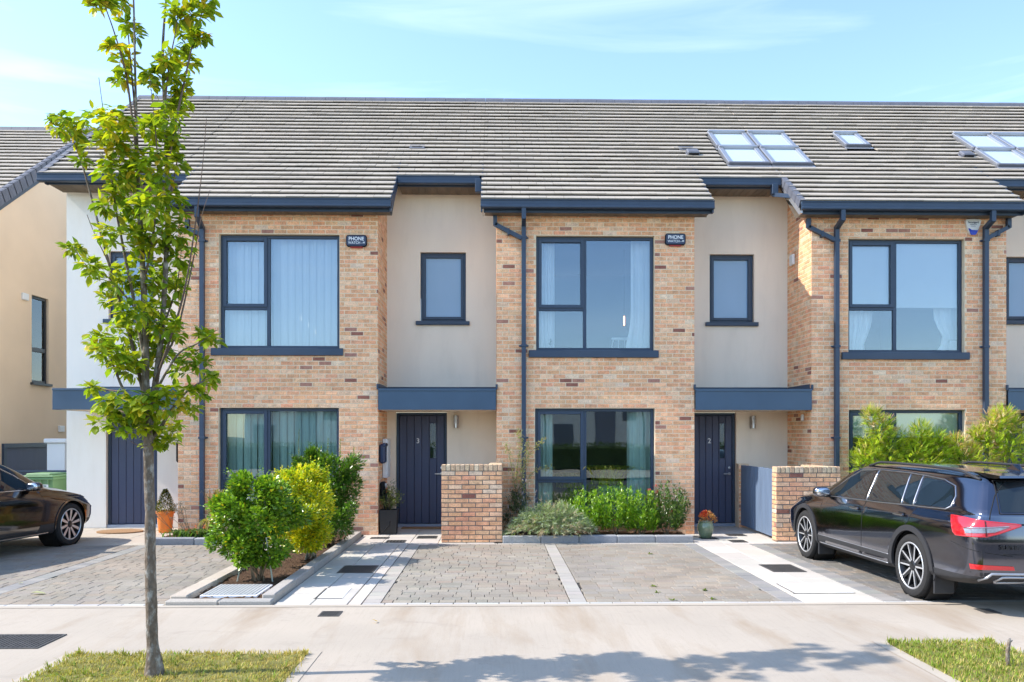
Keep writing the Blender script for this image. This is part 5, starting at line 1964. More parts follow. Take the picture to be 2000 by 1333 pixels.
for s in (1, -1):
    wins = [[(2.27, .955), (1.93, 1.195), (1.64, 1.335), (1.22, 1.372), (1.165, .975)], [(1.075, .98), (1.125, 1.374), (.44, 1.365), (.30, .995)],
            [(.265, .997), (.40, 1.364), (.20, 1.357), (.075, 1.005)], [(.02, 1.012), (.13, 1.352), (-.22, 1.325), (-.45, 1.265), (-.54, 1.16), (-.56, 1.06), (-.50, 1.025)]]
    wins = [[(a, ZK(b)) for a, b in w] for w in wins]
    g = [car.panel('side_window', w, 'side', 'car_glass', .002, s, .06) for w in wins]
    outline = [(2.31, .943), (1.94, 1.21), (1.65, 1.352), (1.22, 1.389), (.44, 1.382), (.13, 1.368), (-.24, 1.34), (-.47, 1.278), (-.565, 1.165), (-.585, 1.05), (-.52, 1.01), (.02, .997), (1.12, .964)]
    outline = [(a, ZK(b)) for a, b in outline]
    car.line('window_trim', outline, 'side', 'steel', .007, .004, s, True)
    for a, b in (((1.095, .975), (1.16, 1.378)), ((.285, .995), (.425, 1.37)), ((.045, 1.005), (.165, 1.36))):
        car.line('pillar_trim', [(a[0], ZK(a[1])), (b[0], ZK(b[1]))], 'side', 'steel', .0095, .004, s)
    car.panel('pillar_cover', [(1.16, .973), (1.215, ZK(1.37)), (1.13, ZK(1.372)), (1.08, .978)], 'side', 'dark_glass', .0015, s)
    d1 = [(2.30, .935), (2.27, .62), (2.22, .42), (2.16, .31), (1.13, .31), (1.10, .70), (1.105, .955)]
    d2 = [(1.085, .955), (1.08, .70), (1.11, .31), (.50, .31), (.455, .45), (.36, .61), (.18, .73), (.02, .83), (-.02, .985)]
    for nm, dd, hx_, hz_ in (('front_door', d1, 1.27, .86), ('rear_door', d2, .20, .885)):
        D = car.panel(nm, dd, 'side', car.paint, .003, s, .07)
        car.line('shut_line', dd, 'side', 'black', .0045, -.0012, s, True, D)
        h, nn = car.mapper('side', s)(hx_, hz_)
        car.box_part('door_handle', (hx_ - .10, hx_ + .10, *sorted((h.y + s * .012, h.y + s * .042)), hz_ - .014, hz_ + .016), car.paint, .010, D)
        car.box_part('handle_trim', (hx_ - .10, hx_ + .10, *sorted((h.y + s * .041, h.y + s * .046)), hz_ - .004, hz_ + .004), 'steel', .002, D)
        car.box_part('handle_recess', (hx_ - .075, hx_ + .045, *sorted((h.y + s * .001, h.y + s * .008)), hz_ - .03, hz_ + .03), 'black', .003, D)
    car.line('shoulder_crease', [(2.9, .81), (2.2, .845), (1.1, .87), (.2, .89), (-.7, .90)], 'side', car.paint, .005, -.001, s)
    car.panel('sill_cladding', [(2.40, .40), (2.36, .24), (.46, .24), (.44, .40)], 'side', 'car_plastic', .007, s, .08)
    car.line('sill_strip', [(2.36, .405), (.46, .405)], 'side', 'trim_silver', .004, .006, s)
    car.line('sill_edge', [(2.34, .30), (.50, .30)], 'side', 'trim_silver', .007, .006, s)
    for x in (0, 2.84):
        car.arch_trim(x, s, 'car_plastic')
        car.wheel(x, s, 'twin')
        yo = s * .90
        car.box_part('mud_flap', (x - .43, x - .405, *sorted((yo, yo - s * .22)), .115, .36), 'car_plastic', .008)
    # mirror
    h, _ = car.mapper('side', s)(2.12, .96)
    M_ = car.blob('door_mirror', (2.13, h.y + s * .13, 1.005), .075, .115, .07, car.paint)
    car.box_part('mirror_arm', (2.10, 2.19, *sorted((h.y - s * .03, h.y + s * .08)), .93, .965), 'car_plastic', .01, M_)
    car.blob('mirror_glass', (2.075, h.y + s * .13, 1.005), .03, .095, .055, 'chrome', M_)
    # rear lamp, reflector
    lamp = [(.135, .958), (-.02, .950), (-.20, .932), (-.47, .903), (-.47, .893), (-.30, .815), (-.22, .79), (.055, .782), (.085, .81)]
    Lp = car.panel('tail_lamp', lamp, 'corner', 'lamp_red', .012, s, .035)
    car.line('lamp_edge', lamp, 'corner', 'lamp_red', .010, .004, s, True, Lp)
    car.panel('lamp_lens', [(-.03, .852), (-.38, .880), (-.275, .828), (-.05, .812)], 'corner', 'lamp_clear', .0155, s, .03, Lp)
    car.line('lamp_divider', [(-.205, .932), (-.215, .79)], 'corner', 'black', .004, .016, s, False, Lp)
    car.line('lamp_strip', [(-.03, .858), (-.38, .888)], 'corner', 'chrome', .004, .016, s, False, Lp)
    car.panel('reflector', [(-.08, .52), (-.42, .505), (-.43, .468), (-.09, .47)], 'corner', 'lamp_red', .006, s, .03)
    car.line('bumper_seam', [(.12, .71), (-.10, .655), (-.30, .62), (-.42, .60)], 'corner', 'black', .004, -.001, s)
    car.line('tailgate_seam', [(-.30, ZK(1.36)), (-.245, ZK(1.20)), (-.24, 1.0), (-.24, .95)], 'corner', 'black', .006, -.001, s)
    # roof rail
    mb = MB()
    rl = []
    for i in range(25):
        x = 1.60 - 2.30 * i / 24
        h, nn = car.mapper('top')(x, s * .575)
        lift = .050 * min(1, smooth01(i / 3.0), smooth01((24 - i) / 4.0)) * .8 + .004
        rl.append((x, s * .575, h.z + lift))
    mb.tube(rl, .015, 8)
    mb.build('roof_rail', 'car_plastic', car.root, local=True, smooth=True)
    # exhaust surround on the bumper
    ex = [(.74, .395), (.69, .43), (.10, .43), (.10, .405), (.62, .40), (.58, .345), (.10, .345), (.10, .33), (.63, .33)]
    f = car.mapper('rear')
    for pts_, nm in (([(.78, .36), (.70, .43), (.05, .43)], 'bumper_trim'), ([(.64, .36), (.60, .40), (.34, .40), (.31, .36), (.33, .335), (.61, .335)], 'exhaust_trim')):
        car.line(nm, [(s * a, b) for a, b in pts_], 'rear', 'trim_silver', .014, .006, 1, nm == 'exhaust_trim')
car.panel('rear_window', [(.585, 1.02), (-.585, 1.02), (-.50, ZK(1.345)), (.50, ZK(1.345))], 'rear', 'car_glass', .003, 1, .07)
car.line('rear_window_seal', [(.605, 1.005), (-.605, 1.005), (-.515, ZK(1.36)), (.515, ZK(1.36))], 'rear', 'black', .006, 0.0, 1, True)
car.panel('valance', [(.86, .44), (-.86, .44), (-.80, .34), (-.5, .30), (.5, .30), (.80, .34)], 'rear', 'car_plastic', .004, 1, .07)
car.line('tailgate_crease', [(.46, .905), (0, .895), (-.46, .905)], 'rear', 'black', .010, -.002)
car.line('tailgate_lip', [(.60, .62), (-.60, .62)], 'rear', 'black', .006, -.001)
car.panel('plate_recess', [(.30, .86), (-.30, .86), (-.30, .71), (.30, .71)], 'rear', car.paint, .002, 1, .07)
h, nn = car.mapper('rear')(.5, .68)
text_mesh('SUPERB', .062, 'badge', 'rim_dark', car.root, (h.x - .006, .535, .685), (math.pi / 2, 0, -math.pi / 2), .003, 1.0, .001, local=True)
mb = MB()
V = []
for (x, z) in ((-.50, 1.452), (-.66, 1.447), (-.93, 1.425), (-.935, 1.398), (-.86, 1.388), (-.68, 1.39)):
    V.append((x, ZK(z)))
mb.prism(V, 'y', -.53, .53)
sp = mb.build('spoiler', car.paint, car.root, local=True)
mb = MB(); mb.bbox(-.941, -.93, -.22, .22, ZK(1.40), ZK(1.418), .003); mb.build('brake_light', 'lamp_red', sp, local=True)
mb = MB()
mb.add([(-.34, 0, 1.46), (-.45, .0, 1.465), (-.50, .022, 1.392), (-.50, -.022, 1.392), (-.24, .012, 1.398), (-.24, -.012, 1.398)], [(0, 1, 2, 4), (1, 0, 5, 3), (1, 3, 2), (0, 4, 5)])
mb.build('aerial_fin', car.paint, car.root, local=True)

# ---- dark saloon cut by the left edge, nose to the house
def rake_saloon(x, z):
    fr = smooth01((x - 3.2) / .6) * -.14 * max(0, (.45 - z) / .25) if z < .45 else 0
    return fr
SAL = [(-1.06, .36, .72, .90, .62, .96, .5), (-.95, .32, .84, .94, .74, 1.03, .56), (-.5, .28, .91, .97, .81, 1.13, .58), (0, .25, .925, .965, .84, 1.32, .58), (.6, .22, .93, .955, .85, 1.43, .60), (1.2, .22, .93, .945, .85, 1.455, .62),
       (1.6, .22, .93, .94, .85, 1.435, .61), (2.0, .22, .93, .935, .845, 1.31, .61), (2.4, .22, .93, .92, .84, 1.07, .67), (2.62, .22, .93, .895, .83, .965, .70), (2.94, .23, .925, .855, .82, .915, .66),
       (3.25, .25, .915, .80, .80, .85, .62), (3.48, .27, .875, .75, .75, .79, .55), (3.62, .30, .80, .70, .67, .73, .46), (3.70, .34, .70, .655, .56, .69, .38)]
sal = Car('saloon_car', 'glossy dark saloon car with silver spoked wheels cut by the left edge', (-8.12, 10.52, 0), rad(82.0), SAL, 'paint_dark', rake_saloon, 2.94, .34, None)
for s in (-1, 1):
    wins = [[(2.17, .955), (1.90, 1.14), (1.55, 1.31), (1.12, 1.352), (1.09, .965)], [(1.00, .97), (1.03, 1.355), (.50, 1.32), (.12, 1.16), (.0, .99)]]
    for w in wins: sal.panel('side_window', w, 'side', 'car_glass', .002, s, .06)
    sal.line('window_trim', [(2.23, .943), (1.92, 1.158), (1.56, 1.328), (1.08, 1.37), (.5, 1.34), (.10, 1.18), (-.06, .975), (1.05, .952)], 'side', 'chrome', .008, .004, s, True)
    d1 = [(2.25, .93), (2.30, .70), (2.25, .45), (2.16, .30), (1.06, .30), (1.03, .65), (1.04, .95)]
    d2 = [(1.02, .95), (1.01, .65), (1.04, .30), (.52, .30), (.46, .46), (.34, .62), (.10, .78), (-.05, .96)]
    for nm, dd, hx_, hz_ in (('front_door', d1, 1.25, .835), ('rear_door', d2, .22, .85)):
        D = sal.panel(nm, dd, 'side', sal.paint, .003, s, .07)
        sal.line('shut_line', dd, 'side', 'black', .0045, -.0012, s, True, D)
        h, nn = sal.mapper('side', s)(hx_, hz_)
        sal.box_part('door_handle', (hx_ - .10, hx_ + .10, *sorted((h.y + s * .012, h.y + s * .042)), hz_ - .014, hz_ + .016), sal.paint, .010, D)
        sal.box_part('handle_trim', (hx_ - .10, hx_ + .10, *sorted((h.y + s * .041, h.y + s * .046)), hz_ - .014, hz_ - .004), 'chrome', .002, D)
    sal.line('sill_strip', [(2.45, .265), (.46, .265)], 'side', 'chrome', .010, .004, s)
    sal.line('shoulder_crease', [(3.3, .76), (2.6, .80), (1.1, .83), (0, .845)], 'side', sal.paint, .006, -.001, s)
    for x in (0, 2.94):
        sal.arch_trim(x, s, sal.paint, -6, 186, .022)
        sal.wheel(x, s, 'ten')
    h, _ = sal.mapper('side', s)(2.02, .95)
    M_ = sal.blob('door_mirror', (2.03, h.y + s * .125, 1.0), .08, .11, .068, sal.paint)
    sal.box_part('mirror_arm', (2.0, 2.09, *sorted((h.y - s * .03, h.y + s * .08)), .93, .962), 'car_plastic', .01, M_)
    sal.blob('mirror_glass', (1.97, h.y + s * .125, 1.0), .03, .09, .052, 'chrome', M_)
    sal.panel('tail_lamp', [(.05, .86), (-.45, .87), (-.43, .74), (.05, .72)], 'corner', 'lamp_red', .006, s, .05)
    hl = [(3.36, .79), (3.62, .74), (3.78, .66), (3.74, .60), (3.52, .66)]
    sal.panel('headlamp', hl, 'side', 'lamp_clear', .004, s, .05)
f = sal.mapper('top')
P4 = [(1.62, .55), (1.62, -.55), (2.42, -.64), (2.42, .64)]
sal.panel('windscreen', P4, 'top', 'car_glass', .003, 1, .09)
sal.line('bonnet_seam', [(2.52, -.69), (3.0, -.655), (3.45, -.55)], 'top', 'black', .004, -.001)
sal.line('bonnet_seam', [(2.52, .69), (3.0, .655), (3.45, .55)], 'top', 'black', .004, -.001)
car.panel('windscreen', [(1.80, .54), (1.80, -.54), (2.60, -.64), (2.60, .64)], 'top', 'car_glass', .003, 1, .09)
car.line('bonnet_seam', [(2.66, .70), (3.1, .66), (3.55, .52)], 'top', 'black', .004, -.001)
car.line('bonnet_seam', [(2.66, -.70), (3.1, -.66), (3.55, -.52)], 'top', 'black', .004, -.001)
# ================================================================== THINGS BUILT INTO THE FRONTS
# ---- low brick walls hiding the bin stores
def low_wall(label, x0, x1, ztop, seed, back_x=None, y_back=YB - .01):
    root = thing('low_brick_wall', label, 'wall', ((x0 + x1) / 2, YW, 0), 'low brick walls by the front doors')
    mb = MB()
    th = .215
    mb.box(x0 + .006, x1 - .006, YW + .004, YW + th - .004, 0, ztop - .01)
    if back_x:
        mb.box(back_x[0] + .006, back_x[1] - .006, YW + th - .003, y_back, 0, ztop - .01)
    m = mb.build('mortar_core', 'mortar_grey', root)
    pc = Pieces(BRICK_VARS, 'brick')
    zs = ztop - .105
    LZ = Matrix.Rotation(-math.pi / 2, 4, 'Z'); RZ = Matrix.Rotation(math.pi / 2, 4, 'Z')
    K = lambda a, z: 0
    brick_field(pc, x0, x1, 0.0, zs, lambda a, z: Matrix.Translation((a, YW + .004, z)), [], seed, zbase=zs - 17 * .075, key=lambda a, z: 0)
    yl = (YW + .0, YW + th)
    brick_field(pc, yl[0], yl[1], 0.0, zs, lambda a, z: Matrix.Translation((x0 + .006, yl[0] + yl[1] - a, z)) @ LZ, [], seed + 1, zbase=zs - 17 * .075, key=lambda a, z: 1)
    brick_field(pc, yl[0], y_back if back_x else yl[1], 0.0, zs, lambda a, z: Matrix.Translation((x1 - .006, a, z)) @ RZ, [], seed + 2, zbase=zs - 17 * .075, key=lambda a, z: 2)
    # soldier course: bricks on edge across the top
    n = int(round((x1 - x0) / .0775))
    for i in range(n):
        mb = MB()
        rr_ = random.Random(seed * 31 + i)
        t = rr_.choice([(0.66, 0.47, 0.30), (0.62, 0.42, 0.26), (0.68, 0.52, 0.35), (0.60, 0.40, 0.25)])
        mb.tone = jitter(t, .1, rr_)
        a, b = x0 + (x1 - x0) * i / n, x0 + (x1 - x0) * (i + 1) / n
        mb.bbox(a + .005, b - .005, YW - .004 + rr_.uniform(-.002, .002), YW + th + .004, zs + .004, ztop + rr_.uniform(-.003, .003), .006)
        mb.build('coping_brick', 'brick', root, tone=True)
    if back_x:
        nb = int((y_back - YW - th) / .0775)
        for i in range(nb):
            mb = MB()
            rr_ = random.Random(seed * 37 + i)
            mb.tone = jitter(rr_.choice([(0.66, 0.47, 0.30), (0.62, 0.42, 0.26), (0.46, 0.25, 0.18)]), .1, rr_)
            a = YW + th + .004 + .0775 * i
            mb.bbox(back_x[0], back_x[1], a + .005, a + .0725, zs + .004, ztop - .002, .006)
            mb.build('coping_brick', 'brick', root, tone=True)
    pc.emit('brick', m, 300, 'brick_field')
    return root
zt3 = PZX(908, 920, YW)
low_wall('low brick wall with brick on edge coping in front of the number 3 door', PX(862, YW), PX(981, YW), zt3, 61, (PX(981, YW) - .215, PX(981, YW)))
low_wall('low brick wall with a sunlit end beside the blue plank gate and the estate car', PX(1516, YW) , PX(1642, YW), PZX(912, 1560, YW), 62, (PX(1642, YW) - .30, PX(1642, YW) - .085))

# ---- plank gate to the bin store of number 2
gx = 4.70
root = thing('plank_gate', 'blue grey vertical plank gate between the number 2 door and the low wall', 'gate', (gx, 14.6, 0))
zg0, zg1 = .055, PZ(909, gx, 15.4)
ng = 14
for i in range(ng):
    mb = MB()
    a = 13.72 + (15.52 - 13.72) * i / ng
    mb.bbox(gx - .012, gx + .012, a + .003, a + (15.52 - 13.72) / ng - .003, zg0 + rt.uniform(-.004, .004), zg1 + rt.uniform(-.003, .003), .004)
    mb.build('plank', 'gate_paint', root)
mb = MB(); mb.bbox(gx + .013, gx + .045, 13.76, 15.48, .25, .36, .004); mb.build('ledge', 'gate_paint', root)
mb = MB(); mb.bbox(gx + .013, gx + .045, 13.76, 15.48, .95, 1.06, .004); mb.build('ledge', 'gate_paint', root)
root = thing('gate_post', 'short brick pier with sandy bricks at the hinge end of the blue plank gate', 'gate post', (gx, 15.63, 0))
pc = Pieces(BRICK_VARS, 'brick')
mb = MB(); mb.box(gx - .045, gx + .15, 15.545, YR - .003, 0, zg1 + .02); m = mb.build('mortar_core', 'mortar', root)
brick_field(pc, gx - .05, gx + .155, 0, zg1 + .02, lambda a, z: Matrix.Translation((a, 15.548, z)), [], 63)
pc.emit('brick', m, 300)

# ---- alarm boxes
def alarm_dark(px, py, label):
    x = PX(px, YB); z = PZ(py, x, YB)
    root = thing('alarm_box', label, 'alarm box', (x, YB, z), 'alarm boxes on the brick fronts')
    w, h = .182, .102
    def rr(w, h, r, n=6):
        pts = []
        for cx, cz, a0 in ((w - r, h - r, 0), (-w + r, h - r, 90), (-w + r, -h + r, 180), (w - r, -h + r, 270)):
            for k in range(n + 1):
                a = rad(a0 + 90 * k / n)
                pts.append((x + cx + r * math.cos(a), z + cz + r * math.sin(a)))
        return pts
    mb = MB(); mb.prism(rr(w, h, .045), 'y', YB - .055, YB - .008)
    mb.build('case', 'black', root)
    mb = MB(); mb.prism(rr(w - .012, h - .014, .034), 'y', YB - .066, YB - .054); mb.build('cover', 'alarm_navy', root)
    mb = MB(); mb.bbox(x - .11, x + .11, YB - .05, YB - .012, z - h - .022, z - h + .008, .008); mb.build('strobe', 'alarm_red', root)
    text_mesh('PHONE', .088, 'lettering', 'white_ink', root, (x, YB - .0675, z + .030), extrude=.001, bold=.0016, sx=.92)
    text_mesh('WATCH', .062, 'lettering', 'white_ink', root, (x - .035, YB - .0675, z - .040), extrude=.001, sx=.92, bold=.0004)
    for i in range(4):
        mb = MB(); a = x + .083 + i * .018; hh = (.008, .008, .03, .03)[i]
        mb.bbox(a, a + .010, YB - .0685, YB - .0662, z - .05, z - .05 + hh, .001); mb.build('signal_bar', 'white_ink', root)
alarm_dark(697, 472, 'navy alarm box reading PHONE WATCH right of the window with vertical blinds')
alarm_dark(1318, 469, 'navy alarm box reading PHONE WATCH right of the white curtained window')
x = PX(1898, YB); z = PZ(445, x, YB)
root = thing('alarm_box', 'white shield shaped alarm box with a blue base under the eaves at the right', 'alarm box', (x, YB, z), 'alarm boxes on the brick fronts')
P_ = lambda u, v: (x + (u - 765) / 26.67 / 110, z - (v - 667) / 26.67 / 110)
mb = MB(); mb.prism([P_(*p) for p in ((350, 320), (440, 262), (780, 240), (1110, 262), (1190, 320), (1130, 560), (1050, 740), (900, 1050), (620, 1075), (480, 790), (420, 620))], 'y', YB - .05, YB - .008); mb.build('case', 'white_plastic', root)
mb = MB(); mb.prism([P_(*p) for p in ((500, 750), (560, 760), (650, 830), (1000, 850), (1030, 790), (905, 1050), (860, 1085), (660, 1090), (610, 1065))], 'y', YB - .062, YB - .049); mb.build('strobe', 'alarm_blue', root)
text_mesh('Securigard', .048, 'lettering', 'ink', root, (x, YB - .0515, z + .082), extrude=.0008, sx=.95, bold=.001)
text_mesh('monitored', .030, 'lettering', 'ink', root, (x, YB - .0515, z + .046), extrude=.0008)
text_mesh('security', .026, 'lettering', 'ink', root, (x, YB - .0515, z + .015), extrude=.0008)

# ---- small fixtures by the number 3 door, on the brick return facing the recess
bx1 = bayx[3][1]
zm = PZ(897, bx1, 15.2)
root = thing('meter_box', 'white meter box on the brick return left of the number 3 door', 'meter box', (bx1, 15.3, zm))
mb = MB(); mb.bbox(bx1 + .012, bx1 + .10, 15.05, 15.48, .98, 1.70, .01); mb.build('case', 'white_plastic', root)
mb = MB(); mb.bbox(bx1 + .1005, bx1 + .108, 15.08, 15.45, 1.01, 1.67, .004); mb.build('door', 'white_plastic', root)
root = thing('letter_box', 'navy letter box on the brick corner left of the number 3 door', 'letter box', (bx1, 14.75, 1.4))
mb = MB(); mb.bbox(bx1 + .012, bx1 + .11, 14.62, 14.95, 1.26, 1.61, .03); mb.build('case', 'alarm_navy', root)
mb = MB(); mb.bbox(bx1 + .07, bx1 + .125, 14.61, 14.96, 1.56, 1.625, .015); mb.build('flap', 'alarm_navy', root)
mb = MB(); mb.lathe([(0, bx1 + .111), (.012, bx1 + .112), (.012, bx1 + .118), (0, bx1 + .119)], (0, 14.79, 1.45), 12, 'x'); mb.build('lock', 'steel', root)
root = thing('charging_point', 'car charging box with a looped black cable on the brick corner by the planter', 'charger', (bx1, 14.8, .8))
mb = MB(); mb.bbox(bx1 + .012, bx1 + .10, 14.70, 14.95, .60, .93, .03); mb.build('case', 'black', root)
mb = MB(); mb.bbox(bx1 + .101, bx1 + .112, 14.72, 14.93, .63, .90, .008); mb.build('front_plate', 'white_plastic', root)
mb = MB(); mb.bbox(bx1 + .112, bx1 + .135, 14.76, 14.88, .70, .82, .01); mb.build('plug_holder', 'orange_plastic', root)
mb = MB()
pts = []
for i in range(70):
    t = i / 69
    a = t * 2 * math.pi * 3.2 + 1.2
    pts.append((bx1 + .06 + .05 * math.sin(a * .5) + .10 * t, 14.66 - .03 * math.cos(a), .62 + .26 * math.sin(a) * (1 - .35 * t) - .12 * t))
pts += [(bx1 + .22, 14.60, .30), (bx1 + .20, 14.56, .18), (bx1 + .10, 14.52, .05)]
mb.tube(pts, .011, 6); mb.build('cable', 'black', root, smooth=True)
root = thing('letter_box', 'dark rounded letter box edge showing at the brick corner right of the plain blue door', 'letter box', (bayx[3][0], 14.8, 1.5))
mb = MB(); mb.bbox(bayx[3][0] - .075, bayx[3][0] - .012, 14.62, 14.95, 1.28, 1.66, .03); mb.build('case', 'black', root)
bx0_ = bayx[1][0]
root = thing('wall_vent', 'small white vent high on the brick return between number 2 and the right hand bay', 'wall vent', (bx0_, 15.45, PZ(508, bx0_, 15.4)), 'white vents on the walls')
zv = PZ(508, bx0_, 15.4)
mb = MB(); mb.bbox(bx0_ - .06, bx0_ - .012, 15.32, 15.50, zv - .10, zv + .10, .01); mb.build('housing', 'white_plastic', root)
for q in range(4):
    mb = MB(); mb.bbox(bx0_ - .068, bx0_ - .06, 15.34, 15.48, zv - .075 + q * .04, zv - .055 + q * .04, .003); mb.build('louvre', 'white_plastic', root)
root = thing('sensor', 'small white sensor under the canopy on the brick return behind the estate car', 'sensor', (bx0_, 14.9, 2.1))
mb = MB(); mb.bbox(bx0_ - .05, bx0_ - .012, 14.86, 14.94, 2.03, 2.15, .012); mb.build('case', 'white_plastic', root)

# ---- doormats
for (px0, px1, y0, y1, lab, nm) in ((191, 278, 14.78, 15.40, 'oval coir doormat on the slabs at the plain blue door', 1), (785, 862, 15.42, 15.66, 'brown doormat at the threshold of the number 3 door', 0)):
    xa, xb = PX(px0, (y0 + y1) / 2), PX(px1, (y0 + y1) / 2)
    if nm:
        pts = [((xa + xb) / 2 + (xb - xa) / 2 * math.cos(2 * math.pi * k / 36), (y0 + y1) / 2 + (y1 - y0) / 2 * math.sin(2 * math.pi * k / 36)) for k in range(36)]
    else:
        pts = [(xa, y0), (xb, y0), (xb, y1), (xa, y1)]
    mb = MB(); mb.prism(pts, 'z', .0035, .022)
    o = mb.build('doormat', 'coir'); setp(o, lab, 'doormat')

# ---- blinds and curtains behind the glass
def vertical_blind(k, which, label, x0, x1, z0, z1, ang):
    y = YB + .30
    root = thing('vertical_blind', label, 'blind', ((x0 + x1) / 2, y, z1), 'vertical blinds of number 3')
    mb = MB(); mb.bbox(x0, x1, y - .02, y + .02, z1 - .03, z1, .004); mb.build('headrail', 'white_plastic', root)
    rnd = random.Random(which)
    n = int((x1 - x0) / .125)
    for i in range(n):
        xc = x0 + (x1 - x0) * (i + .5) / n
        a = ang + rnd.uniform(-.09, .09)
        w = .0745
        mb = MB()
        dx, dy = w * math.cos(a), w * math.sin(a)
        nx, ny = -math.sin(a) * .010, math.cos(a) * .010
        sway = rnd.uniform(-.008, .008)
        top = [(xc - dx, y - dy), (xc + nx, y + ny), (xc + dx, y + dy)]
        vs_ = [(p[0], p[1], z1 - .03) for p in top] + [(p[0] + sway, p[1], z0 + rnd.uniform(0, .01)) for p in top]
        back = [(v[0], v[1] + .002, v[2]) for v in vs_]
        mb.add(vs_ + back, [(0, 1, 4, 3), (1, 2, 5, 4), (6, 9, 10, 7), (7, 10, 11, 8), (0, 3, 9, 6), (2, 8, 11, 5)])
        mb.build('slat', 'blind', root)
up3 = hole(*UPW[3], YB); dn3 = hole(*DNW[3], YB)
vertical_blind(3, 1, 'closed white vertical blind in the upstairs window of number 3', up3[0] - .05, up3[1] + .05, up3[2] - .05, up3[3] + .03, -.28)
vertical_blind(3, 2, 'half turned pale green vertical blind in the ground floor window of number 3', dn3[0] - .05, dn3[1] + .05, dn3[2] - .02, dn3[3] + .03, -.40)

def curtain(label, x0, x1, z0, z1, y, seed, tie=None, group=None, amp=.03):
    """pleated curtain; tie = (x at the waist offset, height) pulls it aside"""
    rnd = random.Random(seed)
    mb = MB()
    nx, nz = 40, 14
    V = []
    ph = rnd.uniform(0, 6)
    for j in range(nz + 1):
        t = j / nz
        z = z0 + (z1 - z0) * t
        for i in range(nx + 1):
            u = i / nx
            x = x0 + (x1 - x0) * u
            if tie:
                pull = math.exp(-((z - tie[1]) / tie[2]) ** 2) * tie[0]
                x += pull * (u if tie[3] > 0 else (1 - u))
            yy = y + amp * math.sin(u * 26 + ph + .5 * math.sin(t * 3)) + .012 * math.sin(u * 61 + t * 2)
            V.append((x, yy, z))
    n0 = len(V)
    V += [(p[0], p[1] + .004, p[2]) for p in V]
    F = [(j * (nx + 1) + i, j * (nx + 1) + i + 1, (j + 1) * (nx + 1) + i + 1, (j + 1) * (nx + 1) + i) for j in range(nz) for i in range(nx)]
    F += [tuple(n0 + q for q in f[::-1]) for f in F]
    mb.add(V, F)
    o = mb.build('curtain', 'curtain', None, smooth=True)
    return setp(o, label, 'curtain', group or 'pale curtains behind the windows')
up2 = hole(*UPW[2], YB); dn2 = hole(*DNW[2], YB); up1 = hole(*UPW[1], YB); dn1 = hole(*DNW[1], YB)
yc = YB + .34
curtain('white curtain at the left of the upstairs window of number 2', PX(1052, yc), PX(1083, yc), up2[2] - .1, up2[3] + .05, yc, 1)
curtain('white curtain at the right of the upstairs window of number 2', PX(1232, yc), PX(1285, yc), up2[2] - .1, up2[3] + .05, yc, 2, (-.10, up2[2] + .05, .35, -1))
curtain('pale curtain at the left of the ground floor window of number 2', PX(1050, yc), PX(1079, yc), .3, dn2[3] + .05, yc, 3)
curtain('pale curtain at the right of the ground floor window of number 2', PX(1225, yc), PX(1285, yc), .3, dn2[3] + .05, yc, 4)
curtain('white curtain swept aside under the blind, left of the right hand upstairs window', PX(1655, yc), PX(1702, yc), up1[2] - .1, up1[3], yc, 5, (-.16, up1[2] + .15, .30, 1))
curtain('white curtain with a waist under the blind, right of the right hand upstairs window', PX(1822, yc), PX(1892, yc), up1[2] - .1, up1[3], yc, 6, (.17, up1[2] + .32, .22, -1))
def roller(label, x0, x1, z0, z1, y):
    root = thing('roller_blind', label, 'blind', ((x0 + x1) / 2, y, z1), 'roller blinds behind the right hand bay windows')
    mb = MB(); mb.box(x0, x1, y, y + .003, z0 + .02, z1 - .02); mb.build('fabric', 'blind', root)
    mb = MB(); mb.bbox(x0, x1, y - .006, y + .01, z0, z0 + .022, .004); mb.build('bottom_bar', 'blind', root)
    mb = MB(); mb.tube([(x0, y + .01, z1), (x1, y + .01, z1)], .03, 10); mb.build('roller', 'white_plastic', root, smooth=True)
yb2 = YB + .172
roller('pale roller blind drawn over the left light of the right hand upstairs window', PX(1655, yb2), PX(1745, yb2), PZ(601, PX(1700, yb2), yb2), up1[3] + .04, yb2)
roller('wide pale roller blind drawn most of the way down the right hand upstairs window', PX(1750, yb2), PX(1873, yb2), PZ(602, PX(1800, yb2), yb2), up1[3] + .04, yb2)
roller('pale blind in the ground floor window behind the feathery shrubs', PX(1662, yb2), PX(1880, yb2), PZ(855, PX(1800, yb2), yb2), dn1[3] + .04, yb2)
# framed picture standing on the sill
xa, za = PX(1862, YB + .25), up1[2] + .06
root = thing('photo_frame', 'grey framed picture on the sill of the right hand upstairs window', 'picture frame', (xa, YB + .25, za))
mb = MB(); frame_bars(mb, xa - .085, xa + .085, za, za + .23, YB + .24, YB + .26, .02); mb.build('frame', 'trim_silver', root)
mb = MB(); mb.box(xa - .065, xa + .065, YB + .25, YB + .256, za + .02, za + .21); mb.build('picture', 'white_metal', root)
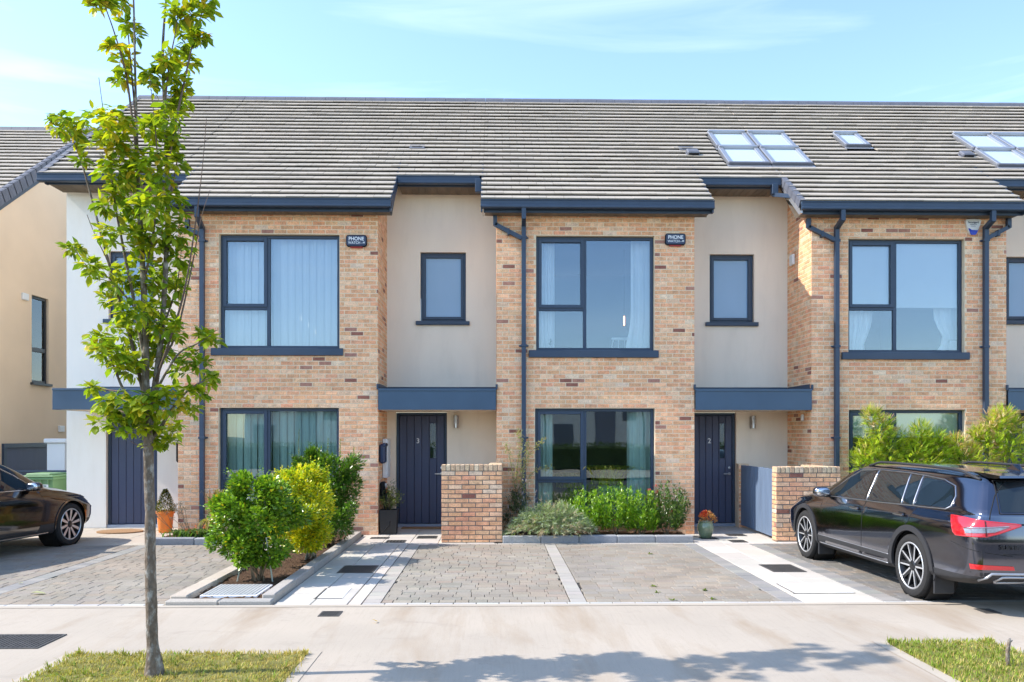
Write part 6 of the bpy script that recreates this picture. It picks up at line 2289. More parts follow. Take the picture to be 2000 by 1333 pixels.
# pendant with a glowing filament and a white chair, upstairs at number 2
yl_ = YB + 1.6
xl_, zl_ = PX(1219, yl_), PZ(627, PX(1219, yl_), yl_)
root = thing('pendant_lamp', 'lit filament pendant bulb hanging in the upstairs room of number 2', 'pendant lamp', (xl_, yl_, zl_))
mb = MB(); mb.tube([(xl_, yl_, 5.44), (xl_, yl_, zl_ + .14)], .004, 6); mb.build('cord', 'black', root)
mb = MB(); mb.lathe([(0, zl_ - .10), (.014, zl_ - .09), (.014, zl_ + .08), (0, zl_ + .10)], (xl_, yl_, 0), 10); mb.build('filament', 'bulb', root, smooth=True)
yq = YB + .75
xq = PX(1214, yq)
root = thing('white_chair', 'white chair back with curved spindles seen through the upstairs window of number 2', 'chair', (xq, yq, 2.97))
zq = PZ(662, xq, yq)
mb = MB(); mb.bbox(xq - .19, xq + .19, yq - .015, yq + .015, zq - .03, zq + .025, .012); mb.build('top_rail', 'white_plastic', root)
for i in range(4):
    mb = MB(); u = -.16 + .107 * i
    mb.tube([(xq + u, yq, zq - .03), (xq + u * 1.12, yq + .02, zq - .15), (xq + u * .9, yq, zq - .34), (xq + u, yq, zq - .48)], .012, 6); mb.build('spindle', 'white_plastic', root, smooth=True)
mb = MB(); mb.bbox(xq - .2, xq + .2, yq - .38, yq + .02, zq - .52, zq - .48, .012); mb.build('seat', 'white_plastic', root)
for (u, v) in ((-.17, -.35), (.17, -.35), (-.17, 0), (.17, 0)):
    mb = MB(); mb.tube([(xq + u, yq + v, zq - .52), (xq + u * 1.1, yq + v, 2.955)], .016, 6); mb.build('leg', 'white_plastic', root)

# ---- houses, hedge and cars' world across the street (seen in the window panes and paintwork)
def opposite(x0, x1, y, label, bands):
    root = thing('opposite_house', label, 'house', ((x0 + x1) / 2, y, 0), 'houses across the street')
    mb = MB(); mb.box(x0, x1, y - 8, y, 0, 5.3); mb.build('wall', 'opp_white', root)
    mb = MB(); mb.bbox(x0, x1, y - 8.1, y + .12, 5.3, 5.55, .02); mb.build('roof', 'opp_roof', root)
    for (a, b, z0, z1, m) in bands:
        mb = MB(); mb.bbox(x0 + a, x0 + b, y + .002, y + .05, z0, z1, .01)
        mb.build('window' if m == 'opp_glass' else 'grey_panel', m, root)
B1 = [(.4, 1.9, 3.2, 4.6, 'opp_glass'), (.5, 1.7, .9, 2.4, 'opp_glass'), (3.1, 4.3, 0.0, 4.9, 'opp_grey'), (4.75, 5.6, 2.6, 3.9, 'opp_glass')]
for i in range(5):
    opposite(-15.2 + i * 6.1, -15.2 + i * 6.1 + 5.98, -21.0, ['white house with grey entrance panel across the street, far left of the row', 'white house across the street, second in the row', 'white house across the street directly behind the camera',
             'white house across the street, fourth in the row', 'white house with grey entrance panel across the street, far right of the row'][i], B1)
# ================================================================== PLANTS
def leaf_shape(kind):
    """unit leaf in local axes: x along the midrib 0..1, y across, z up; returns verts, faces"""
    if kind == 'oval':
        V = [(0, 0, 0), (.25, .20, .03), (.62, .24, .02), (1, 0, -.10), (.62, -.24, .02), (.25, -.20, .03), (.30, 0, -.03), (.65, 0, -.05)]
        F = [(0, 6, 1), (6, 7, 2, 1), (7, 3, 2), (0, 5, 6), (6, 5, 4, 7), (7, 4, 3)]
    elif kind == 'lance':
        V = [(0, 0, 0), (.4, .13, .02), (1, 0, -.06), (.4, -.13, .02), (.45, 0, -.025)]
        F = [(0, 4, 1), (4, 2, 1), (0, 3, 4), (4, 3, 2)]
    elif kind == 'small':
        V = [(0, 0, 0), (.5, .28, .03), (1, 0, -.05), (.5, -.28, .03)]
        F = [(0, 3, 2, 1)]
    elif kind == 'needle':
        V = [(0, .035, 0), (0, -.035, 0), (1, 0, 0)]
        F = [(0, 1, 2)]
    return np.array(V, float), F
SH = {k: leaf_shape(k) for k in ('oval', 'lance', 'small', 'needle')}
def frame_of(d, roll, rnd=None):
    d = d.normalized()
    up = Vector((0, 0, 1)) if abs(d.z) < .95 else Vector((1, 0, 0))
    s = up.cross(d).normalized()
    n = d.cross(s).normalized()
    if roll:
        q = Quaternion(d, roll)
        s, n = q @ s, q @ n
    return Matrix((( d.x, s.x, n.x, 0), (d.y, s.y, n.y, 0), (d.z, s.z, n.z, 0), (0, 0, 0, 1)))
class Leaves:
    def __init__(self):
        self.V, self.F, self.T, self.n = [], [], [], 0
    def add(self, p, d, L, kind, tone, roll=0.0, wid=1.0):
        V, F = SH[kind]
        M = np.array(frame_of(d, roll))[:3, :3]
        P = (V * np.array([L, L * wid, L])) @ M.T + np.array(p)
        self.V.append(P)
        self.F.extend(tuple(i + self.n for i in f) for f in F)
        self.T.extend([tone] * len(V))
        self.n += len(V)
    def build(self, name, matname, parent, kind='stuff'):
        me = bpy.data.meshes.new(name)
        off = np.array(origin_of(parent)) if parent else np.zeros(3)
        V = np.concatenate(self.V) - off
        me.from_pydata(V.tolist(), [], self.F)
        me.materials.append(MATS[matname])
        at = me.attributes.new('tone', 'FLOAT_COLOR', 'POINT')
        at.data.foreach_set('color', [c for t in self.T for c in (t[0], t[1], t[2], 1.0)])
        me.polygons.foreach_set('use_smooth', [True] * len(me.polygons))
        me.update()
        o = bpy.data.objects.new(name, me)
        o.parent = parent
        col.objects.link(o)
        if kind: o['kind'] = kind
        return o
def rdir(rnd):
    z = rnd.uniform(-1, 1); a = rnd.uniform(0, 2 * math.pi); r = math.sqrt(1 - z * z)
    return Vector((r * math.cos(a), r * math.sin(a), z))
def blend(tones, rnd, a=.18):
    t = rnd.choice(tones)
    return jitter(t, a, rnd)

# ---- the street tree
YT = 5.98
rnd = random.Random(404)
tree = thing('street_tree', 'young street tree with an upright yellow green crown growing from the left grass verge', 'tree', (*G(300, 1324), 0))
tx, ty = G(300, 1324)
def TP(px, py, dy=0.0):
    Y = ty + dy
    return Vector((PX(px, Y), Y, PZ(py, PX(px, Y), Y)))
mb = MB()
trunk_px = [(301, 1328, .078), (301, 1318, .066), (300, 1290, .058), (297, 1240, .053), (295, 1180, .050), (294, 1120, .049), (294, 1060, .047), (293, 1000, .046), (292, 950, .045), (291, 900, .044), (290, 860, .043), (287, 800, .036), (285, 740, .033), (284, 660, .030), (280, 560, .026), (273, 430, .020), (268, 300, .015), (265, 160, .011), (262, 20, .008), (258, -110, .005), (256, -170, .003)]
pts, rr_ = [], []
for i, (px, py, r) in enumerate(trunk_px):
    p = TP(px + rnd.uniform(-1, 1), py, 0.0 if i < 10 else rnd.uniform(-.02, .02))
    pts.append(p); rr_.append(r * (1 + rnd.uniform(-.05, .05)))
# denser rings with small bumps so the bark is not a smooth pole
P2, R2 = [], []
for i in range(len(pts) - 1):
    k = 5
    for j in range(k):
        t = j / k
        P2.append(pts[i].lerp(pts[i + 1], t)); R2.append(.80 * (rr_[i] * (1 - t) + rr_[i + 1] * t) * (1 + rnd.uniform(-.045, .045)))
P2.append(pts[-1]); R2.append(rr_[-1])
P2[0].z = -.03
mb.tube(P2, R2, 14)
for v in range(len(mb.v)):
    x, y, z = mb.v[v]
    if z < .22:      # flare and torn bark at the foot
        k = (0.22 - z) * .10
        a = math.atan2(y - ty, x - tx)
        mb.v[v] = (x + k * math.cos(a) * (1 + .5 * math.sin(3 * a + 1)), y + k * math.sin(a) * (1 + .5 * math.sin(3 * a + 1)), z)
mb.build('trunk', 'bark', tree, smooth=True)
LIMBS = [
    ([(289, 840), (305, 740), (318, 620), (328, 400), (322, 220), (318, 90), (330, -60), (336, -150)], .026, .05),
    ([(287, 830), (262, 790), (240, 760), (215, 700), (190, 672), (175, 655)], .015, -.10),
    ([(285, 790), (255, 660), (225, 560), (190, 430), (160, 320), (140, 270), (122, 240)], .015, .15),
    ([(292, 862), (312, 838), (335, 800), (365, 765), (390, 748), (412, 738)], .017, .06),
    ([(289, 800), (318, 740), (350, 690), (385, 672), (412, 655)], .012, -.12),
    ([(285, 720), (262, 590), (240, 480), (222, 380), (208, 250), (205, 215)], .014, -.08),
    ([(304, 745), (340, 640), (362, 560), (380, 450), (395, 330), (403, 232)], .010, -.16),
    ([(308, 720), (345, 650), (375, 520), (392, 430), (410, 372)], .009, .12),
    ([(270, 330), (258, 230), (245, 140), (222, 60), (200, 0), (184, -40)], .010, -.05),
    ([(326, 330), (345, 230), (362, 150), (380, 70), (396, 20), (404, -30)], .010, .08),
    ([(320, 230), (330, 130), (345, 50), (352, -30)], .008, -.1),
    ([(265, 230), (255, 120), (248, 40), (240, -40)], .008, .1),
    ([(226, 560), (212, 515), (186, 460), (170, 420)], .006, -.2),
    ([(262, 600), (215, 545), (170, 520), (145, 485)], .008, -.15),
    ([(242, 770), (215, 800), (190, 825)], .006, -.16),
    ([(240, 765), (200, 760), (178, 750)], .006, .1),
    ([(318, 640), (345, 560), (355, 480)], .009, .16),
    ([(323, 420), (345, 320), (350, 220)], .009, .12),
    ([(280, 560), (300, 450), (308, 330), (300, 220), (292, 150)], .010, -.14),
    ([(293, 868), (280, 872), (265, 868), (255, 862)], .006, -.12),
    ([(205, 240), (198, 190), (193, 152)], .004, -.1),
]
limb_pts = []
for (pl, r, dy) in LIMBS:
    n = len(pl)
    Q = [TP(px, py, dy * (i / (n - 1)) * 2.2) for i, (px, py) in enumerate(pl)]
    Q = [Vector(q) for q in catmull([tuple(q) for q in Q], 4)]
    rr_ = [max(.0022, r * (1 - i / (len(Q) - 1)) ** .8) for i in range(len(Q))]
    mb = MB(); mb.tube(Q, rr_, 7)
    mb.build('branch', 'twig' if r < .012 else 'bark', tree, smooth=True)
    limb_pts += Q
CL = [(235, 0, 25), (205, 15, 22), (192, 5, 16), (385, 20, 33), (345, 28, 25), (370, 70, 27), (240, 108, 22), (224, 95, 15), (330, 112, 20), (365, 122, 22), (395, 75, 14), (240, 150, 20), (345, 160, 26), (250, 45, 14), (262, 62, 12), (300, 152, 22),
      (322, 130, 12), (355, 185, 22), (292, 165, 18), (345, 215, 22), (400, -10, 26), (350, -40, 26), (240, -50, 24), (330, -100, 26), (260, -120, 22), (190, -30, 18),
      (125, 245, 27), (108, 243, 16), (150, 250, 22), (195, 238, 36), (235, 240, 34), (215, 290, 38), (250, 300, 28), (300, 245, 26), (330, 225, 24), (320, 280, 34), (345, 270, 18), (230, 345, 42), (272, 340, 33), (310, 330, 38), (345, 318, 22), (222, 400, 32), (255, 410, 42),
      (300, 400, 38), (338, 400, 28), (205, 455, 20), (250, 470, 38), (300, 460, 42), (342, 450, 32), (352, 492, 26), (148, 488, 12), (140, 484, 8), (178, 520, 18), (200, 530, 22), (240, 540, 36), (290, 540, 42), (338, 530, 32), (212, 580, 26), (260, 600, 38), (310, 600, 38), (348, 560, 16),
      (242, 650, 36), (290, 650, 38), (325, 645, 28), (185, 658, 22), (202, 680, 26), (230, 700, 32), (270, 710, 38), (320, 700, 32), (355, 722, 20), (402, 660, 20), (412, 668, 14), (375, 690, 10), (405, 740, 22), (375, 770, 26), (392, 712, 15), (180, 755, 15), (212, 790, 26), (240, 790, 36),
      (285, 790, 38), (330, 780, 36), (366, 800, 17), (228, 830, 20), (265, 838, 26), (300, 848, 22), (330, 838, 22), (332, 862, 8), (300, 868, 13), (190, 826, 7), (158, 312, 10), (345, 640, 16), (150, 268, 14), (180, 415, 0)]
TREE_T = [(0.30, 0.375, 0.022), (0.235, 0.325, 0.020), (0.38, 0.41, 0.022), (0.15, 0.235, 0.020), (0.46, 0.44, 0.025), (0.26, 0.35, 0.024)]
TREE_Y = [(0.55, 0.42, 0.028), (0.48, 0.40, 0.028), (0.60, 0.40, 0.03)]
leaves = []
for (px, py, r) in CL:
    if r == 0: continue
    dyc = rnd.uniform(-.24, .24) * min(1, r / 30)
    # hang the cluster on the nearest limb so that it follows the branch in depth
    c = TP(px, py)
    q = min(limb_pts, key=lambda p: (p.x - c.x) ** 2 + (p.z - c.z) ** 2)
    c = TP(px, py, (q.y - ty) + dyc)
    rm = r * ty / FPX
    yellow = (py < 420 and px < 300) * .22 + (py < 130) * .14 + .03
    n = int(18 + (rm * 100) ** 1.75 * 1.0)
    nro = max(3, n // 6)
    for _ in range(nro):
        d0 = rdir(rnd)
        base = c + Vector((d0.x * rm * .85, d0.y * rm * 1.1, d0.z * rm * .8)) * rnd.uniform(.25, 1) ** .6
        axis = (d0 * .8 + Vector((0, 0, .7)) + rdir(rnd) * .4).normalized()
        ang0 = rnd.uniform(0, 6.28)
        nl = rnd.randint(5, 7)
        ylw = rnd.random() < yellow
        for k in range(nl):
            a = ang0 + k * 2.4
            s = axis.orthogonal().normalized(); t = axis.cross(s)
            out = s * math.cos(a) + t * math.sin(a)
            d = (out * rnd.uniform(.75, 1.1) + axis * rnd.uniform(-.1, .6) + Vector((0, 0, -rnd.uniform(.05, .5)))).normalized()
            L = rnd.uniform(.050, .096)
            tone = blend(TREE_Y if (ylw and rnd.random() < .6) else TREE_T, rnd)
            leaves.append((base + out * .012, d, L, tone, rnd.uniform(-.5, .5), rnd.uniform(.85, 1.15)))
# the leaves nearest to the camera are objects of their own, the rest one crown part
leaves.sort(key=lambda l: l[0].y - l[2] * 2)
V, F = SH['oval']
LM = []
for t in TREE_T * 2 + TREE_Y:
    me = bpy.data.meshes.new('leaf')
    me.from_pydata([(p[0], p[1], p[2]) for p in V], [], F)
    me.materials.append(MATS['leaf'])
    at = me.attributes.new('tone', 'FLOAT_COLOR', 'POINT')
    tt = jitter(t, .15, rnd)
    at.data.foreach_set('color', [c for _ in V for c in (*tt, 1.0)])
    me.polygons.foreach_set('use_smooth', [True] * len(me.polygons))
    LM.append((tt, me))
off = Vector((tx, ty, 0))
inview = [l for l in leaves if l[0].z < EYE + 850 * ty / FPX]
first = inview[:300]
fs_ = set(id(l) for l in first)
for (p, d, L, tone, roll, w) in first:
    tt, me = min(LM, key=lambda q: sum((a - b) ** 2 for a, b in zip(q[0], tone)))
    o = bpy.data.objects.new('leaf', me)
    o.matrix_basis = Matrix.Translation(p - off) @ frame_of(d, roll) @ Matrix.Diagonal((L, L * w, L, 1))
    o.parent = tree
    col.objects.link(o)
lv = Leaves()
for l in leaves:
    if id(l) in fs_: continue
    lv.add(l[0], l[1], l[2], 'oval', l[3], l[4], l[5])
lv.build('crown', 'leaf', tree)

# ---- generic shrub
def shrub(name, label, cat, base, crown, n, kind, L, tones, seed, accents=None, acc_p=.05, stems=7, mats='leaf_gloss', lumps=12, upright=.4, shell=.55, group=None, stem_top=.5, wid=1.0, stem_mat='stem', acc_top=False, sprigs=90):
    """crown = list of ellipsoids (cx, cy, cz, rx, ry, rz); leaves fill the outer part of lumps spread over them"""
    rnd = random.Random(seed)
    root = thing(name, label, cat, (base[0], base[1], 0), group)
    centres = []
    for (cx, cy, cz, rx, ry, rz) in crown:
        for _ in range(lumps):
            d = rdir(rnd)
            k = rnd.uniform(.35, 1.0) ** .6
            centres.append((Vector((cx + d.x * rx * k * .78, cy + d.y * ry * k * .78, cz + d.z * rz * k * .78)), rnd.uniform(.24, .40) * (rx + rz) * .5, Vector((cx, cy, cz)), rnd.uniform(.7, 1.3)))
    lv = Leaves()
    for _ in range(n):
        c, r, mid, lum = rnd.choice(centres)
        d = rdir(rnd)
        p = c + d * r * (shell + (1 - shell) * rnd.random())
        if p.z < .03: continue
        out = (p - mid)
        dirn = (d * .7 + out.normalized() * .6 + Vector((0, 0, upright)) + rdir(rnd) * .5).normalized()
        t = blend(tones, rnd)
        topk = (p.z - mid.z) > 0
        if accents and rnd.random() < acc_p * (1.8 if topk else .4):
            t = blend(accents, rnd)
        lv.add(p, dirn, L * rnd.uniform(.65, 1.25), kind, t, rnd.uniform(-.9, .9), wid)
    for _ in range(sprigs):
        c, r, mid, lum = rnd.choice(centres)
        d = rdir(rnd); d.z = abs(d.z) * .8 + .1
        d = (d + (c - mid).normalized() * .7 + Vector((0, 0, .5))).normalized()
        l = rnd.uniform(.08, .22)
        for k in range(9):
            q = c + d * (r * .7 + l * k / 9) + rdir(rnd) * .008
            lv.add(q, (rdir(rnd) + d * .9).normalized(), L * rnd.uniform(.6, 1.1) * (1 - .05 * k), kind, blend(tones, rnd), rnd.uniform(-1, 1), wid)
    lv.build('foliage', mats, root)
    for i in range(stems):
        c = rnd.choice(centres)[0]
        b = Vector((base[0] + rnd.uniform(-.10, .10), base[1] + rnd.uniform(-.08, .08), 0.0))
        m = b.lerp(c, .5) + Vector((rnd.uniform(-.05, .05), rnd.uniform(-.05, .05), .03))
        e = b.lerp(c, .85)
        mb = MB(); mb.tube([b, m, e], [.012, .009, .004], 6)
        mb.build('stem', stem_mat, root, smooth=True)
    return root

LAUREL = [(0.195, 0.345, 0.029), (0.260, 0.416, 0.033), (0.130, 0.247, 0.026), (0.338, 0.481, 0.039), (0.085, 0.176, 0.021)]
YELLOWS = [(0.62, 0.42, 0.03), (0.55, 0.46, 0.04)]
gx_, gy_ = -2.86, 9.82
shrub('hedge_shrub', 'nearest leafy green hedge shrub with a few yellow leaves by the pale inspection cover', 'shrub', (-2.83, 9.85),
      [(-2.88, 9.95, .95, .56, .56, .38), (-2.92, 9.95, .66, .50, .48, .34), (-2.76, 10.0, .40, .42, .44, .26), (-3.10, 9.8, .42, .34, .30, .22), (-2.84, 10.1, 1.08, .50, .60, .22), (-3.14, 9.95, .96, .32, .40, .30), (-2.72, 10.5, .85, .46, .40, .38)],
      14500, 'oval', .055, LAUREL, 1, YELLOWS, .022, 9, lumps=11, wid=1.15)
shrub('hedge_shrub', 'yellow leaved hedge shrub in the middle of the bed', 'shrub', (-2.60, 11.6),
      [(-2.70, 11.4, .95, .58, .66, .40), (-2.74, 11.4, .66, .54, .60, .36), (-2.62, 11.4, .42, .46, .50, .28), (-2.72, 11.4, 1.12, .50, .60, .22), (-2.56, 11.2, .50, .34, .50, .30), (-2.74, 10.9, .62, .46, .34, .34)],
      13500, 'oval', .052, [(0.62, 0.62, 0.026), (0.76, 0.66, 0.026), (0.46, 0.54, 0.028), (0.82, 0.68, 0.03), (0.33, 0.45, 0.03)], 2, [(0.15, 0.23, 0.03)], .10, 12, lumps=11, wid=1.1, stem_mat='cane')
shrub('hedge_shrub', 'tallest dark green hedge shrub, against the brick front of number 3', 'shrub', (-2.62, 13.1),
      [(-2.78, 13.0, 1.10, .62, .58, .44), (-2.68, 13.0, .72, .58, .54, .44), (-2.46, 13.0, 1.20, .46, .50, .36), (-2.95, 13.1, 1.32, .30, .30, .22), (-2.50, 12.9, .40, .50, .55, .34), (-2.42, 13.0, .85, .44, .50, .40), (-2.46, 12.6, .55, .40, .45, .34)],
      13500, 'lance', .068, [(0.085, 0.175, 0.024), (0.11, 0.22, 0.026), (0.15, 0.27, 0.028), (0.055, 0.115, 0.02)], 3, [(0.17, 0.28, 0.03)], .10, 9, lumps=12, wid=1.5)
# upright leading shoots on the tall shrub
rnd = random.Random(55)
hs = bpy.data.objects['hedge_shrub.002']
lv = Leaves()
for (px, py0, py1) in ((583, 895, 838), (640, 890, 856), (664, 890, 858), (690, 905, 872)):
    a = Vector((PX(px, 13.1), 13.1, PZX(py0, px, 13.1))); b = Vector((PX(px + 1, 13.1), 13.1, PZX(py1, px, 13.1)))
    mb = MB(); mb.tube([a, b], [.005, .002], 5); mb.build('shoot', 'stem', hs)
    for k in range(26):
        t = k / 26
        d = rdir(rnd); d.z = abs(d.z) * .5 + .5
        lv.add(a.lerp(b, t), d, .055 * (1 - .5 * t), 'lance', blend([(0.17, 0.28, 0.03), (0.12, 0.21, 0.03)], rnd), 0, 1.4)
lv.build('shoot_leaves', 'leaf_gloss', hs)
# pale canes that stake the hedge
for i, (pa, pb, lab) in enumerate((((520, 1050), (533, 1140), 'thin pale cane staking the nearest hedge shrub, right side'), ((467, 1118), (463, 1140), 'thin pale cane at the left foot of the nearest hedge shrub'), ((612, 1025), (602, 1088), 'thin pale cane staking the yellow hedge shrub'))):
    bx_, by_ = G(*pb)
    p1 = Vector((bx_, by_, 0)); Yt = by_ - .05
    p2 = Vector((PX(pa[0], Yt), Yt, PZX(pa[1], pa[0], Yt)))
    mb = MB(); mb.tube([p1, p2], .009, 7)
    setp(mb.build('plant_cane', 'cane'), lab, 'cane', 'canes staking the hedge')

# ---- bed in front of number 2
BRIGHT = [(0.25, 0.45, 0.028), (0.32, 0.50, 0.03), (0.18, 0.35, 0.028), (0.38, 0.54, 0.035), (0.12, 0.25, 0.025)]
SHR = [(1.55, .44, .60, 'bright green upright shrub beside the lavender', BRIGHT), (2.05, .50, .68, 'bright green upright shrub under the mullion side of the number 2 window', BRIGHT), (2.50, .42, .56, 'low bright green shrub in the middle of the number 2 bed', BRIGHT),
       (2.95, .46, .68, 'dark green shrub nearest to the green glazed pot', [(0.07, 0.14, 0.026), (0.11, 0.20, 0.03), (0.05, 0.10, 0.02), (0.16, 0.26, 0.04)])]
for i, (x, w, h, lab, tn) in enumerate(SHR):
    rnd = random.Random(600 + i)
    yb_ = 13.95
    root = thing('evergreen_shrub', lab, 'shrub', (x, yb_, 0), 'green shrubs in the bed of number 2')
    lv = Leaves()
    for s in range(95):
        a = rnd.uniform(0, 6.28); q = rnd.random() ** .5
        b = Vector((x + .12 * math.cos(a) * q, yb_ + .10 * math.sin(a) * q, .05))
        tip = Vector((x + w * math.cos(a) * q * .82, yb_ + .36 * math.sin(a) * q, .05 + h * (1.12 - .40 * q * q) * rnd.uniform(.62, 1.28)))
        mid = b.lerp(tip, .5) + Vector((math.cos(a) * .05, math.sin(a) * .05, 0))
        pts_ = [Vector(p) for p in catmull([tuple(b), tuple(mid), tuple(tip)], 5)]
        lum = rnd.uniform(.75, 1.2)
        for j in range(3, len(pts_)):
            for k in range(4):
                d = (rdir(rnd) * .75 + Vector((math.cos(a) * q * .5, math.sin(a) * q * .5, .85))).normalized()
                lv.add(pts_[j] + rdir(rnd) * .015, d, rnd.uniform(.05, .085), 'lance', tuple(v * lum for v in blend(tn, rnd)), rnd.uniform(-1, 1), 1.05)
    lv.build('foliage', 'leaf_gloss', root)
    for s in range(5):
        mb = MB(); a = rnd.uniform(0, 6.28)
        mb.tube([(x, yb_, 0), (x + .08 * math.cos(a), yb_ + .08 * math.sin(a), .15), (x + .2 * math.cos(a), yb_ + .15 * math.sin(a), .33)], [.012, .008, .004], 5); mb.build('stem', 'stem', root)
# red flowering plant between them
rnd = random.Random(71)
root = thing('flowering_plant', 'thin leggy plant with coral red flower heads among the green shrubs', 'plant', (2.45, 14.1, 0))
lv = Leaves(); fl = Leaves()
for (px, py) in ((1268, 958), (1283, 962), (1302, 975), (1293, 987), (1280, 950), (1312, 1000)):
    t = Vector((PX(px, 14.05), 14.05, PZX(py, px, 14.05))); b = Vector((2.45 + rnd.uniform(-.1, .1), 14.1, .05))
    mb = MB(); mb.tube([b, b.lerp(t, .5) + Vector((.03, 0, .05)), t], [.006, .005, .003], 5); mb.build('stem', 'stem', root)
    for k in range(26):
        lv.add(b.lerp(t, rnd.uniform(.35, 1)), (rdir(rnd) + Vector((0, 0, .5))).normalized(), .06, 'lance', blend([(0.16, 0.24, 0.05), (0.26, 0.22, 0.07), (0.20, 0.12, 0.07)], rnd), 0, .9)
    for k in range(20):
        fl.add(t + rdir(rnd) * .02, (rdir(rnd) + Vector((0, 0, .3))).normalized(), .032, 'small', blend([(0.62, 0.09, 0.075), (0.70, 0.16, 0.11), (0.5, 0.06, 0.06)], rnd))
lv.build('foliage', 'leaf', root); fl.build('flower_heads', 'petal', root)
# lavender mound
rnd = random.Random(72)
root = thing('lavender', 'grey green lavender mound spilling over the kerb of the number 2 bed', 'plant', (.95, 13.75, 0))
lv = Leaves(); sp_ = Leaves()
for s in range(560):
    a = rnd.uniform(0, 6.28); q = rnd.random() ** .5
    b = Vector((.95 + .22 * math.cos(a) * q, 13.70 + .14 * math.sin(a) * q, .05))
    tip = Vector((.93 + .80 * math.cos(a) * q, 13.62 + .36 * math.sin(a) * q - .06, .06 + (.58 - .50 * q ** 2.4) * rnd.uniform(.75, 1.1)))
    m = b.lerp(tip, .55) + Vector((0, 0, .10))
    Q = [Vector(p) for p in catmull([tuple(b), tuple(m), tuple(tip)], 4)]
    dry = rnd.random() < (.28 if tip.z < .3 else .12)
    for j in range(2, len(Q)):
        for k in range(5):
            d = ((Q[min(j + 1, len(Q) - 1)] - Q[j - 1]).normalized() * .8 + rdir(rnd) * .7).normalized()
            tone = blend([(0.46, 0.36, 0.23), (0.56, 0.46, 0.32)] if dry else [(0.36, 0.42, 0.24), (0.46, 0.50, 0.32), (0.29, 0.36, 0.17), (0.56, 0.58, 0.44), (0.34, 0.46, 0.15)], rnd)
            lv.add(Q[j] + rdir(rnd) * .012, d, rnd.uniform(.045, .08), 'needle', tone, rnd.uniform(0, 3), 1.7)
lv.build('foliage', 'leaf_dry', root)
for s in range(95):
    x = rnd.gauss(.52, .25); 
    b = Vector((x * .7 + .35, 13.75, .25)); t = Vector((x + rnd.uniform(-.08, .02), 13.72 + rnd.uniform(-.2, .2), rnd.uniform(.35, .98) if x < .6 else rnd.uniform(.45, .8)))
    if t.x < .16: t.x = .16 + rnd.random() * .1
    for k in range(3):
        sp_.add(b.lerp(t, .3 + .2 * k), (t - b).normalized(), (t - b).length * .3, 'needle', (0.25, 0.29, 0.15), k, .25)
    for k in range(8):
        sp_.add(t + Vector((0, 0, .05 * k / 8)) + rdir(rnd) * .007, (rdir(rnd) + Vector((0, 0, .8))).normalized(), .022, 'small', blend([(0.46, 0.38, 0.42), (0.38, 0.30, 0.36), (0.52, 0.46, 0.44)], rnd))
sp_.build('flower_spikes', 'leaf_dry', root)
# dark green undergrowth behind it
shrub('evergreen_shrub', 'low dark foliage in the corner between the low wall and the lavender', 'shrub', (.32, 14.1), [(.32, 14.1, .35, .22, .28, .34), (.45, 14.2, .6, .2, .2, .25)], 900, 'lance', .06, [(0.05, 0.085, 0.03), (0.08, 0.12, 0.04), (0.12, 0.14, 0.07)], 73, None, 0, 4, 'leaf', group='green shrubs in the bed of number 2')
# pale bamboo-like climber by the downpipe
rnd = random.Random(74)
root = thing('climbing_plant', 'sparse pale leaved climber against the downpipe and the brick of number 2', 'plant', (.42, 14.35, 0))
lv = Leaves()
for (pl, n) in (([(1005, 1000), (1008, 940), (1012, 900), (1018, 862), (1010, 842)], 260), ([(1010, 980), (1020, 930), (1030, 895), (1050, 870), (1062, 858)], 190), ([(1008, 960), (1000, 920), (995, 890), (988, 868)], 120), ([(1015, 960), (1035, 930), (1052, 918), (1075, 915)], 110), ([(1012, 990), (1022, 960), (1016, 925), (1026, 890), (1030, 865)], 190)):
    Q = [Vector(p) for p in catmull([(PX(a, 14.3), 14.3 + rnd.uniform(-.05, .05), PZX(b, a, 14.3)) for a, b in pl], 5)]
    mb = MB(); mb.tube(Q, [.005 * (1 - .6 * i / len(Q)) for i in range(len(Q))], 5); mb.build('stem', 'stem', root)
    for k in range(n):
        p = Q[rnd.randrange(2, len(Q))] + rdir(rnd) * rnd.uniform(0, .07)
        lv.add(p, (rdir(rnd) + Vector((.25, -.2, .1))).normalized(), rnd.uniform(.04, .07), 'lance', blend([(0.42, 0.40, 0.20), (0.50, 0.46, 0.26), (0.30, 0.34, 0.12), (0.24, 0.27, 0.08), (0.48, 0.36, 0.18)], rnd), rnd.uniform(-1, 1), 1.0)
lv.build('foliage', 'leaf', root)

# ---- strappy lilies left of the hedge
rnd = random.Random(75)
def straps(root, x, y, n, L, h, tones, spread, matname, name='foliage', droop=.5, w=.012, z0=.05):
    mb = MB()
    for _ in range(n):
        a = rnd.uniform(0, 6.28); q = rnd.uniform(.35, 1)
        mb.tone = blend(tones, rnd)
        dx, dy = math.cos(a), math.sin(a)
        b = Vector((x + rnd.gauss(0, spread * .35), y + rnd.gauss(0, spread * .25), z0))
        l = L * rnd.uniform(.6, 1.1)
        pts_ = []
        for k in range(6):
            t = k / 5
            pts_.append(b + Vector((dx * l * q * t, dy * l * q * t * .7, h * rnd.uniform(.95, 1.05) * (2.1 * t - (1.1 + droop) * t * t))))
        s = Vector((-dy, dx, 0))
        V_, F_ = [], []
        for k, p in enumerate(pts_):
            ww = w * (1 - (k / 5) ** 2) + .001
            V_ += [p + s * ww, p - s * ww]
        for k in range(5): F_.append((2 * k, 2 * k + 1, 2 * k + 3, 2 * k + 2))
        mb.add(V_, F_)
    o = mb.build(name, matname, root, tone=True, smooth=True)
    o['kind'] = 'stuff'
LX = PX(415, 13.9)
root = thing('lily_clump', 'yellowing strappy lily clump beside the downpipe at the left of the hedge', 'plant', (LX, 13.95, 0), 'strappy lilies in the left bed')
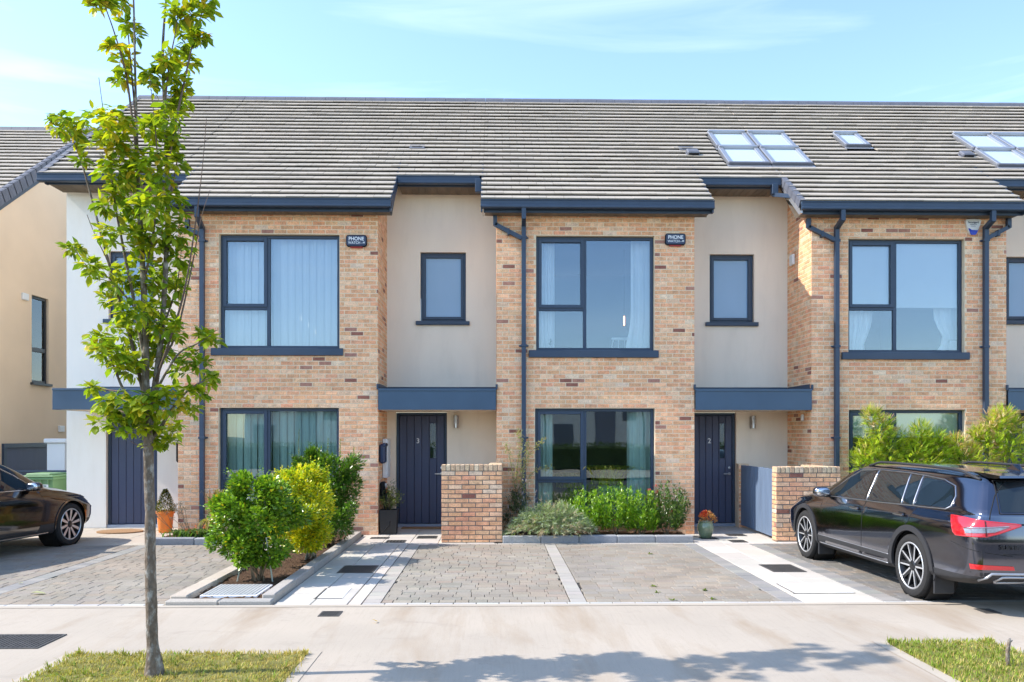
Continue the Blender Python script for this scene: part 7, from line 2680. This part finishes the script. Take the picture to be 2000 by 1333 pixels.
straps(root, LX + .05, 13.95, 150, .42, .50, [(0.46, 0.36, 0.09), (0.36, 0.33, 0.07), (0.52, 0.34, 0.13), (0.24, 0.27, 0.05)], .16, 'leaf', droop=.75)
straps(root, LX + .02, 14.0, 26, .28, .85, [(0.22, 0.30, 0.05), (0.40, 0.30, 0.09), (0.45, 0.19, 0.07)], .10, 'leaf', 'tall_blades', droop=.1)
LX2 = PX(375, 13.75)
root = thing('lily_clump', 'low green strappy lily clump with dry brown stalks behind the grey kerb', 'plant', (LX2, 13.8, 0), 'strappy lilies in the left bed')
straps(root, LX2, 13.78, 260, .36, .20, [(0.09, 0.17, 0.035), (0.13, 0.23, 0.045), (0.07, 0.13, 0.03), (0.20, 0.28, 0.07)], .42, 'leaf', droop=.55, w=.011)
for i in range(11):
    mb = MB(); b = Vector((LX2 + rnd.uniform(-.3, .25), 13.8, .05)); t = b + Vector((rnd.uniform(-.42, .06), rnd.uniform(-.1, .05), rnd.uniform(.32, .58)))
    mb.tube([b, t], [.0045, .003], 5)
    for k in range(9):
        e = t + rdir(rnd) * .05; mb.tube([t, e], [.002, .004], 4)
    mb.build('dry_stalk', 'stem', root)
fl = Leaves()
for i in range(5):
    p = Vector((LX2 + rnd.uniform(-.05, .5), 13.62, rnd.uniform(.14, .28)))
    for k in range(12): fl.add(p + rdir(rnd) * .012, rdir(rnd), .035, 'small', blend([(0.62, 0.15, 0.06), (0.7, 0.22, 0.08)], rnd))
fl.build('flower_heads', 'petal', root)

# ---- potted plants
def pot(name, label, x, y, prof, matname, soil_z, soil_r, cat='plant pot', n=28, square=None):
    root = thing(name, label, cat, (x, y, 0))
    mb = MB()
    mb.lathe(prof, (x, y, 0), n)
    mb.build('pot', matname, root, smooth=True, angle=40)
    mb = MB(); mb.lathe([(0, soil_z), (soil_r, soil_z)], (x, y, 0), n); mb.build('compost', 'soil', root)
    return root
px_ = PX(323, 15.0)
zt_ = PZX(998, 323, 15.0)
root = pot('potted_conifer', 'small clipped cone conifer in a bright orange pot right of the plain blue door', px_, 15.0, [(0, .004), (.105, .004), (.115, .02), (.145, zt_ - .05), (.160, zt_ - .05), (.162, zt_), (.147, zt_), (.140, zt_ - .04), (.0, zt_ - .045)], 'terracotta', zt_ - .035, .142, 'potted plant')
rnd = random.Random(81)
lv = Leaves()
zc1 = PZX(955, 323, 15.0)
for _ in range(1700):
    t = rnd.random() ** 1.25
    r = .165 * (1 - t) ** .8 + .012
    a = rnd.uniform(0, 6.28)
    k = rnd.uniform(.6, 1.08)
    p = Vector((px_ + r * k * math.cos(a), 15.0 + r * k * math.sin(a), zt_ - .02 + (zc1 - zt_) * t))
    lv.add(p, (Vector((math.cos(a), math.sin(a), .8)) + rdir(rnd) * .5).normalized(), .035, 'small', blend([(0.10, 0.12, 0.03), (0.16, 0.16, 0.035), (0.07, 0.085, 0.025), (0.24, 0.20, 0.05)], rnd), rnd.uniform(-1, 1), .7)
lv.build('foliage', 'leaf', root)
# black square planter with a bushy conifer by the charger
px_, py_ = PX(760, 14.72), 14.72
root = thing('potted_conifer', 'loose bushy conifer in a square black planter left of the number 3 door', 'potted plant', (px_, py_, 0))
zt_ = PZX(997, 760, 14.55)
hw0, hw1 = .135, .16
mb = MB()
for (w, z) in ((hw0, .004), (hw1, zt_), (hw1 - .02, zt_), (hw1 - .03, zt_ - .06)):
    mb.add([(px_ - w, py_ - w, z), (px_ + w, py_ - w, z), (px_ + w, py_ + w, z), (px_ - w, py_ + w, z)], [])
mb.f = [(a * 4 + k, a * 4 + (k + 1) % 4, a * 4 + 4 + (k + 1) % 4, a * 4 + 4 + k) for a in range(3) for k in range(4)] + [(3, 2, 1, 0)]
mb.m = [0] * len(mb.f)
mb.build('planter', 'planter', root)
mb = MB(); mb.box(px_ - hw1 + .025, px_ + hw1 - .025, py_ - hw1 + .025, py_ + hw1 - .025, zt_ - .08, zt_ - .04); mb.build('compost', 'soil', root)
lv = Leaves(); rnd = random.Random(82)
for s in range(46):
    a = rnd.uniform(0, 6.28); q = rnd.random() ** .5
    b = Vector((px_, py_, zt_ - .05)); t = Vector((px_ + .05 + .24 * q * math.cos(a), py_ - .05 + .20 * q * math.sin(a), zt_ + .56 - .38 * q + rnd.uniform(-.06, .04)))
    for k in range(34):
        p = b.lerp(t, rnd.uniform(.25, 1)) + rdir(rnd) * .035
        lv.add(p, ((t - b).normalized() + rdir(rnd) * .8).normalized(), rnd.uniform(.025, .05), 'small', blend([(0.13, 0.17, 0.05), (0.18, 0.22, 0.07), (0.09, 0.12, 0.04), (0.26, 0.27, 0.11)], rnd), rnd.uniform(-1, 1), .55)
    if s % 5 == 0:
        mb = MB(); mb.tube([b, b.lerp(t, .8)], [.007, .003], 5); mb.build('stem', 'stem', root)
lv.build('foliage', 'leaf', root)
# green glazed pot with an orange red rosette plant
px_, py_ = PX(1378, 14.02), 14.02
root = pot('flower_pot', 'round green glazed pot of orange and red leaves by the number 2 door', px_, py_, [(0, .004), (.085, .004), (.10, .02), (.135, .13), (.14, .19), (.125, .25), (.115, .268), (.13, .285), (.127, .292), (.11, .285), (.105, .26), (0, .25)], 'glaze', .265, .108, 'flower pot')
lv = Leaves(); rnd = random.Random(83)
for k in range(420):
    d = rdir(rnd); d.z = abs(d.z)
    p = Vector((px_ + .02 + d.x * .13 + (.03 if d.z < .4 else 0), py_ + d.y * .12, .28 + d.z * .17))
    hot = p.x < px_ + .01 and p.z > .37
    lv.add(p - d * .02, (d + rdir(rnd) * .45).normalized(), rnd.uniform(.04, .07), 'small' if hot else 'lance', blend([(0.66, 0.10, 0.06), (0.72, 0.20, 0.09)] if hot else [(0.62, 0.26, 0.07), (0.58, 0.36, 0.10), (0.50, 0.16, 0.05), (0.66, 0.46, 0.18), (0.42, 0.10, 0.04)], rnd), rnd.uniform(-1, 1), .9)
lv.build('foliage', 'petal', root)
# grassy plant in a sage pot inside the ground floor window of number 2
px_, py_ = PX(1193, 14.96), 14.96
zt_ = PZX(948, 1193, 14.96)
root = thing('indoor_plant', 'golden grassy plant in a pale green pot behind the ground floor window of number 2', 'potted plant', (px_, py_, 0))
mb = MB(); mb.bbox(px_ - .25, px_ + .25, py_ - .20, py_ + .22, .17, zt_, .02); mb.build('pot', 'pot_sage', root)
rnd = random.Random(84)
straps(root, px_ - .05, py_, 330, .62, .44, [(0.85, 0.62, 0.10), (0.74, 0.60, 0.11), (0.55, 0.48, 0.08), (0.90, 0.70, 0.16)], .30, 'leaf', droop=.35, w=.014, z0=zt_ + .02)
straps(root, px_ - .75, py_ + .1, 150, .48, .38, [(0.85, 0.62, 0.10), (0.74, 0.58, 0.11), (0.55, 0.48, 0.08)], .25, 'leaf', 'foliage', droop=.45, w=.014, z0=zt_ - .05)
# small houseplant upstairs
xh, yh = PX(1075, YB + .22), YB + .22
zh = up2[2] + .05
root = thing('houseplant', 'tiny dark houseplant on the sill of the upstairs window of number 2', 'potted plant', (xh, yh, zh))
mb = MB(); mb.lathe([(0, zh), (.03, zh), (.038, zh + .06), (0, zh + .06)], (xh, yh, 0), 14); mb.build('pot', 'white_plastic', root)
lv = Leaves()
for k in range(40): lv.add((xh, yh, zh + .06 + rnd.random() * .12), (rdir(rnd) + Vector((0, 0, 1))).normalized(), .06, 'lance', blend([(0.04, 0.08, 0.02)], rnd))
lv.build('foliage', 'leaf', root)

# ---- feathery shrubs behind the estate car
FE = [(0.42, 0.55, 0.045), (0.54, 0.62, 0.06), (0.31, 0.44, 0.04), (0.19, 0.30, 0.035), (0.62, 0.60, 0.08)]
PEACH = [(0.78, 0.56, 0.36), (0.72, 0.50, 0.30), (0.80, 0.66, 0.48)]
def feathery(label, blobs, n, seed):
    rnd = random.Random(seed)
    bx_, by_ = sum(b[0] for b in blobs) / len(blobs), 14.05
    root = thing('feathery_shrub', label, 'shrub', (bx_, by_, 0), 'feathery shrubs behind the estate car')
    lv = Leaves()
    for _ in range(n):
        px, py, r, pch = rnd.choice(blobs)[2:]
        Y = 14.0
        rm = r * Y / FPX
        d = rdir(rnd)
        c = Vector((PX(px, Y), Y + .02, PZX(py, px, Y)))
        p = c + Vector((d.x * rm, d.y * min(rm, .38), d.z * rm)) * rnd.random() ** .35
        ax = (d * .6 + Vector((rnd.uniform(-.4, .4), -.2, .35))).normalized()
        t = blend(PEACH if rnd.random() < pch else FE, rnd)
        s = ax.orthogonal().normalized()
        s = (Quaternion(ax, rnd.uniform(0, 6.28)) @ s)
        for k in range(7):
            q = p + ax * .018 * k
            for sg in (1, -1):
                lv.add(q, (s * sg + ax * .7 + Vector((0, 0, -.1))).normalized(), .046 * (1 - .07 * k), 'small', t, 0, .60)
    lv.build('foliage', 'leaf', root)
    for k in range(6):
        px, py, r, _ = rnd.choice(blobs)[2:]
        mb = MB(); t = Vector((PX(px, 14.05), 14.05, PZX(py, px, 14.05)))
        b = Vector((bx_ + rnd.uniform(-.1, .1), 14.05, .03))
        mb.tube([b, b.lerp(t, .6) + Vector((0, 0, .1)), t], [.011, .008, .004], 6); mb.build('stem', 'stem', root)
def bl(L): return [(PX(a[0], 14.0),) + (0,) + a for a in L]
feathery('feathery yellow green shrub in front of the mullion, left of the row behind the car', bl([(1705, 815, 18, .25), (1720, 835, 26, .25), (1712, 865, 30, .03), (1740, 860, 30, .02), (1700, 890, 30, .02), (1735, 895, 36, .02), (1690, 905, 28, .02), (1728, 930, 50, 0)]), 1250, 91)
feathery('feathery yellow green shrub in the middle of the row behind the car', bl([(1800, 842, 18, .04), (1795, 865, 28, .03), (1830, 865, 22, .03), (1780, 890, 34, .02), (1822, 890, 34, .04), (1850, 880, 24, .10), (1800, 925, 48, 0)]), 1150, 92)
feathery('small pale feathery shrub between the middle and right ones behind the car', bl([(1872, 868, 18, .55), (1885, 885, 24, .30), (1895, 900, 30, .15), (1870, 905, 30, .05)]), 520, 93)
feathery('tallest feathery shrub with peach tips at the right edge behind the car', bl([(1960, 815, 22, .35), (1945, 828, 24, .45), (1975, 835, 28, .20), (1935, 855, 30, .08), (1965, 865, 38, .03), (1990, 870, 34, .02), (1925, 885, 32, .03), (1960, 900, 46, .02), (1912, 850, 14, .5), (2010, 900, 46, 0)]), 1700, 94)

# ---- wheelie bin in the gap
yb_ = 16.35
xw = PX(92, yb_)
root = thing('wheelie_bin', 'green wheelie bin with a white recycling sticker in the gap behind the saloon car', 'wheelie bin', (xw, yb_, 0))
zt_ = PZX(930, 95, 16.05)
w0, w1 = .24, .29
mb = MB()
for (w, d, z) in ((w0, .25, .06), (w1, .34, zt_ - .06)):
    mb.add([(xw - w, yb_ - d, z), (xw + w, yb_ - d, z), (xw + w, yb_ + d, z), (xw - w, yb_ + d, z)], [])
mb.f = [(k, (k + 1) % 4, 4 + (k + 1) % 4, 4 + k) for k in range(4)] + [(3, 2, 1, 0)]; mb.m = [0] * 5
mb.build('bin_body', 'bin_green', root)
mb = MB(); mb.bbox(xw - w1 - .035, xw + w1 + .035, yb_ - .375, yb_ + .36, zt_ - .075, zt_ - .03, .012); mb.build('collar', 'bin_green', root)
mb = MB(); mb.bbox(xw - w1 - .03, xw + w1 + .03, yb_ - .38, yb_ + .36, zt_ - .028, zt_ + .01, .014); mb.bbox(xw - w1 + .05, xw + w1 - .05, yb_ - .33, yb_ + .3, zt_ + .0, zt_ + .05, .025); L_ = mb.build('lid', 'bin_green', root)
mb = MB(); mb.tube([(xw - .2, yb_ + .42, zt_ - .02), (xw + .2, yb_ + .42, zt_ - .02)], .018, 8); mb.build('handle', 'bin_green', root)
for sx in (-1, 1):
    mb = MB(); mb.lathe([(0, xw + sx * .27), (.10, xw + sx * .27), (.10, xw + sx * .32), (0, xw + sx * .32)], (0, yb_ + .28, .10), 18, 'x'); mb.build('wheel', 'black', root)
for i in range(4):
    mb = MB(); mb.bbox(xw - .22 + i * .14, xw - .20 + i * .14, yb_ - .375, yb_ - .335, zt_ - .16, zt_ - .07, .004); mb.build('rib', 'bin_green', root)
fy = lambda z: yb_ - (.25 + (.34 - .25) * (z - .06) / (zt_ - .12)) - .004
def bin_card(x0, x1, z0, z1, m, nm, parent, lift=0.0):
    mb = MB()
    mb.add([(x0, fy(z0) - lift, z0), (x1, fy(z0) - lift, z0), (x1, fy(z1) - lift, z1), (x0, fy(z1) - lift, z1), (x0, fy(z0) - lift + .002, z0), (x1, fy(z0) - lift + .002, z0), (x1, fy(z1) - lift + .002, z1), (x0, fy(z1) - lift + .002, z1)],
           [(0, 1, 2, 3), (7, 6, 5, 4), (0, 4, 5, 1), (1, 5, 6, 2), (2, 6, 7, 3), (3, 7, 4, 0)])
    return mb.build(nm, m, parent)
st_ = bin_card(xw - .15, xw + .20, zt_ - .46, zt_ - .165, 'white_plastic', 'sticker', root)
bin_card(xw + .085, xw + .155, zt_ - .30, zt_ - .19, 'sticker_green', 'bin_symbol', st_, .004)
bin_card(xw + .075, xw + .165, zt_ - .20, zt_ - .185, 'ink', 'lid_symbol', st_, .004)
bin_card(xw - .13, xw - .10, zt_ - .24, zt_ - .19, 'sticker_blue', 'blue_mark', st_, .004)
bin_card(xw - .02, xw + .01, zt_ - .28, zt_ - .26, 'ink', 'dark_mark', st_, .004)

# ---- odds and ends on the ground
bx_, by_ = G(1965, 1307)
root = thing('wooden_stake', 'short weathered stick standing in the right grass verge', 'stake', (bx_, by_, 0))
mb = MB(); top = Vector((PX(1972, by_), by_, PZX(1247, 1972, by_)))
b = Vector((bx_, by_, -.02))
mb.tube([b, b.lerp(top, .3) + Vector((.004, 0, 0)), b.lerp(top, .62) + Vector((-.005, 0, 0)), b.lerp(top, .9), top], [.017, .015, .0145, .012, .009], 8); mb.build('shaft', 'bark', root, smooth=True)
mb = MB(); q = b.lerp(top, .86); mb.tube([q, q + Vector((.028, 0, .02))], [.006, .003], 6); mb.build('twig_stub', 'bark', root)
rnd = random.Random(99)
for i, (px, py, lab) in enumerate(((738, 1216, 'single yellow fallen leaf on the concrete pavement'), (90, 1161, 'pale fallen leaf on the left driveway, closest to the street'), (36, 1141, 'dry fallen leaf at the shadow edge of the saloon car'), (436, 1152, 'yellow leaf lying by the inspection cover'))):
    x, y = G(px, py)
    lv = Leaves()
    lv.add((x, y, .008), Vector((rnd.uniform(-1, 1), rnd.uniform(-.3, .3), .15)), .07 if i != 1 else .16, 'oval', (0.62, 0.42, 0.05) if i in (0, 3) else (0.50, 0.50, 0.28), 0)
    o = lv.build('fallen_leaf', 'leaf_dry', None, None)
    setp(o, lab, 'leaf', 'leaves lying on the ground')
wl = []
for i, (px, py, lab) in enumerate(((1276, 1146, 'tiny weed in the right half of the middle drive, topmost'), (1282, 1158, 'tiny weed in the pavers near the soldier row'), (1376, 1154, 'tiny weed in the pavers left of the white path'), (1393, 1171, 'tiny weed at the soldier row by the white path'), (1270, 1083, 'tiny weed in the pavers below the bright green shrubs'), (1315, 1173, 'tiny weed in the soldier row of the middle drive'))):
    x, y = G(px, py)
    lv = Leaves()
    for k in range(16):
        d = rdir(rnd); d.z = abs(d.z) * .5 + .1
        lv.add((x + rnd.uniform(-.02, .02), y + rnd.uniform(-.01, .01), .0), d, rnd.uniform(.02, .05), 'small', blend([(0.24, 0.30, 0.05), (0.16, 0.22, 0.04)], rnd))
    o = lv.build('weed', 'leaf', None, None)
    setp(o, lab, 'weed', 'weeds between the pavers')
# ---- clipped hedges in front of the houses across the street (mirrored in the panes and in the car doors)
for i, (xa, xb, lab) in enumerate(((-14.5, -3.2, 'dark clipped hedge across the street, left of its gateway'), (-1.6, 15.0, 'dark clipped hedge across the street, right of its gateway'))):
    rnd = random.Random(300 + i)
    root = thing('opposite_hedge', lab, 'hedge', ((xa + xb) / 2, -12.5, 0), 'hedges across the street')
    mb = MB(); mb.bbox(xa + .1, xb - .1, -12.85, -12.15, 0.0, 1.2, .12); mb.build('branches', 'opp_tree', root)
    lv = Leaves()
    for _ in range(int((xb - xa) * 420)):
        f_ = rnd.random()
        x = rnd.uniform(xa, xb)
        if f_ < .6: p, n_ = (x, -12.13 + rnd.uniform(-.04, .06), rnd.uniform(.02, 1.3)), Vector((0, 1, .3))
        elif f_ < .85: p, n_ = (x, rnd.uniform(-12.9, -12.1), 1.22 + rnd.uniform(-.03, .12)), Vector((0, .3, 1))
        else: p, n_ = (x, -12.88, rnd.uniform(.02, 1.3)), Vector((0, -1, .3))
        lv.add(p, (n_ + rdir(rnd) * .9).normalized(), rnd.uniform(.07, .13), 'small', blend([(0.07, 0.12, 0.025), (0.10, 0.16, 0.03), (0.05, 0.085, 0.02), (0.15, 0.19, 0.04)], rnd), rnd.uniform(-1, 1), 1.0)
    lv.build('foliage', 'leaf', root)
